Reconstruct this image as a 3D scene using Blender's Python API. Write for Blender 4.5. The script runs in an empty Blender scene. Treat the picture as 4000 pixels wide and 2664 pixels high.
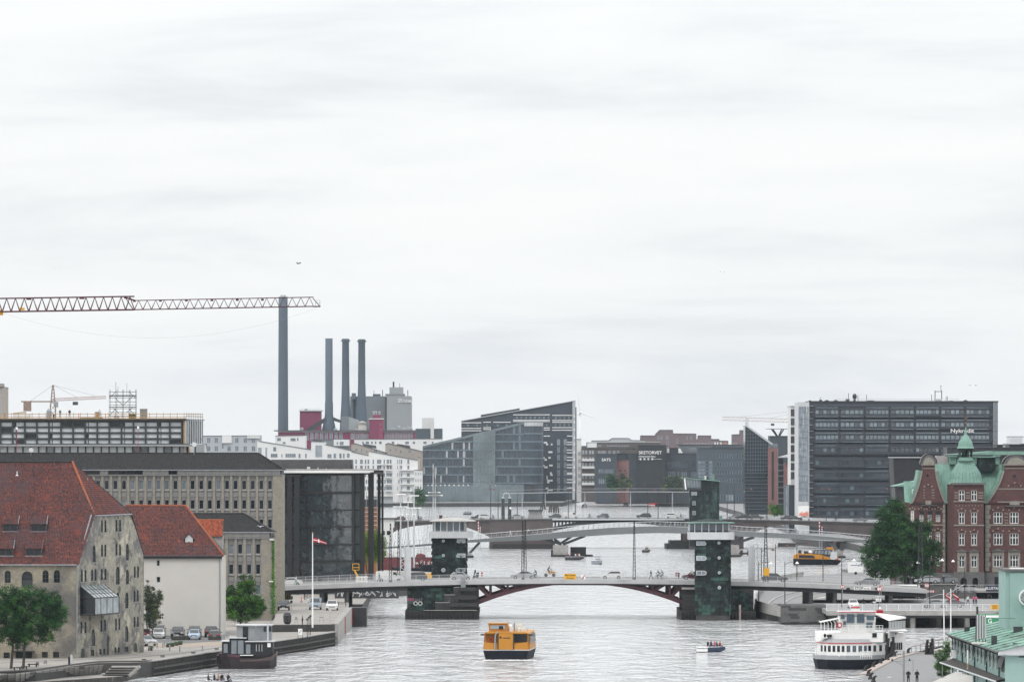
import bpy,math,random
from math import cos,sin,pi,sqrt,hypot,atan2,radians as rads
from mathutils import Vector as V3,Matrix
R=random.Random(7);RU=R.uniform;RN=R.random
SC=bpy.context.scene
COL=SC.collection
F=25000.0
YH=1763.0
H=29.5
cam_d=bpy.data.cameras.new('camera')
cam_d.sensor_fit='HORIZONTAL';cam_d.sensor_width=36.0
cam_d.lens=36.0*F/4000.0
cam_d.shift_y=(YH-1332.0)/4000.0
cam_d.clip_start=5.0;cam_d.clip_end=60000.0
cam=bpy.data.objects.new('camera',cam_d);COL.objects.link(cam)
cam.location=(0,0,H);cam.rotation_euler=(rads(90),0,0)
SC.camera=cam
W_=bpy.data.worlds.new('World');SC.world=W_;W_.use_nodes=True
nt=W_.node_tree;nt.nodes.clear()
def wn(t,**k):
 n=nt.nodes.new(t)
 for a,b in k.items():setattr(n,a,b)
 return n
SUN_EL,SUN_AZ=52.0,200.0
sky=wn('ShaderNodeTexSky',sky_type='NISHITA',sun_disc=False)
sky.sun_elevation=rads(SUN_EL);sky.sun_rotation=rads(SUN_AZ)
bg1=wn('ShaderNodeBackground');bg1.inputs['Strength'].default_value=0.10
nt.links.new(sky.outputs[0],bg1.inputs['Color'])
tc=wn('ShaderNodeTexCoord')
sep=wn('ShaderNodeSeparateXYZ');nt.links.new(tc.outputs['Generated'],sep.inputs[0])
mp=wn('ShaderNodeMapping');mp.inputs['Scale'].default_value=(9,9,62)
mp.inputs['Rotation'].default_value=(0,rads(6),0)
mp.inputs['Location'].default_value=(3.3,0,1.1)
nt.links.new(tc.outputs['Generated'],mp.inputs[0])
n1=wn('ShaderNodeTexNoise');n1.inputs['Scale'].default_value=1.0;n1.inputs['Detail'].default_value=8;n1.inputs['Roughness'].default_value=.56;n1.inputs['Distortion'].default_value=.5
nt.links.new(mp.outputs[0],n1.inputs[0])
mp2=wn('ShaderNodeMapping');mp2.inputs['Scale'].default_value=(26,26,170);mp2.inputs['Rotation'].default_value=(0,rads(7),0)
nt.links.new(tc.outputs['Generated'],mp2.inputs[0])
n2=wn('ShaderNodeTexNoise');n2.inputs['Scale'].default_value=1.0;n2.inputs['Detail'].default_value=4
nt.links.new(mp2.outputs[0],n2.inputs[0])
mx=wn('ShaderNodeMix',data_type='FLOAT');mx.inputs[0].default_value=.3
nt.links.new(n1.outputs[0],mx.inputs[2]);nt.links.new(n2.outputs[0],mx.inputs[3])
cr=wn('ShaderNodeValToRGB')
cr.color_ramp.elements[0].position=.36;cr.color_ramp.elements[0].color=(.78,.80,.825,1)
cr.color_ramp.elements[1].position=.58;cr.color_ramp.elements[1].color=(.93,.935,.935,1)
e=cr.color_ramp.elements.new(.47);e.color=(.89,.898,.91,1)
nt.links.new(mx.outputs[0],cr.inputs[0])
mr=wn('ShaderNodeMapRange');mr.inputs['From Min'].default_value=.06;mr.inputs['From Max'].default_value=1.0
mr.inputs['To Min'].default_value=1.0;mr.inputs['To Max'].default_value=2.1
nt.links.new(sep.outputs[2],mr.inputs[0])
bg2=wn('ShaderNodeBackground');nt.links.new(cr.outputs[0],bg2.inputs['Color']);nt.links.new(mr.outputs[0],bg2.inputs['Strength'])
mxs=wn('ShaderNodeMixShader');mxs.inputs[0].default_value=.90
nt.links.new(bg1.outputs[0],mxs.inputs[1]);nt.links.new(bg2.outputs[0],mxs.inputs[2])
wo=wn('ShaderNodeOutputWorld');nt.links.new(mxs.outputs[0],wo.inputs['Surface'])
sl=bpy.data.lights.new('sun','SUN');sl.energy=1.0;sl.angle=rads(14);sl.color=(1,.97,.93)
so=bpy.data.objects.new('sun',sl);COL.objects.link(so)
so.rotation_euler=(rads(90-SUN_EL),0,rads(-30))
SC.view_settings.view_transform='Standard';SC.view_settings.look='None'
SC.view_settings.exposure=0.16;SC.view_settings.gamma=1.0;SC.view_settings.use_curve_mapping=False
SC.cycles.volume_bounces=0;SC.cycles.max_bounces=6;SC.cycles.diffuse_bounces=2;SC.cycles.glossy_bounces=3
SC.cycles.transmission_bounces=3;SC.cycles.transparent_max_bounces=8
SC.cycles.caustics_reflective=False;SC.cycles.caustics_refractive=False
SC.cycles.use_denoising=True
def P(px,py,D):return V3(((px-2000)/F*D,D,H-(py-YH)/F*D))
def DG(py,z=2.0):return F*(H-z)/(py-YH)
def gp(px,py,z=2.0):
 D=DG(py,z);return((px-2000)/F*D,D)
MATS={}
def mat(name,col,rough=.8,var=.12,scale=1.0,metal=0.0,bump=0.0,bscale=6.0,spec=.5,stretch=(1,1,1),dirt_glint=None,attr=None,stain=None,coat=0):
 0
 if name in MATS:return MATS[name]
 m=bpy.data.materials.new(name);m.use_nodes=True;MATS[name]=m
 t=m.node_tree;b=t.nodes['Principled BSDF']
 b.inputs['Roughness'].default_value=rough;b.inputs['Metallic'].default_value=metal
 b.inputs['Specular IOR Level'].default_value=spec
 if coat:b.inputs['Coat Weight'].default_value=coat
 def nn(k):return t.nodes.new(k)
 geo=nn('ShaderNodeNewGeometry');mpn=nn('ShaderNodeMapping');mpn.inputs['Scale'].default_value=stretch
 t.links.new(geo.outputs['Position'],mpn.inputs[0])
 nz=nn('ShaderNodeTexNoise');nz.inputs['Scale'].default_value=scale;nz.inputs['Detail'].default_value=5;nz.inputs['Roughness'].default_value=.65
 t.links.new(mpn.outputs[0],nz.inputs[0])
 c=(*col,1)
 ra=nn('ShaderNodeValToRGB');ra.color_ramp.elements[0].position=.3;ra.color_ramp.elements[1].position=.7
 ra.color_ramp.elements[0].color=(*[max(0,x*(1-var)) for x in col],1)
 ra.color_ramp.elements[1].color=(*[min(1,x*(1+var)) for x in col],1)
 t.links.new(nz.outputs[0],ra.inputs[0]);out=ra.outputs[0]
 if attr:
  at=nn('ShaderNodeAttribute');at.attribute_name='tint'
  r2=nn('ShaderNodeValToRGB');el=r2.color_ramp.elements
  while len(el)>1:el.remove(el[-1])
  el[0].position=attr[0][0];el[0].color=(*attr[0][1],1)
  for p_,c_ in attr[1:]:
   q=el.new(p_);q.color=(*c_,1)
  t.links.new(at.outputs['Fac'],r2.inputs[0])
  mm=nn('ShaderNodeMix');mm.data_type='RGBA';mm.blend_type='MULTIPLY';mm.inputs[0].default_value=1
  pass
  t.links.new(out,mm.inputs[6]);t.links.new(r2.outputs[0],mm.inputs[7]);out=mm.outputs[2]
 for dd in([dirt_glint] if dirt_glint and not isinstance(dirt_glint,list) else dirt_glint or[]):
  dc,dsc,lo,hi=dd[:4];st=dd[4] if len(dd)>4 else(1,1,1)
  mp3=nn('ShaderNodeMapping');mp3.inputs['Scale'].default_value=st;mp3.inputs['Location'].default_value=(11.3*dsc,5.1,2.7)
  t.links.new(geo.outputs['Position'],mp3.inputs[0])
  dz=nn('ShaderNodeTexNoise');dz.inputs['Scale'].default_value=dsc;dz.inputs['Detail'].default_value=6;dz.inputs['Roughness'].default_value=.7
  t.links.new(mp3.outputs[0],dz.inputs[0])
  dr=nn('ShaderNodeMapRange');dr.inputs['From Min'].default_value=lo;dr.inputs['From Max'].default_value=hi
  t.links.new(dz.outputs[0],dr.inputs[0])
  mm=nn('ShaderNodeMix');mm.data_type='RGBA'
  t.links.new(dr.outputs[0],mm.inputs[0]);t.links.new(out,mm.inputs[6]);mm.inputs[7].default_value=(*dc,1);out=mm.outputs[2]
 t.links.new(out,b.inputs['Base Color'])
 if bump:
  bz=nn('ShaderNodeTexNoise');bz.inputs['Scale'].default_value=bscale;bz.inputs['Detail'].default_value=4
  t.links.new(mpn.outputs[0],bz.inputs[0])
  bu=nn('ShaderNodeBump');bu.inputs['Strength'].default_value=bump;bu.inputs['Distance'].default_value=.05
  t.links.new(bz.outputs[0],bu.inputs['Height']);t.links.new(bu.outputs[0],b.inputs['Normal'])
 return m
def brick(name,c1,c2,cm,bw=.24,rh=.075,var=.25,swap='xz',dirt_glint=None,mortar=.012,rough=.9,msc=2.0):
 0
 if name in MATS:return MATS[name]
 m=mat(name,c1,rough,dirt_glint=None);t=m.node_tree;b=t.nodes['Principled BSDF']
 def nn(k):return t.nodes.new(k)
 geo=nn('ShaderNodeNewGeometry');s=nn('ShaderNodeSeparateXYZ');t.links.new(geo.outputs['Position'],s.inputs[0])
 cmb=nn('ShaderNodeCombineXYZ')
 ad=nn('ShaderNodeMath');ad.operation='ADD';t.links.new(s.outputs[0],ad.inputs[0]);t.links.new(s.outputs[1],ad.inputs[1])
 t.links.new(ad.outputs[0],cmb.inputs[0]);t.links.new(s.outputs[2],cmb.inputs[1])
 bt=nn('ShaderNodeTexBrick');bt.inputs['Scale'].default_value=1.0
 bt.inputs['Color1'].default_value=(*c1,1);bt.inputs['Color2'].default_value=(*c2,1);bt.inputs['Mortar'].default_value=(*cm,1)
 bt.inputs['Brick Width'].default_value=bw;bt.inputs['Row Height'].default_value=rh;bt.inputs['Mortar Size'].default_value=mortar
 t.links.new(cmb.outputs[0],bt.inputs[0]);out=bt.outputs[0]
 nz=nn('ShaderNodeTexNoise');nz.inputs['Scale'].default_value=msc;nz.inputs['Detail'].default_value=6;nz.inputs['Roughness'].default_value=.7
 t.links.new(geo.outputs['Position'],nz.inputs[0])
 mr_=nn('ShaderNodeMapRange');mr_.inputs['From Min'].default_value=.3;mr_.inputs['From Max'].default_value=.7
 mr_.inputs['To Min'].default_value=1-var;mr_.inputs['To Max'].default_value=1+var;t.links.new(nz.outputs[0],mr_.inputs[0])
 vm=nn('ShaderNodeVectorMath');vm.operation='SCALE';t.links.new(out,vm.inputs[0]);t.links.new(mr_.outputs[0],vm.inputs['Scale']);out=vm.outputs[0]
 for dc,dsc,lo,hi in dirt_glint or[]:
  dz=nn('ShaderNodeTexNoise');dz.inputs['Scale'].default_value=dsc;dz.inputs['Detail'].default_value=6;dz.inputs['Roughness'].default_value=.65
  ofs=nn('ShaderNodeMapping');ofs.inputs['Location'].default_value=(7.7*dsc+3,2,9);t.links.new(geo.outputs['Position'],ofs.inputs[0])
  t.links.new(ofs.outputs[0],dz.inputs[0])
  dr=nn('ShaderNodeMapRange');dr.inputs['From Min'].default_value=lo;dr.inputs['From Max'].default_value=hi
  t.links.new(dz.outputs[0],dr.inputs[0])
  mm=nn('ShaderNodeMix');mm.data_type='RGBA'
  t.links.new(dr.outputs[0],mm.inputs[0]);t.links.new(out,mm.inputs[6]);mm.inputs[7].default_value=(*dc,1);out=mm.outputs[2]
 t.links.new(out,b.inputs['Base Color'])
 return m
def glass(name,col=(.02,.028,.035),rough=.06,var=.5,scale=.25,ior=1.75):
 0
 m=mat(name,col,rough,var=var,scale=scale,spec=.5,bump=.12,bscale=1.6);m.node_tree.nodes['Principled BSDF'].inputs['IOR'].default_value=ior
 return m
class MB:
 def __init__(s):s.v=[];s.f=[];s.t=[];s.m=[];s.cm=0
 def poly(s,pts,tint=None):
  i=len(s.v);s.v+=[tuple(p) for p in pts];s.f.append(tuple(range(i,i+len(pts))));s.t.append(RN() if tint is None else tint);s.m.append(s.cm)
 def box(s,x0,x1,y0,y1,z0,z1,M=None,tint=None):
  if x0>x1:x0,x1=x1,x0
  if y0>y1:y0,y1=y1,y0
  if z0>z1:z0,z1=z1,z0
  c=[(x0,y0,z0),(x1,y0,z0),(x1,y1,z0),(x0,y1,z0),(x0,y0,z1),(x1,y0,z1),(x1,y1,z1),(x0,y1,z1)]
  if M:c=[tuple(M@V3(p)) for p in c]
  i=len(s.v);s.v+=c
  tt=RN() if tint is None else tint
  for q in((0,3,2,1),(4,5,6,7),(0,1,5,4),(1,2,6,5),(2,3,7,6),(3,0,4,7)):
   s.f.append(tuple(i+k for k in q));s.t.append(tt);s.m.append(s.cm)
  return s
 def prism(s,out,y0,y1,axis='y',tint=None):
  0
  g={'y':lambda a,b,k:(a,k,b),'z':lambda a,b,k:(a,b,k),'x':lambda a,b,k:(k,a,b)}[axis]
  n=len(out);i=len(s.v);tt=RN() if tint is None else tint
  s.v+=[g(a,b,y0) for a,b in out]+[g(a,b,y1) for a,b in out]
  ar=sum(out[k][0]*out[(k+1)%n][1]-out[(k+1)%n][0]*out[k][1] for k in range(n))
  flip=(ar>0)==(axis in('y',));
  if y1<y0:flip=not flip
  fr=tuple(range(i,i+n));bk=tuple(range(i+n,i+2*n))
  if flip:
   s.f+=[fr,tuple(reversed(bk))]
   sd=[(i+k,i+n+k,i+n+(k+1)%n,i+(k+1)%n) for k in range(n)]
  else:
   s.f+=[tuple(reversed(fr)),bk]
   sd=[(i+k,i+(k+1)%n,i+n+(k+1)%n,i+n+k) for k in range(n)]
  s.f+=sd;s.t+=[tt]*(n+2);s.m+=[s.cm]*(n+2)
  return s
 def tube(s,p,q,r,n=6,r2=None,caps=True):
  p=V3(p);q=V3(q);d=q-p
  if d.length<1e-6:return s
  r2=r if r2 is None else r2
  u=d.orthogonal().normalized();w=d.normalized().cross(u)
  i=len(s.v)
  for c,rr in((p,r),(q,r2)):
   for k in range(n):
    a=2*pi*k/n+pi/n;s.v.append(tuple(c+(u*cos(a)+w*sin(a))*rr))
  tt=RN()
  for k in range(n):s.f.append((i+k,i+(k+1)%n,i+n+(k+1)%n,i+n+k))
  nf=n
  if caps:s.f+=[tuple(reversed(range(i,i+n))),tuple(range(i+n,i+2*n))];nf+=2
  s.t+=[tt]*nf;s.m+=[s.cm]*nf
  return s
 def lathe(s,prof,c=(0,0,0),n=12,a0=0):
  0
  i=len(s.v);tt=RN()
  for r,z in prof:
   for k in range(n):
    a=2*pi*(k+.5)/n+a0;s.v.append((c[0]+r*cos(a),c[1]+r*sin(a),c[2]+z))
  m=len(prof)
  for j in range(m-1):
   for k in range(n):
    s.f.append((i+j*n+k,i+j*n+(k+1)%n,i+(j+1)*n+(k+1)%n,i+(j+1)*n+k));s.t.append(RN());s.m.append(s.cm)
  s.f+=[tuple(reversed(range(i,i+n))),tuple(range(i+(m-1)*n,i+m*n))];s.t+=[tt]*2;s.m+=[s.cm]*2
  return s
 def loft(s,rings,closed=False,caps=True):
  0
  n=len(rings[0]);i=len(s.v)
  for r in rings:s.v+=[tuple(p) for p in r]
  for j in range(len(rings)-1):
   for k in range(n if closed else n-1):
    s.f.append((i+j*n+k,i+j*n+(k+1)%n,i+(j+1)*n+(k+1)%n,i+(j+1)*n+k));s.t.append(.5);s.m.append(s.cm)
  if caps:
   s.f+=[tuple(reversed(range(i,i+n))),tuple(range(i+(len(rings)-1)*n,i+len(rings)*n))];s.t+=[.5]*2;s.m+=[s.cm]*2
  return s
 def mesh(s,name,mats,smooth=False):
  me=bpy.data.meshes.new(name);me.from_pydata(s.v,[],s.f)
  for mm in(mats if isinstance(mats,(list,tuple)) else[mats]):me.materials.append(mm)
  at=me.attributes.new('tint','FLOAT','FACE');at.data.foreach_set('value',s.t)
  if isinstance(mats,(list,tuple)):me.polygons.foreach_set('material_index',s.m)
  if smooth:me.polygons.foreach_set('use_smooth',[True]*len(s.f))
  me.update();return me
 def bd(s,name,mats,parent=None,loc=(0,0,0),smooth=False,**kw):
  if not s.f:return None
  o=bpy.data.objects.new(name,s.mesh(name,mats,smooth));COL.objects.link(o);o.location=loc
  if parent:o.parent=parent
  for k,v in kw.items():o[k]=v
  return o
def inst(name,me,parent=None,loc=(0,0,0),rz=0.0,**kw):
 o=bpy.data.objects.new(name,me);COL.objects.link(o);o.location=loc
 if rz:o.rotation_euler=(0,0,rz)
 if parent:o.parent=parent
 for k,v in kw.items():o[k]=v
 return o
def tag(o,label,cat,group=None):
 o['label']=label;o['category']=cat
 if group:o['group']=group
 return o
def thing(name,label,cat,loc=(0,0,0),rz=0.0,group=None):
 o=bpy.data.objects.new(name,None);COL.objects.link(o);o.location=loc;o.rotation_euler=(0,0,rz);o.empty_display_size=.5
 return tag(o,label,cat,group)
def copy_thing(src,loc,rz=0.0,label=None,group=None,paint=None,paint_part='body'):
 c=src.copy();COL.objects.link(c);c.location=loc;c.rotation_euler=(0,0,rz)
 if label:c['label']=label
 if group:c['group']=group
 def kids(a,b):
  for ch in list(a.children):
   d=ch.copy();COL.objects.link(d);d.parent=b
   if paint and ch.name.split('.')[0]==paint_part:
    d.material_slots[0].link='OBJECT';d.material_slots[0].material=paint
   kids(ch,d)
 kids(src,c);return c
class Fr:
 0
 def __init__(s,D,px,z0=2.0):s.D=D;s.px=px;s.z0=z0;s.s=F/D;s.loc=((px-2000)/F*D,D,z0)
 def x(s,px):return(px-s.px)/s.s
 def z(s,py):return H-(py-YH)/s.s-s.z0
 def thing(s,name,label,cat,group=None):return thing(name,label,cat,s.loc,group=group)
 def bx(s,mb,p0,p1,t,b,y0,y1,**k):return mb.box(s.x(p0),s.x(p1),y0,y1,s.z(b),s.z(t),**k)
def clip(poly,outline):
 0
 out=list(poly);n=len(outline)
 for k in range(n):
  a,b=outline[k],outline[(k+1)%n];inp=out;out=[]
  if not inp:return[]
  sd=lambda p:(b[0]-a[0])*(p[1]-a[1])-(b[1]-a[1])*(p[0]-a[0])
  for j in range(len(inp)):
   p,q=inp[j],inp[(j+1)%len(inp)];sp,sq=sd(p),sd(q)
   if sp>=-1e-9:out.append(p)
   if(sp>1e-9 and sq<-1e-9) or(sp<-1e-9 and sq>1e-9):
    t=sp/(sp-sq);out.append((p[0]+(q[0]-p[0])*t,p[1]+(q[1]-p[1])*t))
 return out
def wall(mb,outline,holes,fn,depth=.25):
 0
 us=sorted({p[0] for p in outline}|{h[0] for h in holes}|{h[1] for h in holes})
 vs=sorted({p[1] for p in outline}|{h[2] for h in holes}|{h[3] for h in holes})
 u0,u1,v0,v1=us[0],us[-1],vs[0],vs[-1]
 us=[u for k,u in enumerate(us) if k==0 or u-us[k-1]>1e-4];vs=[v for k,v in enumerate(vs) if k==0 or v-vs[k-1]>1e-4]
 rect=len(outline)==4 and len({round(p[0],4) for p in outline})==2 and len({round(p[1],4) for p in outline})==2
 for b,c in zip(vs,vs[1:]):
  vm=(b+c)/2;row=sorted((h[0],h[1]) for h in holes if h[2]-1e-6<vm<h[3]+1e-6)
  cur=u0;segs=[]
  for h0,h1 in row:
   if h0>cur+1e-5:segs.append((cur,h0))
   cur=max(cur,h1)
  if cur<u1-1e-5:segs.append((cur,u1))
  for a,d in segs:
   q=[(a,b),(d,b),(d,c),(a,c)]
   if not rect:q=clip(q,outline)
   if len(q)>2:mb.poly([fn(u,v,0) for u,v in q])
 for h in holes:
  a,b,c,d=h[:4];arch=len(h)>4 and h[4]
  rim=[(a,c),(b,c)]
  if arch:
   r=(b-a)/2;ar=min(r,(d-c)*.6);n=6
   rim+=[((a+b)/2+r*cos(pi*k/n),d-ar+ar*sin(pi*k/n)) for k in range(n+1)]
   arc=rim[2:]
   for k in range(n//2):
    mb.poly([fn(*arc[k],0),fn(b,d,0),fn(*arc[k+1],0)]);mb.poly([fn(*arc[n-k-1],0),fn(a,d,0),fn(*arc[n-k],0)])
  else:rim+=[(b,d),(a,d)]
  for k in range(len(rim)):
   p,q=rim[k],rim[(k+1)%len(rim)]
   mb.poly([fn(*p,0),fn(*p,depth),fn(*q,depth),fn(*q,0)])
WCACHE={}
def wmesh(w,h,cols=1,rows=1,fw=.07,fd=.08,arch=False,fm=None,gm=None,top=None):
 0
 key=(round(w,2),round(h,2),cols,rows,fw,arch,fm.name,gm.name,top)
 if key in WCACHE:return WCACHE[key]
 fr=MB();pn=MB();x0,x1=-w/2,w/2
 fr.box(x0,x1,0,fd,0,fw);fr.box(x0,x0+fw,0,fd,fw,h);fr.box(x1-fw,x1,0,fd,fw,h)
 if not arch:fr.box(x0+fw,x1-fw,0,fd,h-fw,h)
 for k in range(1,cols):c=x0+w*k/cols;fr.box(c-fw/2,c+fw/2,.01,fd-.01,fw,h-fw)
 hs=[h*k/rows for k in range(1,rows)] if top is None else[h*top]
 for z in hs:fr.box(x0+fw,x1-fw,.015,fd-.015,z-fw/2,z+fw/2)
 if arch:
  r=w/2;ar=min(r,h*.6)
  pts=[(r*cos(pi*k/8),h-ar+ar*sin(pi*k/8)) for k in range(9)]
  pn.poly([(x0,fd-.03,0),(x1,fd-.03,0)]+[(a,fd-.03,b) for a,b in pts])
  for k in range(8):fr.tube((pts[k][0],fd/2,pts[k][1]),(pts[k+1][0],fd/2,pts[k+1][1]),fw*.6,4)
 else:pn.poly([(x0+.01,fd-.03,.01),(x1-.01,fd-.03,.01),(x1-.01,fd-.03,h-.01),(x0+.01,fd-.03,h-.01)])
 r=(fr.mesh('window',fm),pn.mesh('pane',gm));WCACHE[key]=r;return r
def put_win(parent,x,y,z,wm,rz=0.0,name='window',gm=None):
 a=inst(name,wm[0],parent,(x,y,z),rz);b=inst('pane',wm[1],a)
 if gm:b.material_slots[0].link='OBJECT';b.material_slots[0].material=gm
 return a
def text(body,size,m,parent,loc,rz=0.0,name='lettering',ext=.02,align='CENTER',rx=pi/2,sx=1.0,top=None):
 c=bpy.data.curves.new(name,'FONT');c.body=body;c.size=size;c.extrude=ext;c.align_x=align;c.align_y='CENTER';c.offset=size*.012
 c.materials.append(m)
 tmp=bpy.data.objects.new(name,c);me=bpy.data.meshes.new_from_object(tmp);bpy.data.objects.remove(tmp);bpy.data.curves.remove(c)
 me.name=name
 if not me.materials:me.materials.append(m)
 o=bpy.data.objects.new(name,me);COL.objects.link(o);o.parent=parent;o.location=loc;o.rotation_euler=(rx,0,rz);o.scale=(sx,1,1)
 if top:tag(o,*top)
 return o
M_c=mat('concrete',(.30,.29,.275),.9,.16,.8,bump=.2,dirt_glint=[((.16,.155,.15),.5,.52,.75)])
M_conc_dk=mat('dark_concrete',(.055,.053,.052),.9,.25,.9,dirt_glint=[((.045,.045,.045),.4,.48,.7)])
M_deck=mat('pale_painted_concrete',(.40,.40,.40),.8,.08,.5,dirt_glint=[((.26,.26,.26),.3,.55,.8)])
M_asph=mat('asphalt',(.13,.13,.13),.92,.12,.7,dirt_glint=[((.10,.10,.10),.2,.5,.7)])
M_asph_far=mat('worn_asphalt',(.20,.20,.20),.92,.1,.7)
M_pave=mat('paving_stone',(.27,.255,.235),.9,.18,.35,dirt_glint=[((.17,.16,.15),.25,.5,.7),((.33,.28,.23),.12,.5,.7)])
M_line=mat('road_paint',(.7,.7,.68),.8,.1,2)
M_w=mat('white_paint',(.78,.78,.76),.5,.05,1.0)
M_cream=mat('cream_trim',(.62,.60,.54),.8,.1,2)
M_k=mat('black_steel',(.008,.008,.009),.5,.3,2)
M_dg=mat('dark_grey_steel',(.032,.034,.037),.55,.2,1)
M_g=mat('grey_steel',(.28,.29,.30),.5,.12,1)
M_lg=mat('light_grey_steel',(.50,.51,.52),.45,.08,1)
M_red=mat('red_paint',(.42,.015,.02),.5,.12,2)
M_orange=mat('orange_plastic',(.75,.10,.015),.5,.1,2)
M_yel=mat('yellow_enamel',(.72,.36,.01),.5,.08,2)
M_yell2=mat('lemon_paint',(.62,.50,.03),.6,.1,2)
M_navy=mat('navy_board',(.02,.035,.07),.5,.1,2)
M_rubber=mat('rubber',(.02,.02,.02),.9,.2,2)
M_wood=mat('weathered_timber',(.045,.041,.036),.9,.45,2.5,stretch=(1,1,.25),dirt_glint=[((.22,.21,.19),1.6,.58,.72,(2,2,.3))])
M_woodtan=mat('new_timber',(.42,.26,.11),.8,.2,2)
M_gl=glass('window_glass',(.014,.018,.022),ior=1.45)
M_glass_b=glass('blue_window_glass',(.07,.10,.13),.08)
M_glass_l=glass('pale_window_glass',(.26,.30,.33),.12,.25)
M_lit=glass('reflecting_glass',(.16,.19,.21),.05,.5,.12)
M_verdi=mat('copper_verdigris',(.17,.30,.245),.65,.14,1.2,dirt_glint=[((.10,.21,.17),.8,.52,.75),((.30,.40,.27),.5,.62,.8)])
M_copdk=mat('aged_copper_sheet',(.014,.021,.020),.75,.5,.6,spec=.25,attr=[(0,(.55,.6,.6)),(.5,(1,1,1)),(.8,(1.6,2.2,2.0)),(1,(2.6,4.0,3.4))],dirt_glint=[((.068,.118,.106),.6,.52,.76,(1,1,.5)),((.012,.012,.012),.3,.55,.7)])
M_slate=mat('dark_roof_tile',(.027,.0265,.027),.85,.2,1.0,spec=.3,attr=[(0,(.8,.8,.8)),(1,(1.25,1.25,1.25))])
M_redtile=mat('red_clay_tile',(1,1,1),.8,.25,.25,attr=[(0,(.036,.021,.025)),(.3,(.090,.032,.031)),(.65,(.130,.038,.031)),(.94,(.165,.044,.030)),(1,(.25,.065,.028))],dirt_glint=[((.075,.045,.050),.22,.50,.72),((.24,.055,.025),.3,.60,.78,(1,1,.4))])
M_ridge=mat('orange_ridge_tile',(.30,.085,.035),.8,.25,1.5)
M_lead=mat('lead_flashing',(.22,.24,.26),.6,.2,2)
M_skin=mat('skin',(.42,.24,.17),.6,.05,3)
M_cl={}
for k_,c_ in dict(black=(.012,.012,.015),navy=(.02,.03,.07),grey=(.16,.16,.17),white=(.6,.6,.58),red=(.35,.02,.03),green=(.03,.16,.10),tan=(.3,.22,.14),yellow=(.6,.42,.03),blue=(.05,.12,.28),pink=(.5,.1,.2)).items():
 M_cl[k_]=mat(k_+'_cloth',c_,.9,.15,4)
mw=bpy.data.materials.new('harbour_water');mw.use_nodes=True
t=mw.node_tree;b=t.nodes['Principled BSDF']
b.inputs['Base Color'].default_value=(.55,.56,.565,1);b.inputs['Roughness'].default_value=.09;b.inputs['IOR'].default_value=2.7
geo=t.nodes.new('ShaderNodeNewGeometry')
def wnoise(sx,sy,det,dist=0,rough=.6):
 m_=t.nodes.new('ShaderNodeMapping');m_.inputs['Scale'].default_value=(sx,sy,1);t.links.new(geo.outputs['Position'],m_.inputs[0])
 n_=t.nodes.new('ShaderNodeTexNoise');n_.inputs['Scale'].default_value=1;n_.inputs['Detail'].default_value=det;n_.inputs['Roughness'].default_value=rough;n_.inputs['Distortion'].default_value=dist
 t.links.new(m_.outputs[0],n_.inputs[0]);return n_
na=wnoise(.24,.08,3,.6);nb=wnoise(1.4,.45,3,.4);nc=wnoise(.02,.010,4,.8)
sr=t.nodes.new('ShaderNodeMapRange');sr.inputs['From Min'].default_value=.38;sr.inputs['From Max'].default_value=.62
sr.inputs['To Min'].default_value=.45;sr.inputs['To Max'].default_value=1.0;t.links.new(nc.outputs[0],sr.inputs[0])
b1=t.nodes.new('ShaderNodeBump');b1.inputs['Distance'].default_value=3.0;t.links.new(na.outputs[0],b1.inputs['Height']);t.links.new(sr.outputs[0],b1.inputs['Strength'])
b2=t.nodes.new('ShaderNodeBump');b2.inputs['Distance'].default_value=.45;t.links.new(nb.outputs[0],b2.inputs['Height']);t.links.new(sr.outputs[0],b2.inputs['Strength']);t.links.new(b1.outputs[0],b2.inputs['Normal'])
t.links.new(b2.outputs[0],b.inputs['Normal'])
g=MB()
for k in range(12):
 g.poly([(-3000,-50+k*1000,0),(3000,-50+k*1000,0),(3000,950+k*1000,0),(-3000,950+k*1000,0)])
g.bd('water',mw,kind='structure')
def land(name,pts,z=2.0,z0=-3.0,m=M_pave,side=M_conc_dk):
 g=MB();n=len(pts);ar=sum(pts[k][0]*pts[(k+1)%n][1]-pts[(k+1)%n][0]*pts[k][1] for k in range(n))
 if ar<0:pts=pts[::-1]
 g.poly([(x,y,z) for x,y in pts]);g.cm=1
 for k in range(n):
  (a,b_),(c,d)=pts[k],pts[(k+1)%n];g.poly([(a,b_,z0),(c,d,z0),(c,d,z),(a,b_,z)])
 return g.bd(name,[m,side],kind='structure')
def xd(px,D):return((px-2000)/F*D,D)
LEFT=[gp(592,2583),gp(864,2542),gp(1060,2507),gp(1307,2468),gp(1330,2444),gp(1362,2400),xd(1405,1124),xd(1430,1190),xd(1450,1290),xd(1700,1330),xd(1700,1460),xd(1395,1500),xd(1395,1640),xd(1560,1660),xd(1530,1720),xd(1490,1800),xd(1488,2100),xd(1478,2600),xd(1478,3395),(-1400,3395),(-1400,760),gp(-60,2625),gp(140,2619),gp(382,2588),gp(540,2586)]
land('left_quay',LEFT)
land('far_quay',[xd(1470,3396),xd(1700,3415),xd(1950,3430),xd(2195,3440),xd(2235,3640),xd(2330,3960),(140,11500),(-2900,11500),(-2900,3396)],m=M_asph_far)
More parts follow.
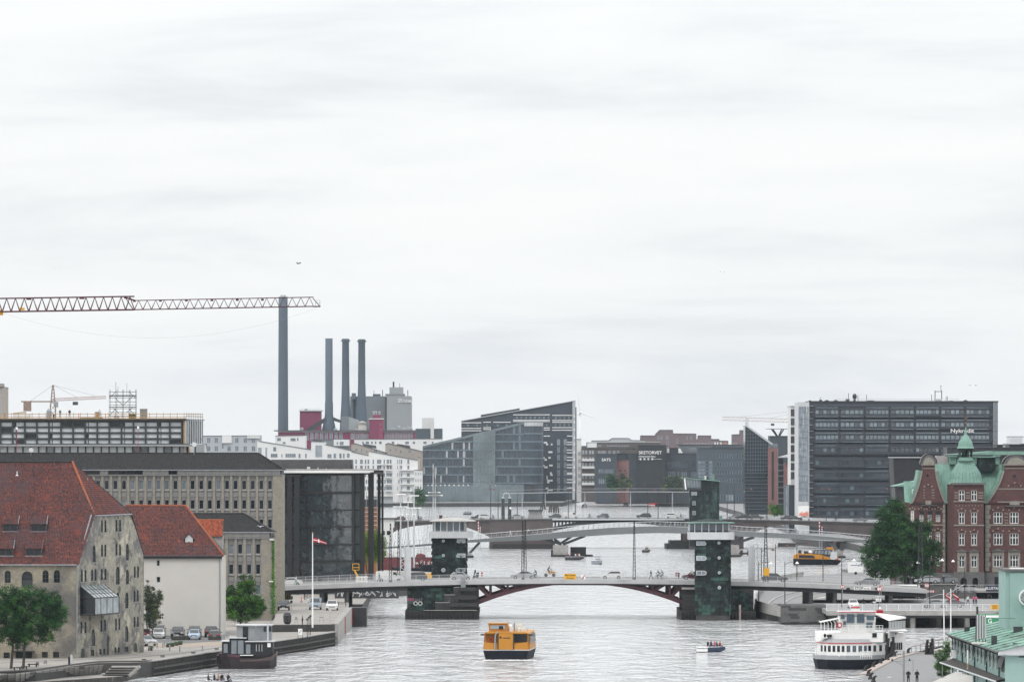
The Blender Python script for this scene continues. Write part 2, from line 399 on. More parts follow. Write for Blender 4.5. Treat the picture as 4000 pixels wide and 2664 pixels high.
land('mall_quay',[xd(2330,3600),xd(2720,3598),xd(2790,3300),xd(2960,2700),xd(3070,2330),xd(3110,2020),xd(3320,1930),xd(3420,1800),xd(3360,1560),xd(3285,1475),xd(3285,1445),xd(3160,1425),xd(3040,1370),xd(2975,1280),xd(2945,1190),xd(2947,1140),xd(3000,1118),xd(3052,1112),xd(3052,1096),xd(3228,1096),xd(3235,1160),xd(4200,1165),(2900,1165),(2900,11500),(200,11500),xd(2335,3965)],m=M_asph_far)
land('pier',[gp(3368,2700),gp(3372,2632),gp(3494,2567),gp(3560,2552),gp(3700,2535),gp(4250,2500),gp(4800,2700)],m=M_asph_far,side=M_wood)
g=MB()
for k in range(6):g.poly([(-2900+0,-45+k*2000,-3.5),(2900,-45+k*2000,-3.5),(2900,1955+k*2000,-3.5),(-2900,1955+k*2000,-3.5)])
g.bd('ground',M_conc_dk,kind='structure')
hm=bpy.data.materials.new('haze');hm.use_nodes=True;t=hm.node_tree;t.nodes.clear()
pv=t.nodes.new('ShaderNodeVolumePrincipled');pv.inputs['Color'].default_value=(.78,.90,1.0,1);pv.inputs['Density'].default_value=2.4e-5;pv.inputs['Anisotropy'].default_value=.0
mo=t.nodes.new('ShaderNodeOutputMaterial');t.links.new(pv.outputs[0],mo.inputs['Volume'])
g=MB();g.box(-3100,3100,-80,12200,-4.5,185)
hz=g.bd('haze',hm);hz['kind']='stuff';hz.display_type='WIRE'
# front bascule bridge
B=Fr(1126,2250,0.0);BW=27.0
def zt(px):return B.z(2262+27*((px-2250)/1150)**2)
def curve_strip(mb,p0,p1,fn0,fn1,y0,y1,n=24,fr=B):
 0
 rings=[]
 for k in range(n+1):
  px=p0+(p1-p0)*k/n;x=fr.x(px);a,b_=fn0(px),fn1(px)
  rings.append([(x,y0,a),(x,y1,a),(x,y1,b_),(x,y0,b_)])
 mb.loft(rings,closed=True)
br=B.thing('bascule_bridge','nearest low grey bridge on a red steel arch, cars crossing it','bridge')
g=MB();curve_strip(g,800,3620,lambda p:zt(p)-.75,zt,0,.5);g.bd('edge_beam',M_deck,br)
g=MB();curve_strip(g,800,3620,lambda p:zt(p)-.75,zt,BW-.5,BW);g.bd('edge_beam',M_deck,br)
g=MB();curve_strip(g,800,3620,lambda p:zt(p)-.55,lambda p:zt(p)-.004,.5,4.2);curve_strip(g,800,3620,lambda p:zt(p)-.55,lambda p:zt(p)-.004,BW-4.2,BW-.5)
g.bd('footway',mat('bridge_footway',(.30,.295,.285),.9,.12,.5),br)
g=MB();curve_strip(g,800,3620,lambda p:zt(p)-.56,lambda p:zt(p)-.12,4.2,BW-4.2);g.bd('roadway',M_asph_far,br)
g=MB()
for px in range(840,3600,130):curve_strip(g,px,px+40,lambda p:zt(p)-.12,lambda p:zt(p)-.114,8.6,8.75,1);curve_strip(g,px,px+40,lambda p:zt(p)-.12,lambda p:zt(p)-.114,18.2,18.35,1)
curve_strip(g,820,3600,lambda p:zt(p)-.12,lambda p:zt(p)-.114,13.3,13.42,24)
g.bd('lane_marking',M_line,br)
g=MB()
for y in(1.2,8,14,20,25.0):
 curve_strip(g,800,1600,lambda p:zt(p)-1.55+.0*p,lambda p:zt(p)-.56,y,y+.5,10)
 curve_strip(g,2900,3620,lambda p:zt(p)-1.5,lambda p:zt(p)-.56,y,y+.5,10)
curve_strip(g,1560,2960,lambda p:zt(p)-1.05,lambda p:zt(p)-.56,1.0,BW-1.0,20)
g.bd('girder',M_dg,br)
M_maroon=mat('maroon_steel',(.055,.012,.018),.55,.25,1.2)
arow=lambda px:2280+82*((px-2266)/400)**2
for y in(.9,8.8,17.2,25.2):
 g=MB();rings=[]
 for k in range(33):
  px=1868+(2664-1868)*k/32;x=B.x(px);lo=B.z(arow(px));th=.45+.35*abs(px-2266)/400
  rings.append([(x,y,lo),(x,y+.9,lo),(x,y+.9,lo+th),(x,y,lo+th)])
 g.loft(rings,closed=True);g.bd('arch_rib',M_maroon,br)
 for sg in(-1,1):
  X=lambda o:B.x(2266+sg*o)
  for(o0,r0,o1,r1,w) in((351,2284,351,2336,.42),(283,2284,283,2308,.4),(398,2290,352,2334,.5),(332,2284,286,2310,.42),(398,2296,372,2296,.3),(240,2284,262,2296,.3)):
   g=MB();a=V3((X(o0),y+.45,B.z(r0)));c=V3((X(o1),y+.45,B.z(r1)));d=(c-a);L=d.length
   rot=Matrix.Translation(a)@d.to_track_quat('Z','Y').to_matrix().to_4x4()
   g.box(-w/2,w/2,-w/2,w/2,0,L,M=rot);g.bd('strut',M_maroon,br)
for pxs in(1256,1354,3168,3262,3480):
 for k in range(8 if pxs<3400 else 4):
  g=MB();x=B.x(pxs);y=1.6+k*3.3;g.tube((x,y,1.5),(x,y,zt(pxs)-1.5),.42,10);g.bd('column',mat('dark_column',(.07,.07,.072),.45,.2,1),br)
def railing(parent,p0,p1,y,fn,h=1.05,pitch=.16,fr=B,m=M_lg,post=45):
 g=MB();g2=MB();n=max(2,int((p1-p0)/60))
 curve_strip(g,p0,p1,lambda p:fn(p)+h-.05,lambda p:fn(p)+h,y-.03,y+.04,n,fr)
 curve_strip(g,p0,p1,lambda p:fn(p)+.10,lambda p:fn(p)+.14,y-.02,y+.02,n,fr)
 g.bd('handrail',m,parent)
 x=fr.x(p0)
 while x<fr.x(p1):
  px=fr.px+x*fr.s;z=fn(px);g2.box(x-.012,x+.012,y-.012,y+.012,z+.1,z+h-.04);x+=pitch
 g2.bd('baluster',m,parent,kind='stuff')
 px=p0
 while px<=p1:
  g3=MB();x=fr.x(px);z=fn(px);g3.box(x-.03,x+.03,y-.03,y+.03,z,z+h+.02);g3.bd('post',m,parent);px+=post
for(a,c,y,lab) in((860,1843,.25,'long grey bar railing along the near edge of the bridge, left of the stepped pier'),(1856,2690,.25,'grey bar railing along the near edge of the bridge over the arch'),(2858,3520,.25,'grey bar railing along the near edge of the bridge, right of the front copper tower'),(860,1660,BW-.25,'grey bar railing on the far edge of the bridge behind the left traffic'),(1822,3500,BW-.25,'grey bar railing on the far edge of the bridge, water behind it')):
 t_=B.thing('bridge_railing',lab,'railing','railings on the front bridge');railing(t_,a,c,y,zt)
def block(mb,fr,p0,p1,t,b,y0,y1):fr.bx(mb,p0,p1,t,b,y0,y1)
M_pier=mat('pier_masonry',(.034,.033,.032),.9,.3,.9,dirt_glint=[((.03,.03,.03),.4,.48,.7),((.16,.155,.145),1.2,.62,.78,(1,1,.3))])
M_fe=mat('wet_timber_fender',(.012,.012,.012),.6,.5,1.5,stretch=(2,2,.4))
pl=B.thing('stepped_pier','dark stepped stone pier with graffiti under the left end of the arch','bridge pier')
g=MB();B.bx(g,1590,1868,2296,2392,1.0,26);g.bd('wall',M_conc_dk,pl)
for(a,c,t0,b0,y0) in((1772,1858,2293,2322,-.2),(1797,1862,2294,2307,-.7),(1735,1858,2322,2352,-.5),(1778,1862,2326,2340,-1.0),(1700,1858,2352,2382,-.8),(1757,1864,2354,2368,-1.3)):
 g=MB();B.bx(g,a,c,t0,b0,y0,1.0);g.bd('step_block',M_pier,pl)
M_steprim=mat('pale_coping',(.30,.29,.27),.9,.2,1)
for(a,c,t0,y0) in((1772,1797,2292,-.2),(1735,1778,2321,-.5),(1700,1757,2351,-.8),(1655,1862,2381,-1.5)):
 g=MB();B.bx(g,a,c,t0,t0+2,y0-.05,y0+.6);g.bd('coping',M_steprim,pl)
g=MB();B.bx(g,1583,1872,2383,2402,-1.2,27);g.bd('fender',M_fe,pl)
g=MB();B.bx(g,1583,1870,2402,2424,-1.0,27)
for px in range(1586,1872,14):g.tube((B.x(px),-1.25,-1),(B.x(px),-1.25,1.3),.16,6)
g.bd('pile_row',M_fe,pl)
def plates(parent,fr,p0,p1,t,b,y,ncol,nrow,step=None,name='copper_plate'):
 0
 w=(fr.x(p1)-fr.x(p0))/ncol;h=(fr.z(t)-fr.z(b))/nrow
 key=('pl',round(w,2),round(h,2))
 if key not in WCACHE:
  L=[]
  for k in range(8):
   q=MB();tt=[.05,.15,.25,.35,.5,.7,.85,1.0][k];q.prism([(-.06-.002*k,0),(.04,0),(.04,h),(.0,h)],-w/2+.02,w/2-.02,'x',tint=tt);L.append(q.mesh('copper_plate',M_copdk))
  WCACHE[key]=L
 for j in range(nrow):
  for i in range(-1,ncol):
   off=.5 if j%2 else 0;x=fr.x(p0)+(i+.5+off)*w
   if x-w/2<fr.x(p0)-.05 or x+w/2>fr.x(p1)+.05+(w/2 if not off else 0):continue
   px=fr.px+x*fr.s
   if step and not step(px,j):continue
   inst(name,R.choice(WCACHE[key]),parent,(x,y,fr.z(b)+j*h))
plates(pl,B,1592,1770,2296,2382,.95,8,7,step=lambda px,j:px<1700+j*11)
for(s_,px,py,sz,c_) in(('REP',1592,2342,.7,'pink'),('UAST',1614,2343,.7,'grey'),('OO',1614,2357,1.0,'white')):
 text(s_,sz,M_cl[c_],pl,(B.x(px),.84,B.z(py)),name='graffiti',ext=.01,align='LEFT')
g=MB();B.bx(g,1800,1818,2253,2296,-.6,-.55)
for k in range(6):B.bx(g,1801,1818,2256+k*7,2257.4+k*7,-.7,-.6)
for px in(1801,1818):g.tube((B.x(px),-.6,B.z(2254)),(B.x(px),-.6,B.z(2292)),.05)
g.bd('ladder',M_g,pl)
pr=B.thing('stepped_pier','dark pier with copper sheets and small yellow sign below the front copper tower','bridge pier')
g=MB();B.bx(g,2668,2944,2300,2392,.2,26);g.bd('wall',M_conc_dk,pr)
for(a,c,t0,b0,y0) in((2662,2738,2291,2322,-.5),(2664,2780,2322,2352,-1.6),(2664,2815,2352,2383,-2.2)):
 g=MB();B.bx(g,a,c,t0,b0,y0,.2);g.bd('step_block',M_pier,pr)
g=MB();B.bx(g,2662,2722,2293,2301,-1.0,-.5);g.bd('coping',M_steprim,pr)
g=MB();B.bx(g,2658,2950,2383,2402,-3.6,27);g.bd('fender',M_fe,pr)
g=MB();B.bx(g,2658,2950,2402,2424,-3.4,27)
for px in range(2662,2950,14):g.tube((B.x(px),-3.7,-1),(B.x(px),-3.7,1.2),.17,6)
g.bd('pile_row',M_fe,pr)
plates(pr,B,2862,2942,2305,2381,.14,4,7,step=lambda px,j:px<2900 or j<6)
ys=B.thing('notice_board','small yellow notice board on the dark pier under the front copper tower','sign')
g=MB();B.bx(g,2720,2751,2353,2371,-2.34,-2.27);g.bd('board',M_yel,ys)
for k in range(4):g=MB();B.bx(g,2723+k%2*2,2748-k%2*2,2356.5+k*3.6,2358+k*3.6,-2.36,-2.34);g.bd('text_line',M_k,ys)
g=MB();g.tube((B.x(2887),-3.9,-.5),(B.x(2887),-3.9,B.z(2359)),.22,8);o=g.bd('mooring_pile',mat('pale_pile',(.40,.33,.30),.8,.2,1),loc=B.loc);tag(o,'pale round mooring pile in front of the copper sheets right of the tower','pile')
def rr(hw,y0,y1,r,n=5):
 0
 pts=[]
 for(cx,cy,a0) in((hw-r,y0+r,-90),(hw-r,y1-r,0),(-hw+r,y1-r,90),(-hw+r,y0+r,180)):
  for k in range(n+1):
   a=rads(a0+90*k/n);pts.append((cx+r*cos(a),cy+r*sin(a)))
 return pts
def along(plan):
 0
 n=len(plan);L=[0]
 for k in range(n):a,b_=plan[k],plan[(k+1)%n];L.append(L[-1]+hypot(b_[0]-a[0],b_[1]-a[1]))
 def at(s_):
  s_%=L[-1]
  for k in range(n):
   if s_<=L[k+1] and L[k+1]-L[k]>1e-9:
    a,b_=plan[k],plan[(k+1)%n];q=(s_-L[k])/(L[k+1]-L[k])
    return(a[0]+(b_[0]-a[0])*q,a[1]+(b_[1]-a[1])*q),atan2(b_[1]-a[1],b_[0]-a[0])
  return plan[0],0
 return at,L[-1]
def tower(label,D,pc,hw,depth,rows,fr_rows,wins,ports,holes_r,roofm,flip):
 fr=Fr(D,pc,0.0);t_=fr.thing('control_tower',label,'bridge tower','copper clad control towers of the front bridge')
 ztop=fr.z(rows['body_top']);plan=rr(hw,0,depth,1.15)
 g=MB();g.prism(rr(hw-.05,.05,depth-.05,1.1),.0,ztop,'z');g.bd('core',M_conc_dk,t_)
 at,L=along(plan);n=16;w=L/n;nr=int(round((ztop-1.0)/.6));h=(ztop-1.0)/nr
 key=('tp',round(w,2),round(h,3))
 L5=[]
 for k in range(8):
  q=MB();q.prism([(-.07,0),(.05,0),(.05,h),(-.005,h)],-w/2+.03,w/2-.03,'x',tint=[.05,.12,.22,.35,.45,.6,.8,1][k]);L5.append(q.mesh('copper_plate',M_copdk))
 for j in range(nr):
  for i in range(n):
   (x,y),a=at((i+(.5 if j%2 else 0))*w)
   if y>depth-.6 and abs(x)<hw-1:continue
   wgt=RN()**(1.6 if j>5 else .7);inst('copper_plate',L5[min(7,int(wgt*8))],t_,(x,y,1.0+j*h),a)
 zb0,zb1=fr.z(rows['balc'][1]),fr.z(rows['balc'][0]);bl,brr=fr.x(rows['balc_px'][0]),fr.x(rows['balc_px'][1])
 bpl=[(x+(bl+brr)/2,y) for x,y in rr((brr-bl)/2,-.9,depth+.9,1.3)]
 g=MB();g.prism(bpl,zb0,zb1,'z');g.bd('balcony',M_lg,t_)
 zc1=fr.z(rows['cab'][0]);cl,crr=fr.x(rows['cab_px'][0]),fr.x(rows['cab_px'][1]);cpl=[(x+(cl+crr)/2,y) for x,y in rr((crr-cl)/2,0.0,depth,1.2)]
 g=MB();g.prism([(x*.97,y*.97+.1) for x,y in cpl],zb1,zc1,'z');
 inner=g.bd('cabin_glazing',M_glass_b,t_)
 at2,L2=along(cpl);nw=22
 g=MB();g2=MB()
 for i in range(nw):
  (x,y),a=at2(i*L2/nw);Mx=Matrix.Translation((x,y,0))@Matrix.Rotation(a,4,'Z')
  g3=MB();g3.box(-.07,.07,-.05,.12,zb1,zc1,M=Mx);g3.bd('mullion',M_w,t_)
 g=MB();g.prism([(x*1.01,y*1.01-.03) for x,y in cpl],zb1,zb1+.22,'z');g.bd('cabin_sill',M_copdk if flip else M_g,t_)
 rl,rrr=fr.x(rows['roof_px'][0]),fr.x(rows['roof_px'][1]);rc=(rl+rrr)/2;hr=(rrr-rl)/2
 g=MB();p1=[(x+rc,y) for x,y in rr(hr,-1.3,depth+1.3,1.3)];p2=[(x*.25+rc,depth/2+(y-depth/2)*.3) for x,y in rr(hr,-1.3,depth+1.3,1.3)]
 g.loft([[(x,y,zc1) for x,y in p1],[(x,y,zc1+.14) for x,y in p1],[(x,y,zc1+.75) for x,y in p2]],closed=True);g.bd('roof',M_copdk if flip else roofm,t_)
 if flip:g=MB();g.loft([[(x*1.003,y,zc1+.1) for x,y in p1],[(x*1.003,y,zc1+.16) for x,y in p1],[((x-rc)*.93+rc,depth/2+(y-depth/2)*.93,zc1+.27) for x,y in p1]],closed=True,caps=False);g.bd('green_eaves',M_verdi,t_)
 for(px,pt,wd,m_) in rows['roofbits']:
  g=MB();x=fr.x(px);g.tube((x,depth/2,zc1+.5),(x,depth/2,fr.z(pt)),wd,10);g.tube((x,depth/2,fr.z(pt)),(x,depth/2,fr.z(pt)+.15),wd*1.3,10);g.bd('vent_pipe',m_,t_)
 for(p0,p1_,r0,r1_) in wins:
  x0,x1=fr.x(p0),fr.x(p1_);z0,z1=fr.z(r1_),fr.z(r0);r=(z1-z0)/2;q=MB();gl=MB();pts=[]
  lf=flip
  for k in range(9):
   a=-pi/2+pi*k/8;pts.append((x1-r+r*cos(a),z0+r+r*sin(a)) if lf else(x0+r-r*cos(a),z0+r-r*sin(a)))
  pts+=[(x0,z1),(x0,z0)] if lf else[(x1,z0),(x1,z1)]
  q.prism(pts,-.12,.1);f_=q.bd('window',M_lg,t_)
  ins=[((x-(x0+x1)/2)*.86+(x0+x1)/2,(z-z0-r)*.74+z0+r) for x,z in pts]
  gl.prism(ins,-.14,-.12);gl.bd('pane',M_glass_l if RN()<.6 else M_lit,f_)  # pale pane colour stands in for a white reflection
  q=MB();c=(x0+x1)/2;q.box(c-.04,c+.04,-.16,-.12,z0,z1);q.bd('glazing_bar',M_lg,f_)
 for(px,py,r) in ports:
  x,z=fr.x(px),fr.z(py);q=MB();q.tube((x,-.16,z),(x,.1,z),r,16);f_=q.bd('porthole',M_lg,t_)
  q=MB();q.tube((x,-.19,z),(x,-.15,z),r*.72,16);q.bd('pane',M_glass_l,f_)
 return t_,fr
tR,fR=tower('copper control tower rising from the pier before the right end of the arch',1118,2787,2.98,7.5,dict(body_top=2107,balc=(2078,2107),balc_px=(2689,2869),cab=(2045,2078),cab_px=(2692,2851),roof_px=(2684,2871),roofbits=[(2784,2027,.1,M_k),(2818,2018,.25,M_verdi)]),None,[(2720,2759,2113,2130),(2720,2760,2170,2189),(2720,2760,2228,2246)],[(2808,2120,.27),(2809,2178,.27),(2810,2236,.27),(2810,2294,.3)],None,M_verdi,True)
tL,fL=tower('copper clad control tower standing behind the left end of the bridge deck',1156,1755,3.0,7.5,dict(body_top=2101,balc=(2076,2101),balc_px=(1675,1848),cab=(2037,2076),cab_px=(1690,1821),roof_px=(1678,1858),roofbits=[(1721,2016,.28,mat('brown_pipe',(.09,.04,.04),.7,.2)),(1747,2022,.08,M_k),(1717,2030,.3,M_k)]),None,[(1782,1818,2104,2120),(1781,1818,2161,2177),(1780,1818,2218,2233)],[(1732,2112,.27),(1732,2169,.27),(1732,2226,.38)],None,mat('grey_zinc_roof',(.36,.35,.33),.7,.15),False)
def lattice(mb,x,y,z0,z1,w0,w1,r=.045,nseg=10,tip=0.0):
 prev=None
 for k in range(nseg+1):
  q=k/nseg;w=w0+(w1-w0)*q;z=z0+(z1-z0)*q
  c=[(x-w,y-w,z),(x+w,y-w,z),(x+w,y+w,z),(x-w,y+w,z)]
  if prev:
   for i in range(4):
    mb.tube(prev[i],c[i],r,4,caps=False);a,b_=(i,(i+1)%4) if k%2 else((i+1)%4,i)
    mb.tube(prev[a],c[b_],r*.6,3,caps=False)
  prev=c
 if tip:mb.tube((x,y,z1),(x,y,z1+tip),r)
def mast_mesh(h):
 g=MB();lattice(g,0,0,0,h,.24,.07,.05,16);g.box(-.3,.3,-.3,.3,0,.25);return g.mesh('lattice_mast',M_k)
MM=mast_mesh(10.3)
for px,y,lab in((2042,.9,'near one of the two tall black lattice masts left of the arch crown'),(2053,BW-1.5,'far one of the two tall black lattice masts left of the arch crown'),(2478,.9,'single tall black lattice mast right of the white hatchback'),(1525,.9,'near black lattice mast beside the white van'),(1547,BW-1.5,'black lattice mast behind the white van on the far footway')):
 o=inst('lattice_mast',MM,None,(B.loc[0]+B.x(px),B.D+y,zt(px)));tag(o,lab,'mast','black lattice masts on the front bridge')
g=MB();z0=zt(2990);lattice(g,0,0,0,10.0,.42,.12,.06,16);m_=thing('lattice_mast','black lattice mast with a yellow box round its foot right of the front copper tower','mast',(B.loc[0]+B.x(2992),B.D+1.0,z0),group='black lattice masts on the front bridge')
g.bd('lattice',M_k,m_);g=MB();g.box(-.5,.5,-.52,.52,1.15,2.5,M=Matrix.Rotation(.06,4,'Y'));g.bd('guard_box',M_yel,m_)
def gate_pylon(label,px,pw,ptop,left):
 t_=thing('gate_pylon',label,'barrier tower',(B.loc[0]+B.x(px),B.D+.9,zt(px)),group='grey barrier towers on the front bridge')
 h=B.z(ptop)-zt(px);w=pw/B.s/2;g=MB();hh=h-w*1.3
 for a in(-w,w):
  for y in(0,.9):g.tube((a,y,0),(a,y,hh),.07,5)
 n=12
 for k in range(n):
  z0,z1=hh*k/n,hh*(k+1)/n
  for y in(0,.9):g.tube((-w if k%2 else w,y,z0),(w if k%2 else-w,y,z1),.05,4)
 for y in(0,.9):
  for k in range(8):
   a0,a1=pi*k/8,pi*(k+1)/8;g.tube((w*cos(a0),y,hh+1.3*w*sin(a0)),(w*cos(a1),y,hh+1.3*w*sin(a1)),.08,4)
 g.bd('lattice_frame',M_lg,t_)
 g=MB();a=w*.5;x0=-w-.9 if not left else w*.9
 hood=[(x0,.0),(x0+1.15,.0),(x0+1.15,hh*.92),(x0+.85,hh*1.0),(x0+.3,hh*1.0),(x0,hh*.94)]
 g.prism(hood,.2,.75);g.bd('counterweight_case',M_lg,t_);return t_
gate_pylon('pale grey lattice barrier tower with a round hood behind the white van',1572,17,2124,True)
gate_pylon('pale grey lattice barrier tower right of the front copper tower',2953,17,2122,False)
def board(name,label,cat,fr,p0,p1,t,b,y,m,lines=(),tm=M_k,size=.3,th=.06,group=None,z0=None):
 t_=thing(name,label,cat,(fr.loc[0]+fr.x((p0+p1)/2),fr.D+y,fr.loc[2]),group=group)
 w=(p1-p0)/fr.s/2;g=MB();g.box(-w,w,0,th,fr.z(b),fr.z(t));g.bd('board',m,t_)
 n=len(lines)
 for k,s_ in enumerate(lines):
  text(s_,size,tm,t_,(0,-.02,fr.z(t)+(fr.z(b)-fr.z(t))*(k+.5)/n),ext=.006)
 return t_
s1=board('speed_sign','yellow rectangular speed sign on the near railing at the arch crown','sign',B,2204,2250,2240,2263,.05,M_yel,('Max Speed','8 knots'),size=.42)
s2=board('no_anchoring_sign','small white square sign with a red diagonal bar beside the yellow speed sign','sign',B,2270,2287,2245,2262,.05,M_w)
g=MB();g.box(-.06,.06,-.03,0,-.5,.5,M=Matrix.Translation((0,0,B.z(2253.5)))@Matrix.Rotation(.8,4,'Y'));g.bd('diagonal_bar',M_red,s2)
text('J',.6,M_k,s2,(0,-.01,B.z(2254)),name='symbol')
for px,lab in((1880,'small red box on the far footway near the left copper tower'),(2655,'small red box on the far footway near the right copper tower')):
 t_=thing('alarm_box',lab,'box',(B.loc[0]+B.x(px),B.D+23.5,zt(px)));g=MB();g.box(-.14,.14,-.1,.1,.25,.95);g.bd('box',M_red,t_);g=MB();g.box(-.04,.04,-.04,.04,0,.25);g.bd('leg',M_g,t_)
 g=MB();g.box(-.08,.08,-.12,-.1,.5,.62);g.bd('plate',M_w,t_)
for px,lab in((1864,'dark litter bin on the footway just right of the left copper tower'),(2664,'dark litter bin on the footway beside the right red box')):
 t_=thing('litter_bin',lab,'bin',(B.loc[0]+B.x(px),B.D+22.8,zt(px)));g=MB();g.lathe([(.18,.1),(.2,.8),(.22,.82),(.12,.95)]);g.bd('bin_body',M_navy,t_);g=MB();g.tube((0,0,0),(0,0,.12),.06);g.bd('foot',M_k,t_)
t_=thing('kiosk_cone','dark obelisk shaped shelter with a pale triangle on the far footway','shelter',(B.loc[0]+B.x(1853),B.D+24,zt(1853)))
g=MB();g.lathe([(.5,0),(.5,.12),(.34,.4),(.12,1.35),(.05,1.45)],n=6);g.bd('shell',M_dg,t_);g=MB();g.poly([(-.12,-.4,.35),(.14,-.4,.35),(.05,-.2,1.0)]);g.bd('pale_face',M_cream,t_)
t_=B.thing('barrier_fence','white slotted road barrier standing on the footway left of the walking man','barrier')
g=MB();z=zt(1412);x0,x1=B.x(1387),B.x(1436);g.box(x0,x1,3.9,4.05,z+.85,z+1.1);g.box(x0,x1,3.9,4.05,z+.1,z+.3)
k=x0
while k<x1-.05:g.box(k,k+.13,3.92,4.03,z+.3,z+.85);k+=.24
for xx in(x0+.2,x1-.3):g.box(xx,xx+.12,3.7,4.3,z,z+.1)
g.bd('panel',M_w,t_)
g=MB();B.bx(g,1835,1845,2247,2262,.1,.16);o=g.bd('plate_sign',M_lg,loc=B.loc);tag(o,'small grey plate on the railing at the left end of the arch','sign')
# second, wide road bridge further up the harbour
L=Fr(1941,2400,0.0);LW=26.0
def zl(px):return L.z(2026+15.5*((px-2400)/1000)**2)
lb=L.thing('road_bridge','long brown concrete road bridge with a black steel centre span','bridge')
M_brown=mat('brown_concrete',(.088,.072,.070),.9,.15,.25,dirt_glint=[((.05,.042,.042),.12,.5,.7)])
g=MB();curve_strip(g,1300,3620,lambda p:zl(p)-.4,zl,0,LW,30,L);g.bd('deck',M_asph,lb)
for y in(-.05,LW-.25):
 g=MB();curve_strip(g,1300,3620,lambda p:zl(p)-.5,lambda p:zl(p)+.05,y,y+.3,30,L);g.bd('edge_beam',M_conc_dk if y<0 else M_c,lb)
def span(name,p0,p1,rows,y0,y1,m):
 0
 g=MB();rings=[];N=24
 for k in range(N+1):
  px=p0+(p1-p0)*k/N
  for(a,ra),(c,rc) in zip(rows,rows[1:]):
   if a<=px<=c+1e-6:q=(px-a)/(c-a);r=ra+(rc-ra)*q;break
  x=L.x(px);lo=L.z(r);hi=zl(px)-.5;rings.append([(x,y0,lo),(x,y1,lo),(x,y1,hi),(x,y0,hi)])
 g.loft(rings,closed=True);return g.bd(name,m,lb)
left_s=[(1300,2140),(1480,2110),(1554,2069),(1610,2055),(1700,2046),(1770,2050),(1820,2059),(1866,2075),(1911,2096)]
right_s=[(2900,2092),(2957,2073),(3020,2054),(3090,2047),(3160,2052),(3220,2067),(3290,2087),(3420,2110),(3620,2130)]
for y in(.3,12.0,LW-1.3):
 span('side_girder',1480,1911,left_s,y,y+1,M_brown);span('side_girder',2900,3620,right_s,y,y+1,M_brown)
g=MB();L.bx(g,1911,2160,2033,2150,.1,LW-.1);g.bd('pier',M_brown,lb)
g=MB();L.bx(g,1925,2168,2124,2150,-1.2,LW);L.bx(g,1926,2163,2098,2101,-.4,0);g.bd('pier_fender',M_fe,lb)
g=MB();L.bx(g,2668,2905,2033,2150,.1,LW-.1);g.bd('pier',M_brown,lb)
g=MB();L.bx(g,2603,2725,2125,2150,-1.2,LW);L.bx(g,2618,2725,2113,2126,-1.0,LW);g.bd('pier_fender',M_fe,lb)
for y in(.4,9,17,LW-1.2):
 g=MB();rings=[]
 for k in range(25):
  px=2160+(2680-2160)*k/24;x=L.x(px);lo=L.z(2041+34*abs((px-2420)/260)**2.0);hi=lo+.8+.2*abs(px-2420)/260
  rings.append([(x,y,lo),(x,y+.6,lo),(x,y+.6,hi),(x,y,hi)])
 g.loft(rings,closed=True);g.bd('arch_girder',M_dg,lb)
 for px in list(range(2170,2330,14))+list(range(2520,2672,14)):
  g=MB();lo=L.z(2041+34*((px-2420)/260)**2)+.7;g.box(L.x(px)-.16,L.x(px)+.16,y,y+.5,lo,zl(px)-.3);g.bd('spandrel_post',M_dg,lb)
 g=MB();curve_strip(g,2160,2680,lambda p:zl(p)-1.0,lambda p:zl(p)-.4,y,y+.6,8,L);g.bd('top_chord',M_dg,lb)
g=MB();L.bx(g,2158,2674,2026,2031,-.35,-.06);g.bd('fascia',M_lg,lb)
for(a,c,y,lab) in((1480,3620,.1,'near railing of the far road bridge'),(1480,3620,LW-.3,'railing on the far side of the distant road bridge')):
 t_=L.thing('bridge_railing',lab,'railing','railings on the far road bridge');railing(t_,a,c,y,zl,1.05,.35,L,M_g,60)
g=MB();curve_strip(g,2880,3620,lambda p:zl(p),lambda p:zl(p)+.75,LW-2.5,LW-2.2,8,L);o=g.bd('guard_wall',M_lg,loc=L.loc);tag(o,'low pale crash wall behind the cars on the right half of the far road bridge','barrier')
TL=Fr(1928,2752,0.0);tt_=TL.thing('control_tower','tall square copper tower with slanting roof and leaning glazed cabin on the far bridge','bridge tower')
bw0,bw1=TL.x(2694),TL.x(2809);ztl=TL.z(1884)
g=MB();g.prism([(bw0,0),(bw1,0),(bw1,TL.z(1876)),(bw0,TL.z(1868))],0,8.0);g.bd('core',M_conc_dk,tt_)
g=MB();x=bw0;hcol=(bw1-bw0)/14
for c in range(14):
 z=0.5+RN();top=TL.z(1869+7*c/13)
 while z<top-.1:
  hgt=min(RU(1.4,2.4),top-z);dd=RU(.02,.08)
  g.box(bw0+c*hcol+.02,bw0+(c+1)*hcol-.02,-dd,0.0,z+.02,z+hgt,tint=RN()**1.0*(.55+.45*(c/13) if z<TL.z(1950) or c>9 else .35));z+=hgt
for c in range(9):
 z=.5
 while z<TL.z(1874):g.box(bw1,bw1+RU(.02,.08),.1+c*.87,.93+c*.87,z,min(z+1.9,TL.z(1874)),tint=RN());z+=1.95
g.bd('copper_plate',M_copdk,tt_,kind='stuff')
cabo=[(TL.x(2668),TL.z(1864)),(TL.x(2740),TL.z(1867)),(TL.x(2740),TL.z(1916)),(TL.x(2676),TL.z(1911))]
g=MB();g.prism(cabo[::-1],-.6,7.0);g.bd('cabin',M_dg,tt_)
g=MB();g.prism([(TL.x(2679),TL.z(1870)),(TL.x(2736),TL.z(1872)),(TL.x(2736),TL.z(1906)),(TL.x(2685),TL.z(1904))][::-1],-.66,-.6);g.bd('cabin_glazing',M_lit,tt_)
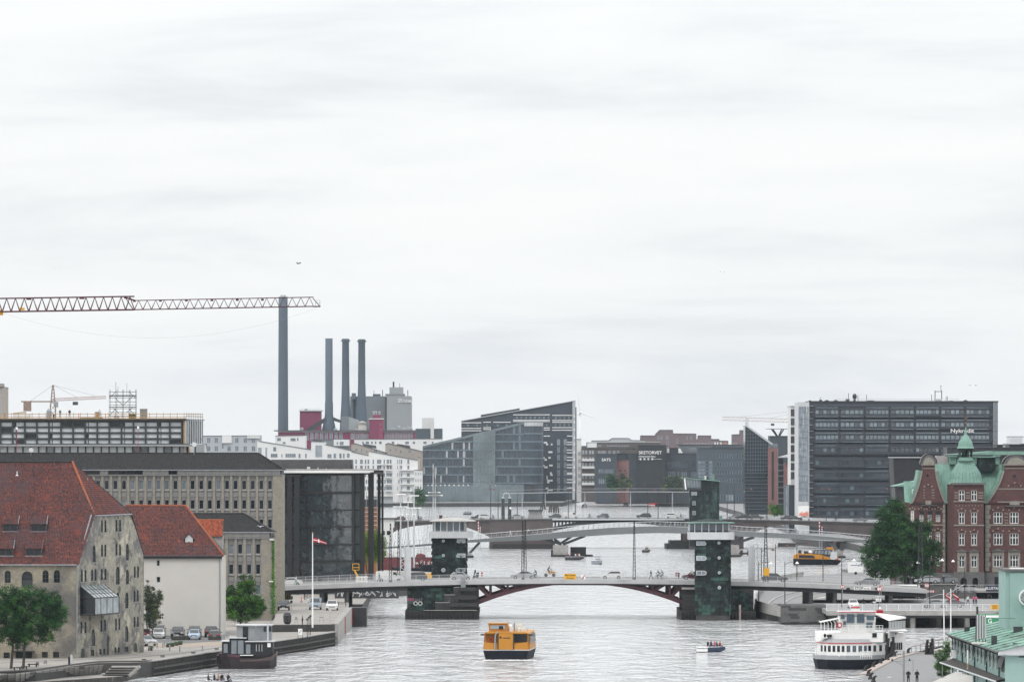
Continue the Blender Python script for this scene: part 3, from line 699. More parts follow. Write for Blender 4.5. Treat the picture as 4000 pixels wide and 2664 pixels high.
for px in(2671,2692,2703,2714,2726):
 g=MB();w_=.42 if px==2671 else .1;g.prism([(TL.x(px),TL.z(1866)),(TL.x(px)+w_,TL.z(1866)),(TL.x(px+5)+w_,TL.z(1911)),(TL.x(px+5),TL.z(1911))][::-1],-.75,-.66);g.bd('mullion',M_w if px==2671 else M_dg,tt_)
g=MB();g.prism([(TL.x(2663),TL.z(1864.5)),(TL.x(2813),TL.z(1877)),(TL.x(2813),TL.z(1880)),(TL.x(2663),TL.z(1867))][::-1],-.9,8.6);g.bd('roof',M_verdi,tt_)
for px,t0,w_,m_ in((2757,1862,.3,M_w),(2787,1856,.42,M_verdi),(2764,1866,.25,M_dg)):
 g=MB();g.tube((TL.x(px),3,TL.z(1873)),(TL.x(px),3,TL.z(t0)),w_,8);g.tube((TL.x(px),3,TL.z(t0)),(TL.x(px),3,TL.z(t0)+.25),w_*1.4,8);g.bd('vent',m_,tt_)
for(px,py) in((2707,1927),(2716,1927),(2711,1965),(2711,2003)):
 g=MB();z=TL.z(py);x=TL.x(px);g.box(x-.5,x+.5,-.14,0,z-.6,z+.6);f_=g.bd('window',M_g,tt_);g=MB();g.box(x-.36,x+.36,-.17,-.14,z-.45,z+.45);g.bd('pane',M_lit if py!=1927 else M_glass_l,f_)
for(px,py) in((2762,1925),(2780,1925),(2763,1967),(2780,1967),(2763,2004),(2780,2004)):
 g=MB();g.tube((TL.x(px),-.2,TL.z(py)),(TL.x(px),0,TL.z(py)),.36,12);f_=g.bd('porthole',M_copdk,tt_);g=MB();g.tube((TL.x(px),-.23,TL.z(py)),(TL.x(px),-.19,TL.z(py)),.24,12);g.bd('pane',M_gl,f_)
t_=L.thing('bridge_kiosk','small flat-roofed grey kiosk on the far road bridge','kiosk')
g=MB();L.bx(g,2066,2118,1996,2026,2,6);g.bd('wall',M_c,t_);g=MB();L.bx(g,2063,2121,1991,1996,1.5,6.5);g.bd('roof',M_dg,t_);g=MB();L.bx(g,2094,2108,2000,2010,1.96,2);g.bd('window',M_glass_l,t_)
g=MB();L.bx(g,2062,2120,2013,2027,.4,1.4);g.bd('plinth',M_g,t_)
for px,lab in((1965,'left one of two dark tapered bridge pylons joined by a hoop'),(1991,'right one of two dark tapered bridge pylons, white notice on it')):
 t_=L.thing('bridge_pylon',lab,'pylon','dark tapered pylons');g=MB();xa=L.x(px);w=.55;h0=zl(px)
 g.prism([(xa-w,h0),(xa+w,h0),(xa+w*.85,L.z(1945)),(xa-w*.85,L.z(1945))],2,3.6);g.bd('body',mat('greenish_black_steel',(.035,.045,.045),.6,.2),t_)
 g=MB();g.prism([(xa-w,L.z(1945)),(xa+w,L.z(1945)),(xa+w*.7,L.z(1943)),(xa-w*.7,L.z(1943))],1.9,3.7);g.bd('cap',M_w,t_)
 g=MB()
 for k in range(8):
  a0,a1=pi*k/8,pi*(k+1)/8;cx=L.x(1978);rr_=1.05
  g.tube((cx+rr_*cos(a0),2.4+(px>1980),L.z(1943)+rr_*1.4*sin(a0)),(cx+rr_*cos(a1),2.4+(px>1980),L.z(1943)+rr_*1.4*sin(a1)),.09,5)
 g.bd('hoop',M_lg,t_)
 if px==1991:g=MB();g.box(xa-.1,xa+.5,1.9,2,L.z(1988),L.z(1980));g.bd('notice',M_w,t_)
for px,t0,b0,lab in((3197,2030,2084,'taller red and white marker pole at the right arch of the far road bridge'),(3207,2052,2084,'shorter red and white marker pole at the right arch of the far road bridge'),(1869,2032,2074,'taller red and white marker pole at the left arch of the far road bridge'),(1876,2055,2074,'shorter red and white marker pole at the left arch of the far road bridge')):
 t_=L.thing('marker_pole',lab,'pole','red and white marker poles');n=8
 for k in range(n):
  g=MB();z0,z1=L.z(b0),L.z(t0);g.tube((L.x(px),-6,z0+(z1-z0)*k/n),(L.x(px),-6,z0+(z1-z0)*(k+1)/n),.13,6);g.bd('band',M_red if k%2 else M_w,t_)
 g=MB();g.tube((L.x(px),-6,-1),(L.x(px),-6,L.z(b0)),.1,6);g.bd('foot',M_g,t_)
def pend_mesh(h):
 g=MB();g.tube((0,0,0),(0,0,h*.6),.13,6,.10);g.tube((0,0,h*.6),(0,0,h),.09,6,.05);return g.mesh('mast',mat('lamp_black',(.02,.02,.022),.5,.2))
for k,(px,y,t0) in enumerate(((1917,1,1895),(1945,24,1925),(2021,24,1918),(2220,1,1888),(2250,24,1890),(2537,24,1888),(2571,1,1890),(2841,1,1892),(2879,24,1895),(2922,1,1905),(3228,1,1895),(3210,24,1900),(3475,24,1900),(1628,24,1900))):
 h=L.z(t0)-zl(px);o=inst('lamp_mast',pend_mesh(h),None,(L.loc[0]+L.x(px),L.D+y,zl(px)))
 tag(o,('slim dark lamp mast on the far road bridge, '+('left of the hooped pylons','close behind the left hooped pylon','between pylons and kiosk','near kerb right of the kiosk','far kerb right of the kiosk','far kerb over the steel span','near kerb over the steel span','first right of the square tower','second right of the square tower','third right of the square tower','near kerb by the marker poles','far kerb by the marker poles','beside the big tree','behind the left copper tower')[k]),'lamp mast','slim lamp masts on the far road bridge')
for k,(px,y) in enumerate(((2881,1),(2928,1),(3232,1),(2224,1),(2549,1),(1905,1),(1922,1),(3218,24),(3475,24))):
 t_=thing('pendant_lantern','small red-brown bell lantern '+('just right of the square tower','farther right of the square tower','left one by the marker poles','right of the bridge kiosk','over the steel span','left of the hooped pylons','closest to the hooped pylons','right one by the marker poles','beside the big tree')[k],'lantern',(L.loc[0]+L.x(px)+.6,L.D+y,L.z(1913)),group='bell lanterns over the far road bridge')
 g=MB();g.lathe([(.38,0),(.36,.12),(.16,.4),(.05,.5)],n=8);g.bd('shade',mat('lantern_red',(.12,.03,.03),.5,.1),t_);g=MB();g.tube((0,0,.5),(0,0,1.6),.03,4);g.tube((0,0,1.6),(-.6,0,1.6),.03,4);g.bd('hanger',M_k,t_)
# curving footbridge
S=Fr(1800,2560,0.0)
fb=S.thing('footbridge','slender curved grey footbridge on V shaped struts crossing in front of the far road bridge','bridge')
topr=[(1480,2138),(1600,2130),(1700,2121),(1820,2110),(2000,2094),(2100,2087),(2230,2073),(2400,2060),(2565,2055),(2690,2059),(2860,2071),(2900,2075),(3100,2085),(3250,2097),(3400,2110),(3560,2124)]
thk=[(1480,6),(1820,9),(2000,18),(2100,23),(2230,25),(2400,27),(2565,26),(2690,25),(2860,21),(3100,18),(3300,10),(3560,7)]
def li(tab,p):
 for(a,ra),(c,rc) in zip(tab,tab[1:]):
  if p<=c:return ra+(rc-ra)*(p-a)/(c-a)
 return tab[-1][1]
yo=lambda px:-55+55*cos((px-2480)/1000*1.3)
def zf(px):return H-(li(topr,px)-YH)/F*(S.D+yo(px))
def fx(px):return(px-2000)/F*(S.D+yo(px))-S.loc[0]
g=MB();rings=[];g2=MB();r2=[]
for k in range(61):
 px=1480+2080*k/60;y=yo(px);x=fx(px);z=zf(px);th=li(thk,px)/S.s
 rings.append([(x,y+.3,z-th),(x,y+5.5,z-th),(x,y+7,z),(x,y,z)]);r2.append([(x,y+.2,z+.01),(x,y+6.8,z+.01),(x,y+6.8,z+.06),(x,y+.2,z+.06)])
g.loft(rings,closed=True);g.bd('box_girder',mat('grey_girder',(.155,.165,.17),.6,.08,.3),fb)
g2.loft(r2,closed=True);g2.bd('deck_surface',M_deck,fb)
for yy,nm in((0,'near'),(7,'far')):
 g=MB()
 for k in range(104):
  pa,pb_=1480+20*k,1500+20*k
  for hh,rd in((1.3,.04),(.7,.012),(.35,.012)):
   g.tube((fx(pa),yo(pa)+yy,zf(pa)+hh),(fx(pb_),yo(pb_)+yy,zf(pb_)+hh),rd,4,caps=False)
 g.bd('handrail',M_lg,fb)
 for k in range(105):
  pa=1480+20*k;g3=MB();g3.tube((fx(pa)-.2,yo(pa)+yy,zf(pa)),(fx(pa)+.1,yo(pa)+yy+(-.1 if yy==0 else .1),zf(pa)+1.3),.045,4);g3.bd('post',M_g,fb)
M_strut=mat('dark_strut',(.05,.052,.055),.6,.2)
def fpt(px,py,dy=0):D=S.D+yo(px)+3;return V3(((px-2000)/F*D-S.loc[0],yo(px)+3+dy,H-(py-YH)/F*D))
for(a,b_,c,d_) in((2192,2124,2112,2101),(2192,2124,2165,2104),(2186,2126,2232,2095),(2200,2126,2285,2093),(1834,2160,1872,2119),(1822,2162,1822,2112),(2868,2128,2900,2100),(2868,2124,2944,2098),(3265,2148,3238,2116),(3270,2148,3252,2114),(3285,2148,3288,2118),(3290,2148,3303,2118)):
 for dy in(-1.5,1.5):g=MB();g.tube(fpt(a,b_,dy),fpt(c,d_,dy),.36,5);g.bd('strut',M_strut,fb)
for(a,c,t0,b0,wd) in((2160,2219,2129,2185,5),(1812,1842,2158,2190,3),(2848,2886,2127,2190,4),(3262,3293,2147,2190,3)):
 m_=(a+c)/2;g=MB();p0,p1=fpt(a,t0),fpt(c,b0);g.box(p0.x,p1.x,p0.y-wd,p0.y+wd,-2,p0.z);g.bd('pier',M_c,fb)
 g=MB();g.box(p0.x-.6,p1.x+.6,p0.y-wd-1,p0.y+wd+1,-1,.55);g.bd('fender',M_fe,fb)
t_=thing('pier_guard','dark timber guard platform beside the footbridge pier, round black end','fender',(*gp(2245,2172,0),0))
g=MB();g.box(-5.5,2.5,-3,3,-1,.5);g.lathe([(3,-1),(3,.5)],(2.2,0,0),12);g.bd('platform',M_fe,t_);g=MB();g.box(-1.2,3.2,0,2.5,.5,2.6);g.lathe([(1.2,.5),(1.2,1.9)],(-5.6,0,0),8);g.bd('housing',M_dg,t_)
t_=thing('guide_beam','long low dark guide beam with three posts right of the front copper tower','fender',(*gp(2900,2168,0),0));g=MB();g.box(-4.5,3,-.3,.3,.2,.8);g.bd('beam',M_wood,t_)
for x in(-3,-.3,1.8):g=MB();g.box(x-.4,x+.4,-.5,.5,-1,1.4);g.bd('post',M_fe,t_)
t_=thing('float_block','grey concrete float block on the water under the footbridge','float',(*gp(3072,2135,0),0));g=MB();g.box(-2.6,2.8,-2,2,-.8,1.15);g.bd('body',M_conc_dk,t_);g=MB();g.box(-2.65,2.85,-2.05,2.05,1.15,1.3);g.bd('cap',M_c,t_)
Q=Fr(3300,2300,0.0);q_=Q.thing('footbridge','thin far-off footbridge on single posts before the shopping mall','bridge')
def qz(p):return Q.z(1925-9*(1-((p-2500)/600)**2)+3)
g=MB();curve_strip(g,1960,2720,lambda p:qz(p)-.4,qz,0,4,20,Q);g.bd('deck',M_g,q_)
for y in(0,4):g=MB();curve_strip(g,1960,2720,lambda p:qz(p)+1.4,lambda p:qz(p)+1.55,y,y+.1,20,Q);g.bd('handrail',M_g,q_)
for px in(2040,2130,2285,2463,2627):g=MB();g.tube((Q.x(px),2,-1),(Q.x(px),2,qz(px)-.4),.3,8);g.bd('pier',M_g,q_)
t_=thing('harbour_beacon','red and white banded square beacon tower by the far quay','beacon',(*xd(2555,3560),0))
for k in range(5):
 g=MB();s0=1.9-.13*k;g.box(-s0*.95,s0*.95,-s0,s0,.6+k*1.45,.6+(k+1)*1.45);g.bd('band',M_red if k%2==0 else M_w,t_)
g=MB();g.box(-2.6,2.6,-2.6,2.6,-1,.6);g.bd('base',M_red,t_)
g=MB();g.tube((0,0,7.8),(0,0,10.5),.1);g.bd('pole',M_yel,t_)
t_=thing('pontoon','long pale floating pontoon beside the striped beacon','pontoon',(*xd(2625,3450),0));g=MB();g.box(-9,14,-5,5,-.5,1.3);g.bd('hull',M_cream,t_);g=MB();g.box(-8,13,-5.05,-5,2.1,2.25);[g.box(x,x+.12,-5.05,-4.95,1.3,2.1) for x in range(-8,14,2)];g.bd('rail',M_lg,t_)
for px,py,lab in((2154,2000,'leftmost splayed dark mooring dolphin in the far basin'),(2173,2003,'bulky dark mooring dolphin in the far basin'),(2120,1990,'tall dark mooring dolphin at the quay corner'),(2282,1983,'small mooring dolphin of three stubs out in the water'),(2445,1973,'row of black stubs by the mall quay')):
 t_=thing('mooring_dolphin',lab,'mooring post',(*gp(px,py,0),0),group='mooring dolphins')
 for k in range(4):g=MB();a=k*1.57;hh=4.5 if py>1984 else 2.4;g.tube((cos(a)*1.3,sin(a)*1.3,-1),(cos(a)*.6,sin(a)*.6,hh*(1-.12*k)),.38,6);g.bd('pile',M_wood,t_)
# far buildings
def fwin(w,h,gm,fm,bars=0,fw=.12):
 key=('fw',round(w,1),round(h,1),gm.name,fm.name,bars)
 if key in WCACHE:return WCACHE[key]
 g=MB();w,h=round(w,1),round(h,1);g.poly([(-w/2,-.03,-h/2),(w/2,-.03,-h/2),(w/2,-.03,h/2),(-w/2,-.03,h/2)]);g.cm=1
 g.box(-w/2,w/2,-.12,-.02,-h/2,-h/2+fw);g.box(-w/2,w/2,-.12,-.02,h/2-fw,h/2);g.box(-w/2,-w/2+fw,-.12,-.02,-h/2+fw,h/2-fw);g.box(w/2-fw,w/2,-.12,-.02,-h/2+fw,h/2-fw)
 for k in range(bars):x=-w/2+w*(k+1)/(bars+1);g.box(x-fw/2,x+fw/2,-.11,-.02,-h/2+fw,h/2-fw)
 WCACHE[key]=g.mesh('window',[gm,fm]);return WCACHE[key]
def W1(parent,fr,px,py,pw,ph,gm,fm,y=0,bars=0,rz=0.0):
 return inst('window',fwin(pw/fr.s,ph/fr.s,gm,fm,bars),parent,(fr.x(px),y,fr.z(py)),rz)
def outline(fr,pts):return[(fr.x(a),fr.z(b_)) for a,b_ in pts]
def blk(t_,fr,pts,y0,y1,m,name='wall'):
 g=MB();o=outline(fr,pts) if len(pts)>2 else outline(fr,[(pts[0][0],pts[1][1]),(pts[1][0],pts[1][1]),(pts[1][0],pts[0][1]),(pts[0][0],pts[0][1])])
 g.prism(o,y0,y1);return g.bd(name,m,t_)
GB=2400
def gr(fr):return YH+(H-2.0)*fr.s
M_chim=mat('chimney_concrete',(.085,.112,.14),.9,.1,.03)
M_chim2=mat('pale_boiler_cladding',(.29,.31,.32),.8,.08,.02)
M_chim3=mat('grey_boiler_cladding',(.17,.19,.205),.8,.1,.02)
M_crim=mat('crimson_render',(.19,.03,.075),.9,.12,.03)
M_wf=glass('far_glass',(.04,.06,.08),.15)
M_win_grey=glass('greyish_glass',(.15,.18,.21),.2)
M_wht=mat('white_render',(.72,.72,.71),.85,.05,.05,dirt_glint=[((.58,.59,.60),.05,.5,.75)])
M_wht2=mat('offwhite_render',(.60,.60,.58),.85,.06,.05)
M_greyr=mat('pale_grey_render',(.40,.42,.44),.85,.06,.05)
M_tan=mat('tan_render',(.36,.32,.28),.85,.08,.05)
M_dkroof=mat('felt_roof',(.07,.075,.08),.85,.2,.1)
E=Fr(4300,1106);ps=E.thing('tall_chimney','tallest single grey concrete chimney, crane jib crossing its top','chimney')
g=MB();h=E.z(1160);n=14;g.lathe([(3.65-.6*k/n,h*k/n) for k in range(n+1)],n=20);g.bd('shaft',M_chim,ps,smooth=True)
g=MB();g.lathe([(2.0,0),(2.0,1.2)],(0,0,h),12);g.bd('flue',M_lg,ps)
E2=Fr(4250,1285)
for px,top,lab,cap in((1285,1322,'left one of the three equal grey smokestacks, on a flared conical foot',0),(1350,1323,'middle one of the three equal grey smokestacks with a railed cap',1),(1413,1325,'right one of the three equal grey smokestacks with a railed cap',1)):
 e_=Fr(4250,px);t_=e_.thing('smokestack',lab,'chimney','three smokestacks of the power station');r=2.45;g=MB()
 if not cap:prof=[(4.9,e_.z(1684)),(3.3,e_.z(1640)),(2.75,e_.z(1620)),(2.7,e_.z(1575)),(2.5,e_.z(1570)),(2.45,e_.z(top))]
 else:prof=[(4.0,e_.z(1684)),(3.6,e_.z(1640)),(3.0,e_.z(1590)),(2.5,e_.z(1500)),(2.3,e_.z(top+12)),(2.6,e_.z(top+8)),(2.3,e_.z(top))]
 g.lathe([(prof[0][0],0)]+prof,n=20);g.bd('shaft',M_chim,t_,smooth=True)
 if cap:
  g=MB();g.lathe([(3.1,e_.z(top+12)),(3.1,e_.z(top+11))],n=16);g.bd('platform',M_chim3,t_)
  g=MB()
  for k in range(12):a=k*pi/6;g.tube((3*cos(a),3*sin(a),e_.z(top+11)),(3*cos(a),3*sin(a),e_.z(top+5)),.1,4)
  g.lathe([(3.05,e_.z(top+6)),(3.05,e_.z(top+5))],n=16);g.bd('railing',M_chim3,t_)
A=Fr(4350,1480);bh=A.thing('boiler_house','big pale and grey windowless power station block with white letters near its top corner','power station')
blk(bh,A,[(1366,1547),(1503,gr(A))],12,60,M_chim3);blk(bh,A,[(1503,1549),(1511,gr(A))],10,60,mat('dark_joint',(.05,.06,.07),.8,.1));blk(bh,A,[(1511,1547),(1604,gr(A))],0,60,M_chim2)
blk(bh,A,[(1520,1512),(1573,1547)],10,30,M_chim2,'plant_room');blk(bh,A,[(1504,1538),(1580,1546)],8,32,M_chim3,'plant_room');blk(bh,A,[(1373,1535),(1388,1560)],5,20,M_chim,'plant_room');blk(bh,A,[(1455,1538),(1483,1548)],14,30,M_chim,'plant_room')
for px,t0,w_ in((1536,1490,.6),(1560,1496,.15),(1493,1522,.25),(1592,1523,.25),(1459,1524,.15)):g=MB();g.tube((A.x(px),12,A.z(1548)),(A.x(px),12,A.z(t0)),w_,6);g.bd('stack',M_k,bh)
text('Ørsted',3.5,M_w,bh,(A.x(1583),-.4,A.z(1566)),ext=.3)
for px in(1374,1388):blk(bh,A,[(px,1550),(px+5,1640)],8,12,M_chim,'duct')
C_=Fr(4200,1350);th_=C_.thing('turbine_hall','long crimson power station hall with a square crimson tower and tall windows','power station')
blk(th_,C_,[(1087,1683),(1445,gr(C_))],0,40,M_crim);blk(th_,C_,[(1496,1683),(1620,gr(C_))],0,40,M_crim)
blk(th_,C_,[(1070,1680),(1445,1684)],-1.5,41,M_dkroof,'roof');blk(th_,C_,[(1497,1680),(1622,1684)],-1.5,41,M_dkroof,'roof')
blk(th_,C_,[(1087,1684.2),(1443,1687)],-.6,0,M_wht2,'cornice');blk(th_,C_,[(1498,1684.2),(1620,1687)],-.6,0,M_wht2,'cornice')
blk(th_,C_,[(1443,1636),(1480,gr(C_))],-3,8,M_crim,'tower');blk(th_,C_,[(1480,1636),(1497,gr(C_))],-2.8,8,mat('crimson_render_pale',(.28,.035,.09),.9,.1,.1),'tower');blk(th_,C_,[(1441,1634),(1499,1638)],-3.4,8.4,M_wht2,'cornice');blk(th_,C_,[(1457,1620),(1488,1634)],-1,6,M_crim,'tower_top')  # right half of the tower in a lighter crimson
for px in(1458,1463,1470,1480,1484):g=MB();g.tube((C_.x(px),2,C_.z(1620)),(C_.x(px),2,C_.z(1608)),.2,4);g.box(C_.x(px)-.5,C_.x(px)+.5,1.8,2.2,C_.z(1610),C_.z(1606));g.bd('antenna',M_lg,th_)
for k in range(8):W1(th_,C_,1199+19*k,1704,12,30,M_win_grey,M_wht2,0)
for k in range(9):W1(th_,C_,1374+9.5*k+(k//2)*1.5,1704,7,24,M_win_grey,M_wht2,0) if 1374+9.5*k<1440 else None
for k in range(11):W1(th_,C_,1505+10.3*k,1702,6.5,24,M_win_grey,M_wht2,0)
for px in(1485,1492):
 for py in(1658,1678,1698):W1(th_,C_,px,py,4,7,M_win_grey,M_crim,-2.85)
t_=C_.thing('crimson_block','square crimson block with a dark flat roof between the tall chimney and smokestacks','building');blk(t_,C_,[(1162,1603),(1245,gr(C_))],45,65,M_crim);blk(t_,C_,[(1158,1600),(1250,1604)],44,66,M_lg,'roof');blk(t_,C_,[(1180,1596),(1192,1600)],50,56,M_chim,'vent');g=MB();[g.tube((C_.x(1165+7*k),44.5,C_.z(1600)),(C_.x(1165+7*k),44.5,C_.z(1594)),.1,4) for k in range(12)];g.box(C_.x(1165),C_.x(1243),44.4,44.6,C_.z(1595),C_.z(1594));g.bd('railing',M_lg,t_)
t_=C_.thing('conveyor_housing','dark sloping coal conveyor housings meeting at the left smokestack','conveyor');blk(t_,C_,[(1196,1683),(1215,1683),(1272,1642),(1268,1629),(1196,1672)][::-1],20,26,M_dg,'gallery');blk(t_,C_,[(1300,1629),(1370,1658),(1366,1662),(1296,1642)][::-1],20,26,M_dg,'gallery');blk(t_,C_,[(1330,1626),(1362,1684)],18,30,M_chim3,'hopper');blk(t_,C_,[(1360,1628),(1398,1640),(1401,1684),(1360,1684)][::-1],17,30,M_chim2,'hopper')
t_=C_.thing('roof_hut','cream hut with a pyramid roof on the crimson hall','hut');blk(t_,C_,[(1399,1652),(1430,1684)],6,14,M_cream,'wall');blk(t_,C_,[(1395,1652),(1434,1652),(1416,1644),(1411,1644)],5,15,M_cream,'roof')
for px,w_,h_,lab in((1178,12,14,'left'),(1310,14,12,''),(1392,10,10,''),(1535,16,14,''),(1558,12,22,''),(1578,14,14,''),(1600,22,18,'')):
 t_=thing('roof_plant',('wide' if w_>12 else 'small' if px<1300 else 'narrow')+' grey plant on the crimson hall, '+('left of the crimson tower' if px<1443 else 'right of the crimson tower'+(', nearest the tower' if px<1550 else ', in the middle' if px<1590 else ', at the end')),'ventilation unit',(C_.loc[0]+C_.x(px),C_.D+3,2+C_.z(1683.5)),group='ventilation plant on the crimson hall')
 g=MB();g.box(-w_/2/C_.s,w_/2/C_.s,0,5,0,h_*.6/C_.s);g.bd('casing',M_chim2,t_);g=MB();[g.tube((x/C_.s,2,0),(x/C_.s,2,h_/C_.s),.25,5) for x in(-w_/3,0,w_/3)];g.bd('vent',M_lg,t_)
V=Fr(4100,1660);t_=V.thing('dark_block','dark blue-grey windowless block with a white square lift tower','building');blk(t_,V,[(1623,1674),(1727,gr(V))],0,30,mat('bluegrey_cladding',(.06,.075,.09),.8,.08));blk(t_,V,[(1648,1632),(1677,1674)],4,20,M_wht2,'tower');blk(t_,V,[(1677,1632),(1694,1674)],4.4,20,M_wht2,'tower');blk(t_,V,[(1682,1674),(1695,gr(V))],-.5,0,M_wht2,'stair_shaft')
def housing(label,D,px,pts,depth,m,wins,roofm=M_dkroof,extra=None,name='apartment_block',gm=M_win_grey):
 fr=Fr(D,px);t_=fr.thing(name,label,'building','waterside housing');base=gr(fr)
 blk(t_,fr,pts+[(pts[-1][0],base),(pts[0][0],base)][:2] if 0 else[(pts[0][0],base),(pts[-1][0],base)]+pts[::-1],0,depth,m)
 for(a,ra),(c,rc) in zip(pts,pts[1:]):
  if c-a>8:
   g=MB();o=outline(fr,[(a,ra),(c,rc),(c,rc-1.6),(a,ra-1.6)]);g.prism(o,-.3,depth+.3);g.bd('roof',roofm,t_)
 for w in wins:W1(t_,fr,w[0],w[1],w[2],w[3],w[5] if len(w)>5 else gm,M_greyr,0,w[4] if len(w)>4 else 0)
 if extra:extra(t_,fr)
 return t_,fr
housing('pale grey flat-roofed block, farthest left of the waterside housing',3900,900,[(790,1703),(1016,1702)],25,M_greyr,[(x,y,14,20,1) for y in(1720,1752) for x in(815,845,895,925,958,990)]+[(x,1742,8,20) for x in(805,870)],extra=lambda t,f:[blk(t,f,[(868,1702),(905,1730)],-1,0,M_wht,'bay'),blk(t,f,[(965,1702),(1016,1712)],-1,0,M_wht2,'bay')])
housing('white block with a balcony band behind the sloping-roofed housing',3850,1130,[(1075,1703),(1193,1701)],25,M_wht,[(1145,1717,20,12,2),(1163,1716,6,12),(1090,1716,14,12,1),(1110,1730,12,8)])
housing('low grey row with a white bay in front of the crimson hall',4050,1280,[(1215,1718),(1365,1716)],20,M_chim3,[(1318,1731,5,9),(1335,1731,15,13,1)],extra=lambda t,f:blk(t,f,[(1304,1717),(1365,1741)],-2,0,M_wht,'bay') and[W1(t,f,1335,1731,15,13,M_win_grey,M_greyr,-2.1,1),W1(t,f,1318,1731,5,9,M_win_grey,M_greyr,-2.1)])
housing('long low white terrace below the crimson hall',4000,1500,[(1384,1716),(1727,1714)],20,M_wht,[(x,1729,w_,10) for x,w_ in((1418,0.1+7),(1435,14),(1453,6),(1467,6),(1486,10),(1535,10),(1590,15),(1617,9),(1660,13),(1690,6))])
housing('white block with three saw-tooth sloping roofs, left of the glass building roof',3550,1150,[(1005,1724),(1012,1724),(1215,1757),(1216,1729),(1220,1725),(1268,1726),(1270,1737),(1390,1765)],30,M_wht,[(1015,1768,14,40,1,M_glass_l),(1040,1768,7,40,0,M_glass_l),(1073,1754,12,17),(1071,1779,26,15,3),(1101,1780,4,14),(1135,1779,40,15,4),(1170,1780,8,17),(1195,1780,6,17),(1245,1762,26,46,1,M_glass_l),(1287,1781,16,16,1),(1308,1780,10,18),(1330,1780,9,19),(1343,1780,6,19),(1369,1779,28,16,3)])
for pts,lab in(([(1372,1736),(1385,1732),(1512,1770)],'tan block with a sloping roof, left of the pair'),([(1505,1736),(1515,1731),(1655,1765)],'tan block with a sloping roof, right of the pair')):
 housing(lab,3700,1450,pts,20,M_tan,[(pts[0][0]+20,1757,8,11),(pts[0][0]+40,1758,5,15),(pts[0][0]+95,1762,12,12,1),(pts[0][0]+60,1764,8,8)],extra=lambda t,f,p=pts:blk(t,f,[(p[0][0]+45,1733),(p[0][0]+95,1740),(p[0][0]+98,1752),(p[0][0]+45,1744)][::-1],3,9,M_dkroof,'dormer'))
ww=[]
for k,y in enumerate((1803,1825,1855,1881,1907)):
 for x,w_ in((1378,5),(1391,6),(1412,11),(1428,6),(1439,7),(1458,6),(1481,17),(1501,6),(1515,10),(1526,7),(1553,3),(1560,3),(1568,6),(1595,8)):
  if k and RN()<.2:x+=3
  hh=17 if k==0 else 15
  if x<1420 and k>1:continue
  ww.append((x,y,w_+(4 if k>1 and w_>6 else 0),hh,1 if w_>9 else 0))
def balc(t,f):
 for y in(1816,1838,1866,1893,1919):
  for a,c in((1473,1496),(1505,1530),(1560,1640)):
   if a==1560 and y<1820:continue
   g=MB();f.bx(g,a,c,y-5,y,-1.6,0);g.bd('balcony',M_wht,t)
housing('big white six-storey housing block with a long sloping roof and balconies by the water',3480,1500,[(1366,1764),(1372,1765),(1440,1780),(1441,1763),(1640,1800)],40,M_wht,ww,extra=balc)
for ii,(a,c,top) in enumerate(((1632,1642,1785),(1618,1650,1835))):
 housing(('narrow tan return wall beside the angular glass office block','pale stepped housing end with curved balconies beside the glass office block')[ii],3440-20*ii,(a+c)/2,[(a,top),(c,top+3)],12,(M_tan,M_wht2)[ii],[(a+(c-a)*q,y,4,11) for y in(1850,1876,1903) for q in((.5,) if ii==0 else(.2,.5,.8))])
t_=thing('boathouse','low pale boathouse with sliding doors on the quay under the white housing','shed',(*xd(1505,3410),2));g=MB();g.box(-10,4,0,6,0,3.6);g.bd('wall',M_greyr,t_);g=MB();g.box(-11,5,-1.5,6.5,3.6,4.1);g.bd('roof',M_wht2,t_)
for k in range(6):g=MB();g.box(-9.5+k*1.5,-8.3+k*1.5,-.1,0,.2,3);g.bd('door',M_lg,t_)
AB=Fr(3500,1900);t_=AB.thing('glass_office','angular blue-grey glass office block with a roof sloping up to a rounded corner','building');base=gr(AB)
M_fin=mat('bluegrey_fins',(.05,.066,.085),.5,.25,.3);M_band=mat('bluegrey_band',(.13,.17,.20),.5,.1,.1);M_aqua=glass('aqua_glass',(.13,.17,.185),.12,.45,.06)
trow=lambda p:1745-(p-1651)*95/396
blk(t_,AB,[(1651,base),(2047,base),(2047,1656),(1651,1750)],.6,45,M_wf)
fl=[1725,1758,1790,1822,1854,1887]
def fins(x0,x1,t0,b0,m=M_fin,w_=.55,dx=1.55):
 x=AB.x(x0);
 while x<AB.x(x1)-.3:
  px=AB.px+x*AB.s;tt=max(t0,trow(px)+5)
  if tt<b0-6:g=MB();g.box(x,x+w_*RU(.7,1.3),-.1,.6,AB.z(b0),AB.z(tt));g.bd('fin',m if RN()<.7 else M_band if RN()<.6 else M_greyr,t_)
  x+=dx
for k,r in enumerate([1696]+fl):
 for a,c in((1651,1848),(1935,2047)):
  aa=a
  while trow(aa)>r-6 and aa<c:aa+=6
  if aa<c-6:g=MB();AB.bx(g,aa,c,r-2.5,r+2.5,-.35,.6);g.bd('floor_band',M_band,t_)
prev=1640
for r in[1696]+fl+[]:
 fins(1653,1847,prev,r-3,dx=3.1,w_=1.1);fins(1937,2046,prev,r-3,dx=3.1,w_=1.1);prev=r+3
g=MB();g.prism(outline(AB,[(1651,1751),(2047,1657),(2047,1648),(1651,1742)])[::1],-.5,45.5);g.bd('roof_edge',M_aqua,t_)
blk(t_,AB,[(1848,base),(1935,base),(1935,1679),(1848,1700)],-.8,.6,M_aqua,'atrium_glass')
for k in range(1,8):g=MB();AB.bx(g,1848,1935,1700+k*30,1701+k*30,-.95,-.8);g.bd('transom',M_band,t_)
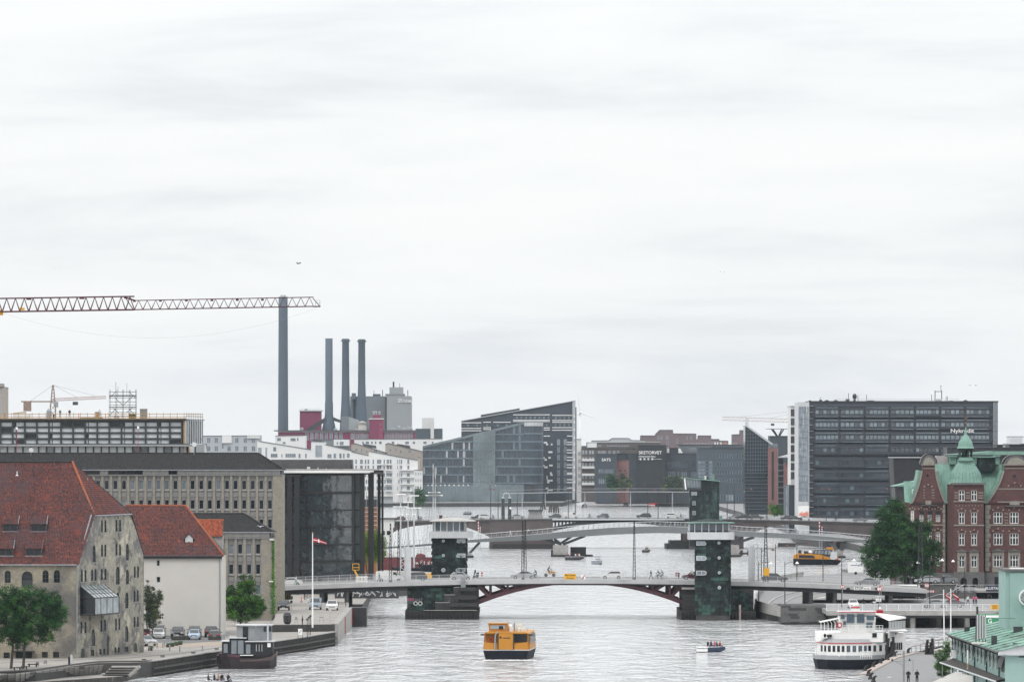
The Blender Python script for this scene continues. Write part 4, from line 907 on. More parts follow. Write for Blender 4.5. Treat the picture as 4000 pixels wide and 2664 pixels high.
for k in range(1,6):g=MB();AB.bx(g,1848+14.5*k,1849+14.5*k,1703+0,1890,-.95,-.8);g.bd('mullion',M_band,t_)
g=MB();x0,x1=AB.x(2047),AB.x(2122);rad=7;cpl=[(x0,.6),(x1-rad,.6)]+[(x1-rad+rad*sin(pi/2*k/6),.6+rad-rad*cos(pi/2*k/6)) for k in range(1,7)]+[(x1,45),(x0,45)]
g.prism(cpl,AB.z(1890),AB.z(1662),'z');g.bd('corner',M_fin,t_)
for r in[1664-7,1693]+fl:g=MB();g.prism([(x if x>x0+.1 else x,y-(.3 if y<40 else 0)) for x,y in cpl],AB.z(r+(3 if r>1660 else 7)),AB.z(r-(3 if r>1660 else 7)),'z');g.bd('floor_band',M_lg if r<1660 else M_band,t_)
blk(t_,AB,[(1651,1892),(2047,base)],-.2,.6,M_aqua,'lobby_glass')
for k in range(26):g=MB();AB.bx(g,1653+15.5*k,1654.2+15.5*k,1892,base,-.35,-.2);g.bd('mullion',M_band,t_)
for px in[1672,1687,1704,1721,1738,1755,1774,1792,1810,1829,1853,1863,1873,1883,1893,1903,1913,1935]:g=MB();AB.bx(g,px-2.6,px+2.6,1892,1898,-.6,-.36);g.bd('lamp_panel',M_w,t_)
blk(t_,AB,[(2047,1893),(2122,base)],6,40,M_wf,'lobby_wall')
DB=Fr(3640,2050);t_=DB.thing('wedge_office','tall dark office slab with a long sloping roof and white horizontal stripes','building');base=gr(DB)
M_dk=mat('charcoal_cladding',(.040,.050,.063),.6,.1,.1)
blk(t_,DB,[(1802,base),(2236,base),(2236,1566),(1802,1644)],0,30,M_dk);blk(t_,DB,[(2236,1564),(2248,base)],-.5,30,M_greyr,'corner_strip');blk(t_,DB,[(2247,1590),(2252,base)],2,28,M_dg,'side_wall')
blk(t_,DB,[(1801,1643),(2248,1563),(2248,1565.5),(1801,1645.5)][::-1],-.8,30,M_lg,'roof_edge')
blk(t_,DB,[(1878,1634),(2030,1606),(2030,1594),(1878,1620)][::1],6,20,M_dk,'penthouse');
for(a,c,r) in((1802,1880,1651),(1888,1918,1649),(1927,1995,1649),(1802,1880,1673),(1802,1880,1682),(1888,1918,1670),(1888,1918,1677),(2004,2148,1620),(2004,2148,1641),(2004,2148,1646),(2124,2148,1671),(2124,2148,1679),(2124,2148,1703),(2157,2240,1622),(2157,2240,1642),(2157,2240,1649),(2157,2240,1670),(2157,2240,1680),(2215,2240,1703),(2215,2240,1727),(2215,2240,1736),(2215,2240,1757),(2215,2240,1768),(2215,2240,1786),(2215,2240,1797),(2215,2240,1815),(2215,2240,1826),(2215,2240,1847),(2215,2240,1852),(2215,2240,1873),(2215,2240,1884),(2215,2240,1905)):
 g=MB();DB.bx(g,a,c,r-1.6,r+1.6,-.4,0);g.bd('white_band',M_wht,t_)
for y in(1621,1644,1674,1705,1730,1762,1791,1820,1850,1878,1908):g=MB();DB.bx(g,2241,2246,y,y+9,-.8,-.5);g.bd('white_band',M_wht,t_)
for(a,c,r,n_) in((1812,1842,1661,3),(1850,1878,1661,3),(1889,1918,1661,3),(1928,1960,1661,3),(1965,1995,1661,3),(2006,2147,1631,16),(2158,2235,1632,9),(2158,2235,1660,9),(2125,2147,1660,3)):
 for k in range(n_):W1(t_,DB,a+(c-a)*(k+.5)/n_,r,(c-a)/n_-.8,12,M_win_grey if k%2 else M_wf,M_dk,0)
F2=Fr(3560,2165);t_=F2.thing('office_block','dark office front with scattered white square panels beside the rounded glass corner','building');base=gr(F2)
blk(t_,F2,[(2122,base),(2214,base),(2214,1700),(2178,1700),(2122,1710)],0,25,M_dk)
for(a,c,t0,b0) in((2124,2137,1725,1732),(2133,2141,1732,1739),(2152,2158,1732,1739),(2142,2158,1762,1769),(2123,2128,1785,1791),(2127,2136,1791,1799),(2142,2151,1784,1791),(2123,2127,1815,1822),(2126,2139,1821,1828),(2145,2159,1814,1821),(2148,2156,1844,1851),(2149,2159,1851,1858),(2135,2139,1858,1873),(2137,2159,1873,1880),(2137,2146,1880,1887),(2132,2142,1903,1910),(2139,2159,1911,1917),(2137,2142,1917,1928)):g=MB();F2.bx(g,a,c,t0,b0,-.3,0);g.bd('white_panel',M_wht,t_)
for px in(2182,2208):
 for k in range(7):W1(t_,F2,px,1727+30*k,13,26,M_glass_l if k==0 else M_win_grey,M_dk,0,1)
housing('narrow pale slab end with small windows right of the dark wedge tower',3500,2262,[(2254,1716),(2271,1716)],20,M_wht2,[(2259+4.5*k,y,3,15) for y in(1772,1800,1830,1858,1886) for k in range(3)])
M_brn=mat('brown_brick_far',(.10,.085,.08),.9,.15,.1)
def balc2(t,f):
 for y in(1801,1830,1858,1894):g=MB();f.bx(g,2273,2322,y-9,y,-1.8,0);g.bd('balcony',M_wht2,t)
housing('brown brick flats with white balconies left of the lettered gym block',3490,2310,[(2272,1752),(2530,1752)],20,M_brn,[(x,y,8,14,1,M_glass_l) for y in(1766,1793,1815,1862,1886) for x in(2278,2290,2305,2316)]+[(x,1766,9,10,1) for x in(2340,2352,2362,2381,2399,2415)],extra=balc2)
housing('grey-brown terrace behind the mall with a pale roof line',3900,2400,[(2292,1728),(2580,1727)],20,M_brn,[(2300+9*k,1741,7,6) for k in range(6)]+[(2374+11*k,1741,8,4) for k in range(8)],roofm=M_wht2,extra=lambda t,f:blk(t,f,[(2294,1730),(2331,1748)],-1,0,M_wht,'bay'))
housing('dark hip-roofed block on the skyline behind the mall',4300,2420,[(2311,1722),(2378,1721),(2392,1712),(2455,1712),(2468,1720),(2520,1721)],20,M_greyr,[])
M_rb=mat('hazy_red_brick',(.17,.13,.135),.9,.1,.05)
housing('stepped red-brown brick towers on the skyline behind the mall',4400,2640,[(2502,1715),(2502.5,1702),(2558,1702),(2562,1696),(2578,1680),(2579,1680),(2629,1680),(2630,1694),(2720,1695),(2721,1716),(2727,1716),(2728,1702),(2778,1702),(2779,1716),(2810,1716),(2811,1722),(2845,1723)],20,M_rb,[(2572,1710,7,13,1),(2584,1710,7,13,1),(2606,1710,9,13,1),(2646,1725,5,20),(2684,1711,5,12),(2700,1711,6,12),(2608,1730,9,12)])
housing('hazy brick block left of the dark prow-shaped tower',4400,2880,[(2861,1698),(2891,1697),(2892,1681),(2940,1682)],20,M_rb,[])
def dblock(label,D,p0,p1,t0,depth,m,name='building_block',cat='building',roof=True,grp=None):
 fr=Fr(D,(p0+p1)/2);t_=fr.thing(name,label,cat,grp);blk(t_,fr,[(p0,t0),(p1,gr(fr))],0,depth,m)
 if roof:blk(t_,fr,[(p0-1,t0-2),(p1+1,t0)],-.4,depth+.4,M_dkroof,'roof')
 return t_,fr
M_dk2=mat('dark_slate_cladding',(.036,.045,.056),.7,.12,.2)
t_,f_=dblock('dark cube with white slanted gym letters',3420,2326,2408,1773,25,M_dk2);text('SATS',2.1,M_w,t_,(f_.x(2368),-.25,f_.z(1796)),ext=.15,sx=1.05)
for y,h_ in((1840,18),(1880,22)):
 for k in range(8):W1(t_,f_,2341+7.6*k,y,6.6,h_,M_win_grey,M_dk2,0)
t_,f_=dblock('small salmon pink block with two little windows between dark mall blocks',3430,2407,2457,1797,20,mat('salmon_brick',(.24,.125,.115),.9,.1,.1));W1(t_,f_,2424,1838,8,6,M_wf,M_k);W1(t_,f_,2442,1838,8,6,M_wf,M_k)
t_,f_=dblock('dark set-back storey above the salmon block',3445,2410,2457,1772,20,M_dk2)
t_,f_=dblock('wide dark shopping mall front with glazed columns',3430,2457,2726,1771,50,M_dk2)
for k in range(30):W1(t_,f_,2498+7.6*k,1870,6.6,60,M_wf if RN()<.6 else M_win_grey,M_dk2,0)
for k in range(14):W1(t_,f_,2500+16*k,1816,14,30,M_wf,M_dk2,0,2)
t_,f_=dblock('black raised mall sign block with white letters and four stars',3425,2493,2603,1739,30,mat('black_sign_wall',(.012,.015,.02),.6,.1));text('SKETORVET',2.35,M_w,t_,(f_.x(2540),-.3,f_.z(1768)),ext=.2,sx=.98);text('OPENHAGEN MALL',1.05,M_w,t_,(f_.x(2528),-.3,f_.z(1783)),ext=.15);text('* * * *',3.0,M_w,t_,(f_.x(2525),-.3,f_.z(1797)),ext=.15)
for a,c in((2494,2500),(2553,2584)):g=MB();f_.bx(g,a,c,1792.8,1793.8,-.4,-.2);g.bd('rule',M_w,t_)
t_,f_=dblock('dark lift housing with white fins right of the mall sign block',3440,2604,2652,1751,20,M_dk2);blk(t_,f_,[(2604,1751),(2614,1772)],-.5,0,M_w,'white_fin');blk(t_,f_,[(2650,1751),(2657,1751),(2668,1771),(2650,1771)][::-1],-.5,0,M_w,'white_fin')
t_,f_=dblock('grey cinema hall with blue letters and pipes on its roof',3460,2652,2900,1738,40,mat('grey_cinema_wall',(.13,.15,.16),.8,.08));text('IMAX',2.0,mat('blue_letters',(.05,.16,.42),.5,.05),t_,(f_.x(2700),-6.3,f_.z(1775)),ext=.15)
for k in range(7):W1(t_,f_,2693+5*k,1756,4,11,M_wf,M_greyr,0)
g=MB();f_.bx(g,2670,2880,1731.5,1732.5,1,1.3);[f_.bx(g,2672+12*k,2673+12*k,1731,1738,1,1.3) for k in range(18)];g.bd('roof_railing',M_lg,t_)
for px in(2792,2802,2815,2832):blk(t_,f_,[(px,1727),(px+5,1737)],4,6,M_orange if px==2832 else M_w,'roof_vent')
t_,f_=dblock('dark blue-grey office block with five rows of ribbon windows right of the cinema',3380,2727,2912,1750,30,mat('bluegrey_office_wall',(.055,.070,.085),.7,.08));blk(t_,f_,[(2782,1740),(2912,1752)],0,28,mat('bluegrey_office_wall',(0,0,0)),'roof_storey')
for r in(1782,1813,1845,1877):
 for(a,n_) in((2798,6),(2850,2),(2873,4)):
  for k in range(n_):W1(t_,f_,a+7+10.2*k*(1 if n_>2 else .9),r,9,15,M_wf,M_band,0)
for r in range(8):
 for k in range(4):W1(t_,f_,2733+14.5*k,1806+14*r,13,12,M_win_grey if k!=2 else M_wf,M_band,0)
for k in range(9):W1(t_,f_,2810+10*k,1944,8,26,M_glass_l if 2<k<6 else M_wf,M_band,0)
t_=thing('quay_terrace','dark timber quay edge with piles and crowded tables before the mall','jetty',(*xd(2530,3590),0));g=MB();g.box(-24,34,-1,4,2.2,2.9);g.bd('deck',M_wood,t_);g=MB();[g.box(-24+1.6*k,-23.6+1.6*k,-1,-.6,-1,2.2) for k in range(36)];g.bd('pile',M_wood,t_,kind='stuff')
PT=Fr(2800,2960);t_=PT.thing('prow_tower','dark glass tower with a steeply sloping top edge and a pale fin at its tip','building');base=gr(PT)
M_pt=mat('dark_tower_glass',(.018,.024,.03),.12,.5,.15,spec=.6)
blk(t_,PT,[(2911,base),(3001,base),(3001,1727),(2911,1661)],0,22,M_pt)
for k in range(24):
 r=1680+14*k;a=2911;c=3001 if r>1727 else 2911+(r-1661)*90/66
 if c-a>4:g=MB();PT.bx(g,a,c,r,r+1,-.12,0);g.bd('transom',M_band,t_)
for k in range(1,9):g=MB();PT.bx(g,2911+10*k,2911.8+10*k,1668+7.4*k,1850,-.1,0);g.bd('mullion',M_band,t_)
blk(t_,PT,[(2910,1663),(2919,1662),(3020,1733),(3014,1738)][::-1],-1,4,M_greyr,'roof_edge');blk(t_,PT,[(2911,1626),(2924,1633),(2924,1664),(2911,1660)][::-1],.5,2,M_lg,'fin');blk(t_,PT,[(3000,1733),(3038,1748)],0,15,M_win_grey,'link_glazing')
t_=PT.thing('brick_tower','red-brown brick stair tower with one tall dark slit beside the prow tower','building');M_rbk=mat('redbrown_brick',(.19,.095,.09),.9,.1,.2)
blk(t_,PT,[(2999,1749),(3037,gr(PT))],-1.5,10,M_rbk);g=MB();PT.bx(g,3014,3022,1764,1952,-1.7,-1.5);g.bd('slit_window',M_k,t_);blk(t_,PT,[(3037,1750),(3040,base)],0,12,M_tan,'edge')
t_=PT.thing('brick_tower','second red-brown brick tower half hidden by the big dark slab','building');blk(t_,PT,[(3061,1808),(3100,base)],1,12,M_rbk);g=MB();PT.bx(g,3073,3093,1788,1816,.5,1);g.bd('bay_window',M_pt,t_)
t_=PT.thing('link_block','dark glazed link between the two brick towers with a pale shed roof','building');blk(t_,PT,[(3040,1790),(3061,base)],3,14,M_pt);blk(t_,PT,[(3038,1787),(3092,1786),(3092,1772)],0,15,M_lg,'roof')
for k in range(8):g=MB();PT.bx(g,3040,3061,1812+22*k,1818+22*k,2.8,3);g.bd('floor_band',M_band,t_)
t_,f_=dblock('dark windowless block with a thin canopy on struts above it',3300,3008,3090,1704,25,mat('charcoal_wall',(.045,.055,.065),.8,.1));blk(t_,f_,[(2994,1674),(3088,1676)],4,12,M_dg,'canopy')
for a,b_,c,d_ in((3016,1676,3036,1703),(3022,1676,3040,1703),(3056,1676,3044,1703),(3064,1676,3048,1703)):g=MB();g.tube((f_.x(a),8,f_.z(b_)),(f_.x(c),8,f_.z(d_)),.3,4);g.bd('strut',M_dg,t_)
N=Fr(2150,3500);t_=N.thing('office_slab','huge dark grey office slab with ribbon windows and white letters near its right end','building');base=gr(N)
M_ny=mat('dark_slab_cladding',(.032,.040,.052),.6,.12,.3);M_ny2=mat('slab_spandrel',(.05,.058,.073),.6,.12,.5)
M_nyg=glass('slab_glass',(.12,.165,.195),.08,.6,.12,2.1);M_nyd=glass('slab_glass_dark',(.055,.067,.08),.08,.8,.12,1.8)
blk(t_,N,[(3162,1569),(3878,base)],0,30,M_ny);blk(t_,N,[(3160,1566),(3900,1571)],-.3,30.3,M_dg,'roof')
for k in range(9):
 r=1609+49.4*k
 for bay in range(7):
  x0=3184+98.3*bay;nn_=6 if bay%2==0 else 5
  for j in range(nn_):W1(t_,N,x0+92*(j+.5)/nn_,r,92/nn_-.6,17,(M_nyg if k<3 else M_nyd) if RN()<.82 else(M_nyd if k<3 else M_nyg),M_ny,0)
  for rr_ in(r-17,r+18):
   if RN()<(.85 if k<3 else .5):g=MB();N.bx(g,x0+2,x0+90,rr_-1.3,rr_+1.3,-.1,0);g.bd('clerestory',M_nyg,t_)
 for rr_,hh in((r-26,3.5),(r+11.5,2.2),(r+23,2.6),(r-11.5,1.6)):
  if rr_>1574:g=MB();N.bx(g,3168,3876,rr_-hh,rr_+hh,-.22,0);g.bd('spandrel',M_ny2,t_)
for px in[3177+98.3*k for k in range(8)]:g=MB();N.bx(g,px-1.5,px+1.5,1585,base,-.36,0);g.bd('pier',M_dg,t_)
blk(t_,N,[(3118,1571),(3161,base)],-.5,28,M_lg,'end_frame')
M_silver=mat('silver_glass',(.20,.23,.26),.2,.35,.8,stretch=(2,2,.35),dirt_glint=[((.55,.57,.58),.9,.55,.7,(2.5,2.5,.3))])
for k in range(17):g=MB();N.bx(g,3119.5,3157,1588+24.7*k,1611+24.7*k,-.8,-.5);g.bd('glass_panel',M_silver if k<15 else M_lg,t_)
for k in range(18):g=MB();N.bx(g,3161,3176,1585+24.7*k,1586+24.7*k,-.9,-.1);g.bd('balcony_slab',M_lg,t_)
blk(t_,N,[(3879,1569),(3898,base)],0,25,M_win_grey,'corner_glazing')
for px in(3880,3886,3892,3897.5):g=MB();N.bx(g,px-.5,px+.5,1569,1760,-.2,0);g.bd('mullion',M_g,t_)
for k in range(8):g=MB();N.bx(g,3879,3898,1600+20*k,1601+20*k,-.25,-.05);g.bd('transom',M_g,t_)
text('Nykredit',1.75,M_w,t_,(N.x(3758),-.7,N.z(1683)),ext=.25,sx=1.25)
for(a,c,t0,y,m_) in((3310,3323,1557,8,M_dg),(3395,3420,1563,8,M_dg),(3660,3687,1558,10,M_lg),(3205,3215,1561,6,M_dg),(3165,3172,1563,6,M_dg),(3715,3730,1564,8,M_dg)):blk(t_,N,[(a,t0),(c,1567)],y,y+5,m_,'plant_box')
g=MB();g.lathe([(.45,0),(.45,1.0),(.75,1.1),(.75,2.0),(.35,2.6)],(N.x(3344),9,N.z(1567)),8);g.bd('chimney_cowl',M_dg,t_)
for px,t0 in((3320,1535),(3357,1542),(3391,1541),(3646,1540),(3703,1548),(3708,1548),(3209,1551)):g=MB();g.tube((N.x(px),9,N.z(1567)),(N.x(px),9,N.z(t0)),.09,4);g.bd('aerial',M_dg,t_)
g=MB();
for px in(3661,3687):g.tube((N.x(px),11,N.z(1558)),(N.x(px),11,N.z(1524)),.13,4)
g.tube((N.x(3661),11,N.z(1528)),(N.x(3687),11,N.z(1528)),.1,4);g.tube((N.x(3684),11,N.z(1525)),(N.x(3684),11,N.z(1505)),.08,4);g.box(N.x(3682),N.x(3686),10.8,11.2,N.z(1508),N.z(1505));g.bd('aerial_frame',M_k,t_)
g=MB();N.bx(g,3260,3750,1557.5,1558.3,3,3.1);N.bx(g,3260,3750,1561.5,1562,3,3.1);[N.bx(g,3260+12*k,3260.6+12*k,1557.5,1567,3,3.1) for k in range(41)];g.bd('roof_railing',M_lg,t_)
for px in(3233,3268,3776):g=MB();g.prism([(N.x(px-14),N.z(1567)),(N.x(px+14),N.z(1567)),(N.x(px),N.z(1561))],5,8);g.bd('skylight',M_dg,t_)
t_,f_=dblock('white banded block with dark louvred storeys at the left of the huge dark slab',2200,3089,3118,1588,25,M_wht2,'louvre_block')
for k in range(8):W1(t_,f_,3103,1612+35*k,28,27,M_nyd,M_dg,0,5)
t_,f_=dblock('low dark annex with a silver corner at the foot of the huge slab',2180,3070,3118,1896,18,M_ny,'annex');blk(t_,f_,[(3070,1896),(3082,gr(f_))],-.4,0,M_silver,'silver_corner')
t_=N.thing('street_poster','white hoarding with orange-red lettering at the foot of the silver glass end','hoarding');g=MB();N.bx(g,3118,3159,1975,2024,-1.6,-1.4);g.bd('board',M_w,t_)
for k in range(9):g=MB();N.bx(g,3122+4*k,3124.5+4*k,2005-RU(0,9),2022,-1.7,-1.6);g.bd('red_bar',M_orange,t_)
t_=thing('copper_roof_block','black leaning block with a pale roof edge left of the brick gables','building',Fr(1650,3550).loc);f_=Fr(1650,3550)
blk(t_,f_,[(3508,gr(f_)),(3640,gr(f_)),(3640,1787),(3489,1787)],0,20,mat('black_cladding',(.016,.016,.02),.7,.2,.3));blk(t_,f_,[(3487,1785.5),(3600,1785.5),(3600,1788),(3487,1788)][::-1],-.5,20.3,M_lg,'roof_edge')
t_=thing('eaves_block','low block with a pale green hipped copper roof behind the tree','building',Fr(1500,3540).loc);f_=Fr(1500,3540);blk(t_,f_,[(3497,1905),(3600,gr(f_))],0,14,M_dg);g=MB();g.prism(outline(f_,[(3489,1899),(3610,1899),(3610,1873),(3570,1880)]),-1,15);g.bd('roof',M_verdi,t_)
for ii,(a,c,t0,D_,m_,lab) in enumerate(((3700,4100,1749,1760,M_dg,'long flat black roofline behind the copper turret'),(3943,4100,1737,1780,M_dg,'black flat rooftop box at the right edge behind the brick building'),(3895,3917,1738,1770,M_dg,'small black rooftop box right of the huge dark slab'))):
 dblock(lab,D_,a,c,t0,15,m_,'roof_block')
t_=thing('copper_roof_hall','long hall with a shallow pale green copper roof behind the brick building','building',Fr(1500,3900).loc);f_=Fr(1500,3900);blk(t_,f_,[(3700,1779),(4150,gr(f_))],0,20,M_dg);g=MB();g.prism(outline(f_,[(3700,1776),(4150,1776),(4150,1763),(3880,1762)]),-1,20);g.bd('roof',M_verdi,t_)
t_,f_=dblock('distant hazy white tower block on the horizon at the far right',9000,3941,3998,1706,40,M_wht,'tower_block');
for k in range(6):W1(t_,f_,3968,1713+5*k,48,2,M_win_grey,M_wht,0)
def truss(mb,p,q,h,n,r=.12,up=V3((0,0,1)),w=None):
 p=V3(p);q=V3(q);w=w or h*.6;d=(q-p).normalized();s_=d.cross(up).normalized()*w/2;u=up*h
 for a in(p-s_,p+s_):mb.tube(a,a+(q-p),r,4)
 mb.tube(p+u,q+u,r,4)
 for k in range(n):
  a=p+(q-p)*k/n;c=p+(q-p)*(k+1)/n;m_=(a+c)/2+u
  for sd in(-1,1):mb.tube(a+s_*sd,m_,r*.6,3,caps=False);mb.tube(m_,c+s_*sd,r*.6,3,caps=False)
  mb.tube(a-s_,a+s_,r*.5,3,caps=False)
M_cr=mat('dark_red_crane_paint',(.065,.006,.016),.5,.2,1)
K=Fr(1150,600,0.0);t_=K.thing('tower_crane_jib','long dark red lattice crane jib entering from the left edge high in the sky','crane')
def kj(p0,p1,b0,b1,t0,n,r):g=MB();truss(g,(K.x(p0),0,K.z(b0)),(K.x(p1),0,K.z(b1)),(b0-t0)/K.s,n,r,w=1.5);return g
kj(-60,525,1219,1210,1167,17,.13).bd('jib_section',M_cr,t_,kind='stuff');kj(525,1225,1210,1197,1174,21,.085).bd('jib_section',M_cr,t_,kind='stuff')
g=MB();g.tube((K.x(490),0,K.z(1163)),(K.x(527),0,K.z(1174)),.14,4);g.tube((K.x(490),0,K.z(1163)),(K.x(520),.5,K.z(1210)),.08,4);g.tube((K.x(1222),0,K.z(1165)),(K.x(1250),.3,K.z(1197)),.07,4);g.tube((K.x(1225),0,K.z(1198)),(K.x(1252),0,K.z(1197)),.12,4);g.bd('jib_tip',M_cr,t_)
for px,r_ in((113,1167),(320,1164),(490,1162),(525,1175),(627,1174),(728,1173),(828,1172),(927,1171),(1025,1170)):g=MB();w_=.45 if px<400 else .25;g.box(K.x(px)-w_,K.x(px)+w_,-.2,.2,K.z(r_)-.22,K.z(r_)+.12);g.bd('joint',M_cr,t_)
g=MB();
for x in(1233,1250):g.tube((K.x(x),-.4,K.z(1197)),(K.x(x),-.4,K.z(1174)),.04,4)
for r_ in(1174,1184):g.tube((K.x(1233),-.4,K.z(r_)),(K.x(1250),-.4,K.z(r_)),.03,4)
g.bd('tip_cage',M_g,t_)
g=MB();g.box(K.x(76),K.x(96),-.3,.3,K.z(1212),K.z(1203));g.box(K.x(-4),K.x(12),-.5,.5,K.z(1232),K.z(1210));g.bd('winch',M_yel,t_)
g=MB();prev=None
for k in range(31):
 q=k/30;px=12+(1237-12)*q;py=1223*(1-q)+1205*q+4*106*q*(1-q);p=(K.x(px),0,K.z(py))
 if prev:g.tube(prev,p,.015,3,caps=False)
 prev=p
g.bd('cable',M_g,t_)
g=MB();lattice(g,K.x(-420),0,2,K.z(1219),.9,.9,.1,30);g.bd('mast',M_cr,t_,kind='stuff')
def far_crane(label,D,pm,base_row,top_row,jib,cj,group='distant tower cranes'):
 f=Fr(D,pm);t=f.thing('tower_crane',label,'crane',group);g=MB();lattice(g,0,0,0,f.z(base_row),1.0,1.0,.16,20);lattice(g,0,0,f.z(base_row),f.z(top_row),.9,.2,.16,6);g.bd('mast',mat('orange_crane_paint',(.24,.17,.13),.6,.2),t,kind='stuff')
 g=MB();truss(g,(0,0,f.z(jib[1])),(f.x(jib[0]),0,f.z(jib[2])),jib[3]/f.s,20,.13);g.bd('jib',mat('pale_crane_paint',(.38,.27,.25),.6,.2),t,kind='stuff')
 g=MB();g.box(f.x(cj),0,-.6,.6,f.z(jib[1])-.5,f.z(jib[1]));g.box(f.x(cj)+1,f.x(cj)+4,-.8,.8,f.z(jib[1])-4,f.z(jib[1]));g.bd('counter_jib',MATS['orange_crane_paint'],t)
 g=MB();g.tube((0,0,f.z(top_row)),(f.x(jib[0])*.8,0,f.z(jib[2])+jib[3]/f.s),.07,3);g.tube((0,0,f.z(top_row)),(f.x(jib[0])*.45,0,f.z((jib[1]+jib[2])/2)+jib[3]/f.s),.07,3);g.tube((0,0,f.z(top_row)),(f.x(cj)*.7,0,f.z(jib[1])),.07,3);g.bd('tie_rod',M_g,t)
 g=MB();g.box(.3 if jib[0]>pm else-2,2 if jib[0]>pm else-.3,-1,1,f.z(jib[1])-2.5,f.z(jib[1])-.3);g.bd('cab',M_g,t)
 x=f.x(jib[0])*.42;g=MB();g.box(x-1,x+1,-.6,.6,f.z(jib[1])-1.6,f.z(jib[1])-.3);g.bd('trolley',M_dg,t)
far_crane('orange and grey tower crane on the skyline above the roof workers',2500,207,1580,1504,(415,1566,1556,9),82)
far_crane('pale red tower crane reaching left above the prow tower',3800,3160,1668,1600,(2822,1652,1641,13),3260)
f_=Fr(10500,2266);t_=f_.thing('wind_turbine','faint white wind turbine in the haze right of the wedge tower','wind turbine');g=MB();g.tube((0,0,0),(0,0,f_.z(1612)),2.6,10,1.5);g.bd('mast',M_w,t_,smooth=True)
g=MB();g.box(-2,6,-2,4,f_.z(1612),f_.z(1607));g.bd('nacelle',M_w,t_)
for a in(98,-22,218):g=MB();c_,s_=cos(rads(a)),sin(rads(a));g.tube((0,-3,f_.z(1610)),(34*c_,-3,f_.z(1610)+34*s_),1.3,4,.3);g.bd('blade',M_w,t_)
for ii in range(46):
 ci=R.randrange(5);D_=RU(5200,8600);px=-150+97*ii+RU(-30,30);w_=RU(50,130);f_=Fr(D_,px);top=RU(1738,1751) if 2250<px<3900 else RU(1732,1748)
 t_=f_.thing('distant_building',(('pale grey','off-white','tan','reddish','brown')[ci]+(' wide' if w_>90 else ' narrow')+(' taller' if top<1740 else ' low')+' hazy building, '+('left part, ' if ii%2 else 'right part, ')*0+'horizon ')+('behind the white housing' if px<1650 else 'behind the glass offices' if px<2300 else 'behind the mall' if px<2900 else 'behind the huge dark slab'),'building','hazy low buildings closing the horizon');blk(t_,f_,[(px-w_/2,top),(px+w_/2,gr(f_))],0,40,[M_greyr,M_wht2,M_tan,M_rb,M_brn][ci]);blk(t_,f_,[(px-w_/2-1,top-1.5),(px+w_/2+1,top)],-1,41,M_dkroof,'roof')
 if ii%3==0:blk(t_,f_,[(px-w_/5,top-6),(px+w_/8,top-1.5)],5,20,M_greyr,'roof_storey')
# left bank buildings
def pantiles(parent,O,U,V,poly,m,tw=.22,th=.26,name='roof_tiles',lift=.075):
 0
 O=V3(O);U=V3(U).normalized();V=V3(V).normalized();Nn=U.cross(V).normalized()
 us=[p[0] for p in poly];vs=[p[1] for p in poly];g=MB();v=min(vs)
 ar=sum(poly[k][0]*poly[(k+1)%len(poly)][1]-poly[(k+1)%len(poly)][0]*poly[k][1] for k in range(len(poly)))
 pl=poly if ar>0 else poly[::-1]
 def inside(u,w_):
  for k in range(len(pl)):
   a,b_=pl[k],pl[(k+1)%len(pl)]
   if(b_[0]-a[0])*(w_-a[1])-(b_[1]-a[1])*(u-a[0])<0:return False
  return True
 T=lambda u,w_,n_:O+U*u+V*w_+Nn*n_
 while v<max(vs):
  u=min(us);
  while u<max(us):
   if inside(u+tw/2,v+th/2):
    t=RN();a,b_,c=u,u+tw*.55,u+tw;v1=v+th
    l0,l1=lift*RU(.85,1.25),.012
    g.poly([T(a,v,l0*.3),T(b_,v,l0+.02),T(b_,v1,l1+.02),T(a,v1,l1*.5)],t);g.poly([T(b_,v,l0+.02),T(c,v,l0*.3),T(c,v1,l1*.5),T(b_,v1,l1+.02)],t)
    g.poly([T(a,v,0),T(c,v,0),T(c,v,l0*.3),T(b_,v,l0+.02),T(a,v,l0*.3)],t)
   u+=tw
  v+=th
 o=g.bd(name,m,parent,kind='stuff')
 b=MB();b.poly([T(p[0],p[1],-.02) for p in pl]);b.bd('roof_boarding',M_dkroof,parent);return o
M_yb=brick('yellow_brick',(.36,.335,.26),(.27,.25,.20),(.25,.24,.21),.24,.075,.3,dirt_glint=[((.15,.145,.14),.30,.47,.57),((.075,.072,.07),.55,.55,.66),((.46,.43,.34),.4,.57,.66)])
M_ybf=brick('yellow_brick_front',(.36,.32,.23),(.28,.25,.19),(.20,.18,.15),.24,.075,.25,dirt_glint=[((.125,.118,.11),.16,.44,.60),((.09,.085,.08),.5,.6,.72)])
M_plas=mat('pale_plaster',(.52,.50,.465),.9,.05,.25,dirt_glint=[((.54,.525,.505),.18,.5,.7),((.30,.28,.25),.35,.63,.8,(1,1,.5))])
M_wframe=mat('green_black_frame',(.03,.04,.04),.6,.2,3)
WH=thing('brick_warehouse','old yellow brick warehouse with a steep red hipped tile roof at the left edge','warehouse')
PA,PB,PC=V3(P(300,2207,853)),V3(P(560,2207,877)),V3(P(-330,2207,851))
ga=V3((PA.x,852.02,0));gb=V3((PB.x,877,0));gl=(gb-ga).length;gu=(gb-ga).normalized();gn=V3((-gu.y,gu.x,0))
def gfn(u,v,d):p=ga+gu*u;return(p.x+gn.x*d,p.y+gn.y*d,2+v)
def gu_of(px):return(px-300)/260*gl
def gz(px,py):t=(px-300)/260;return H-(py-YH)*(853+24*t)/F-2
if(V3((*gfn(5,0,1)[:2],0))-V3((-75,868,0))).length>(V3((*gfn(5,0,-1)[:2],0))-V3((-75,868,0))).length:gn=-gn
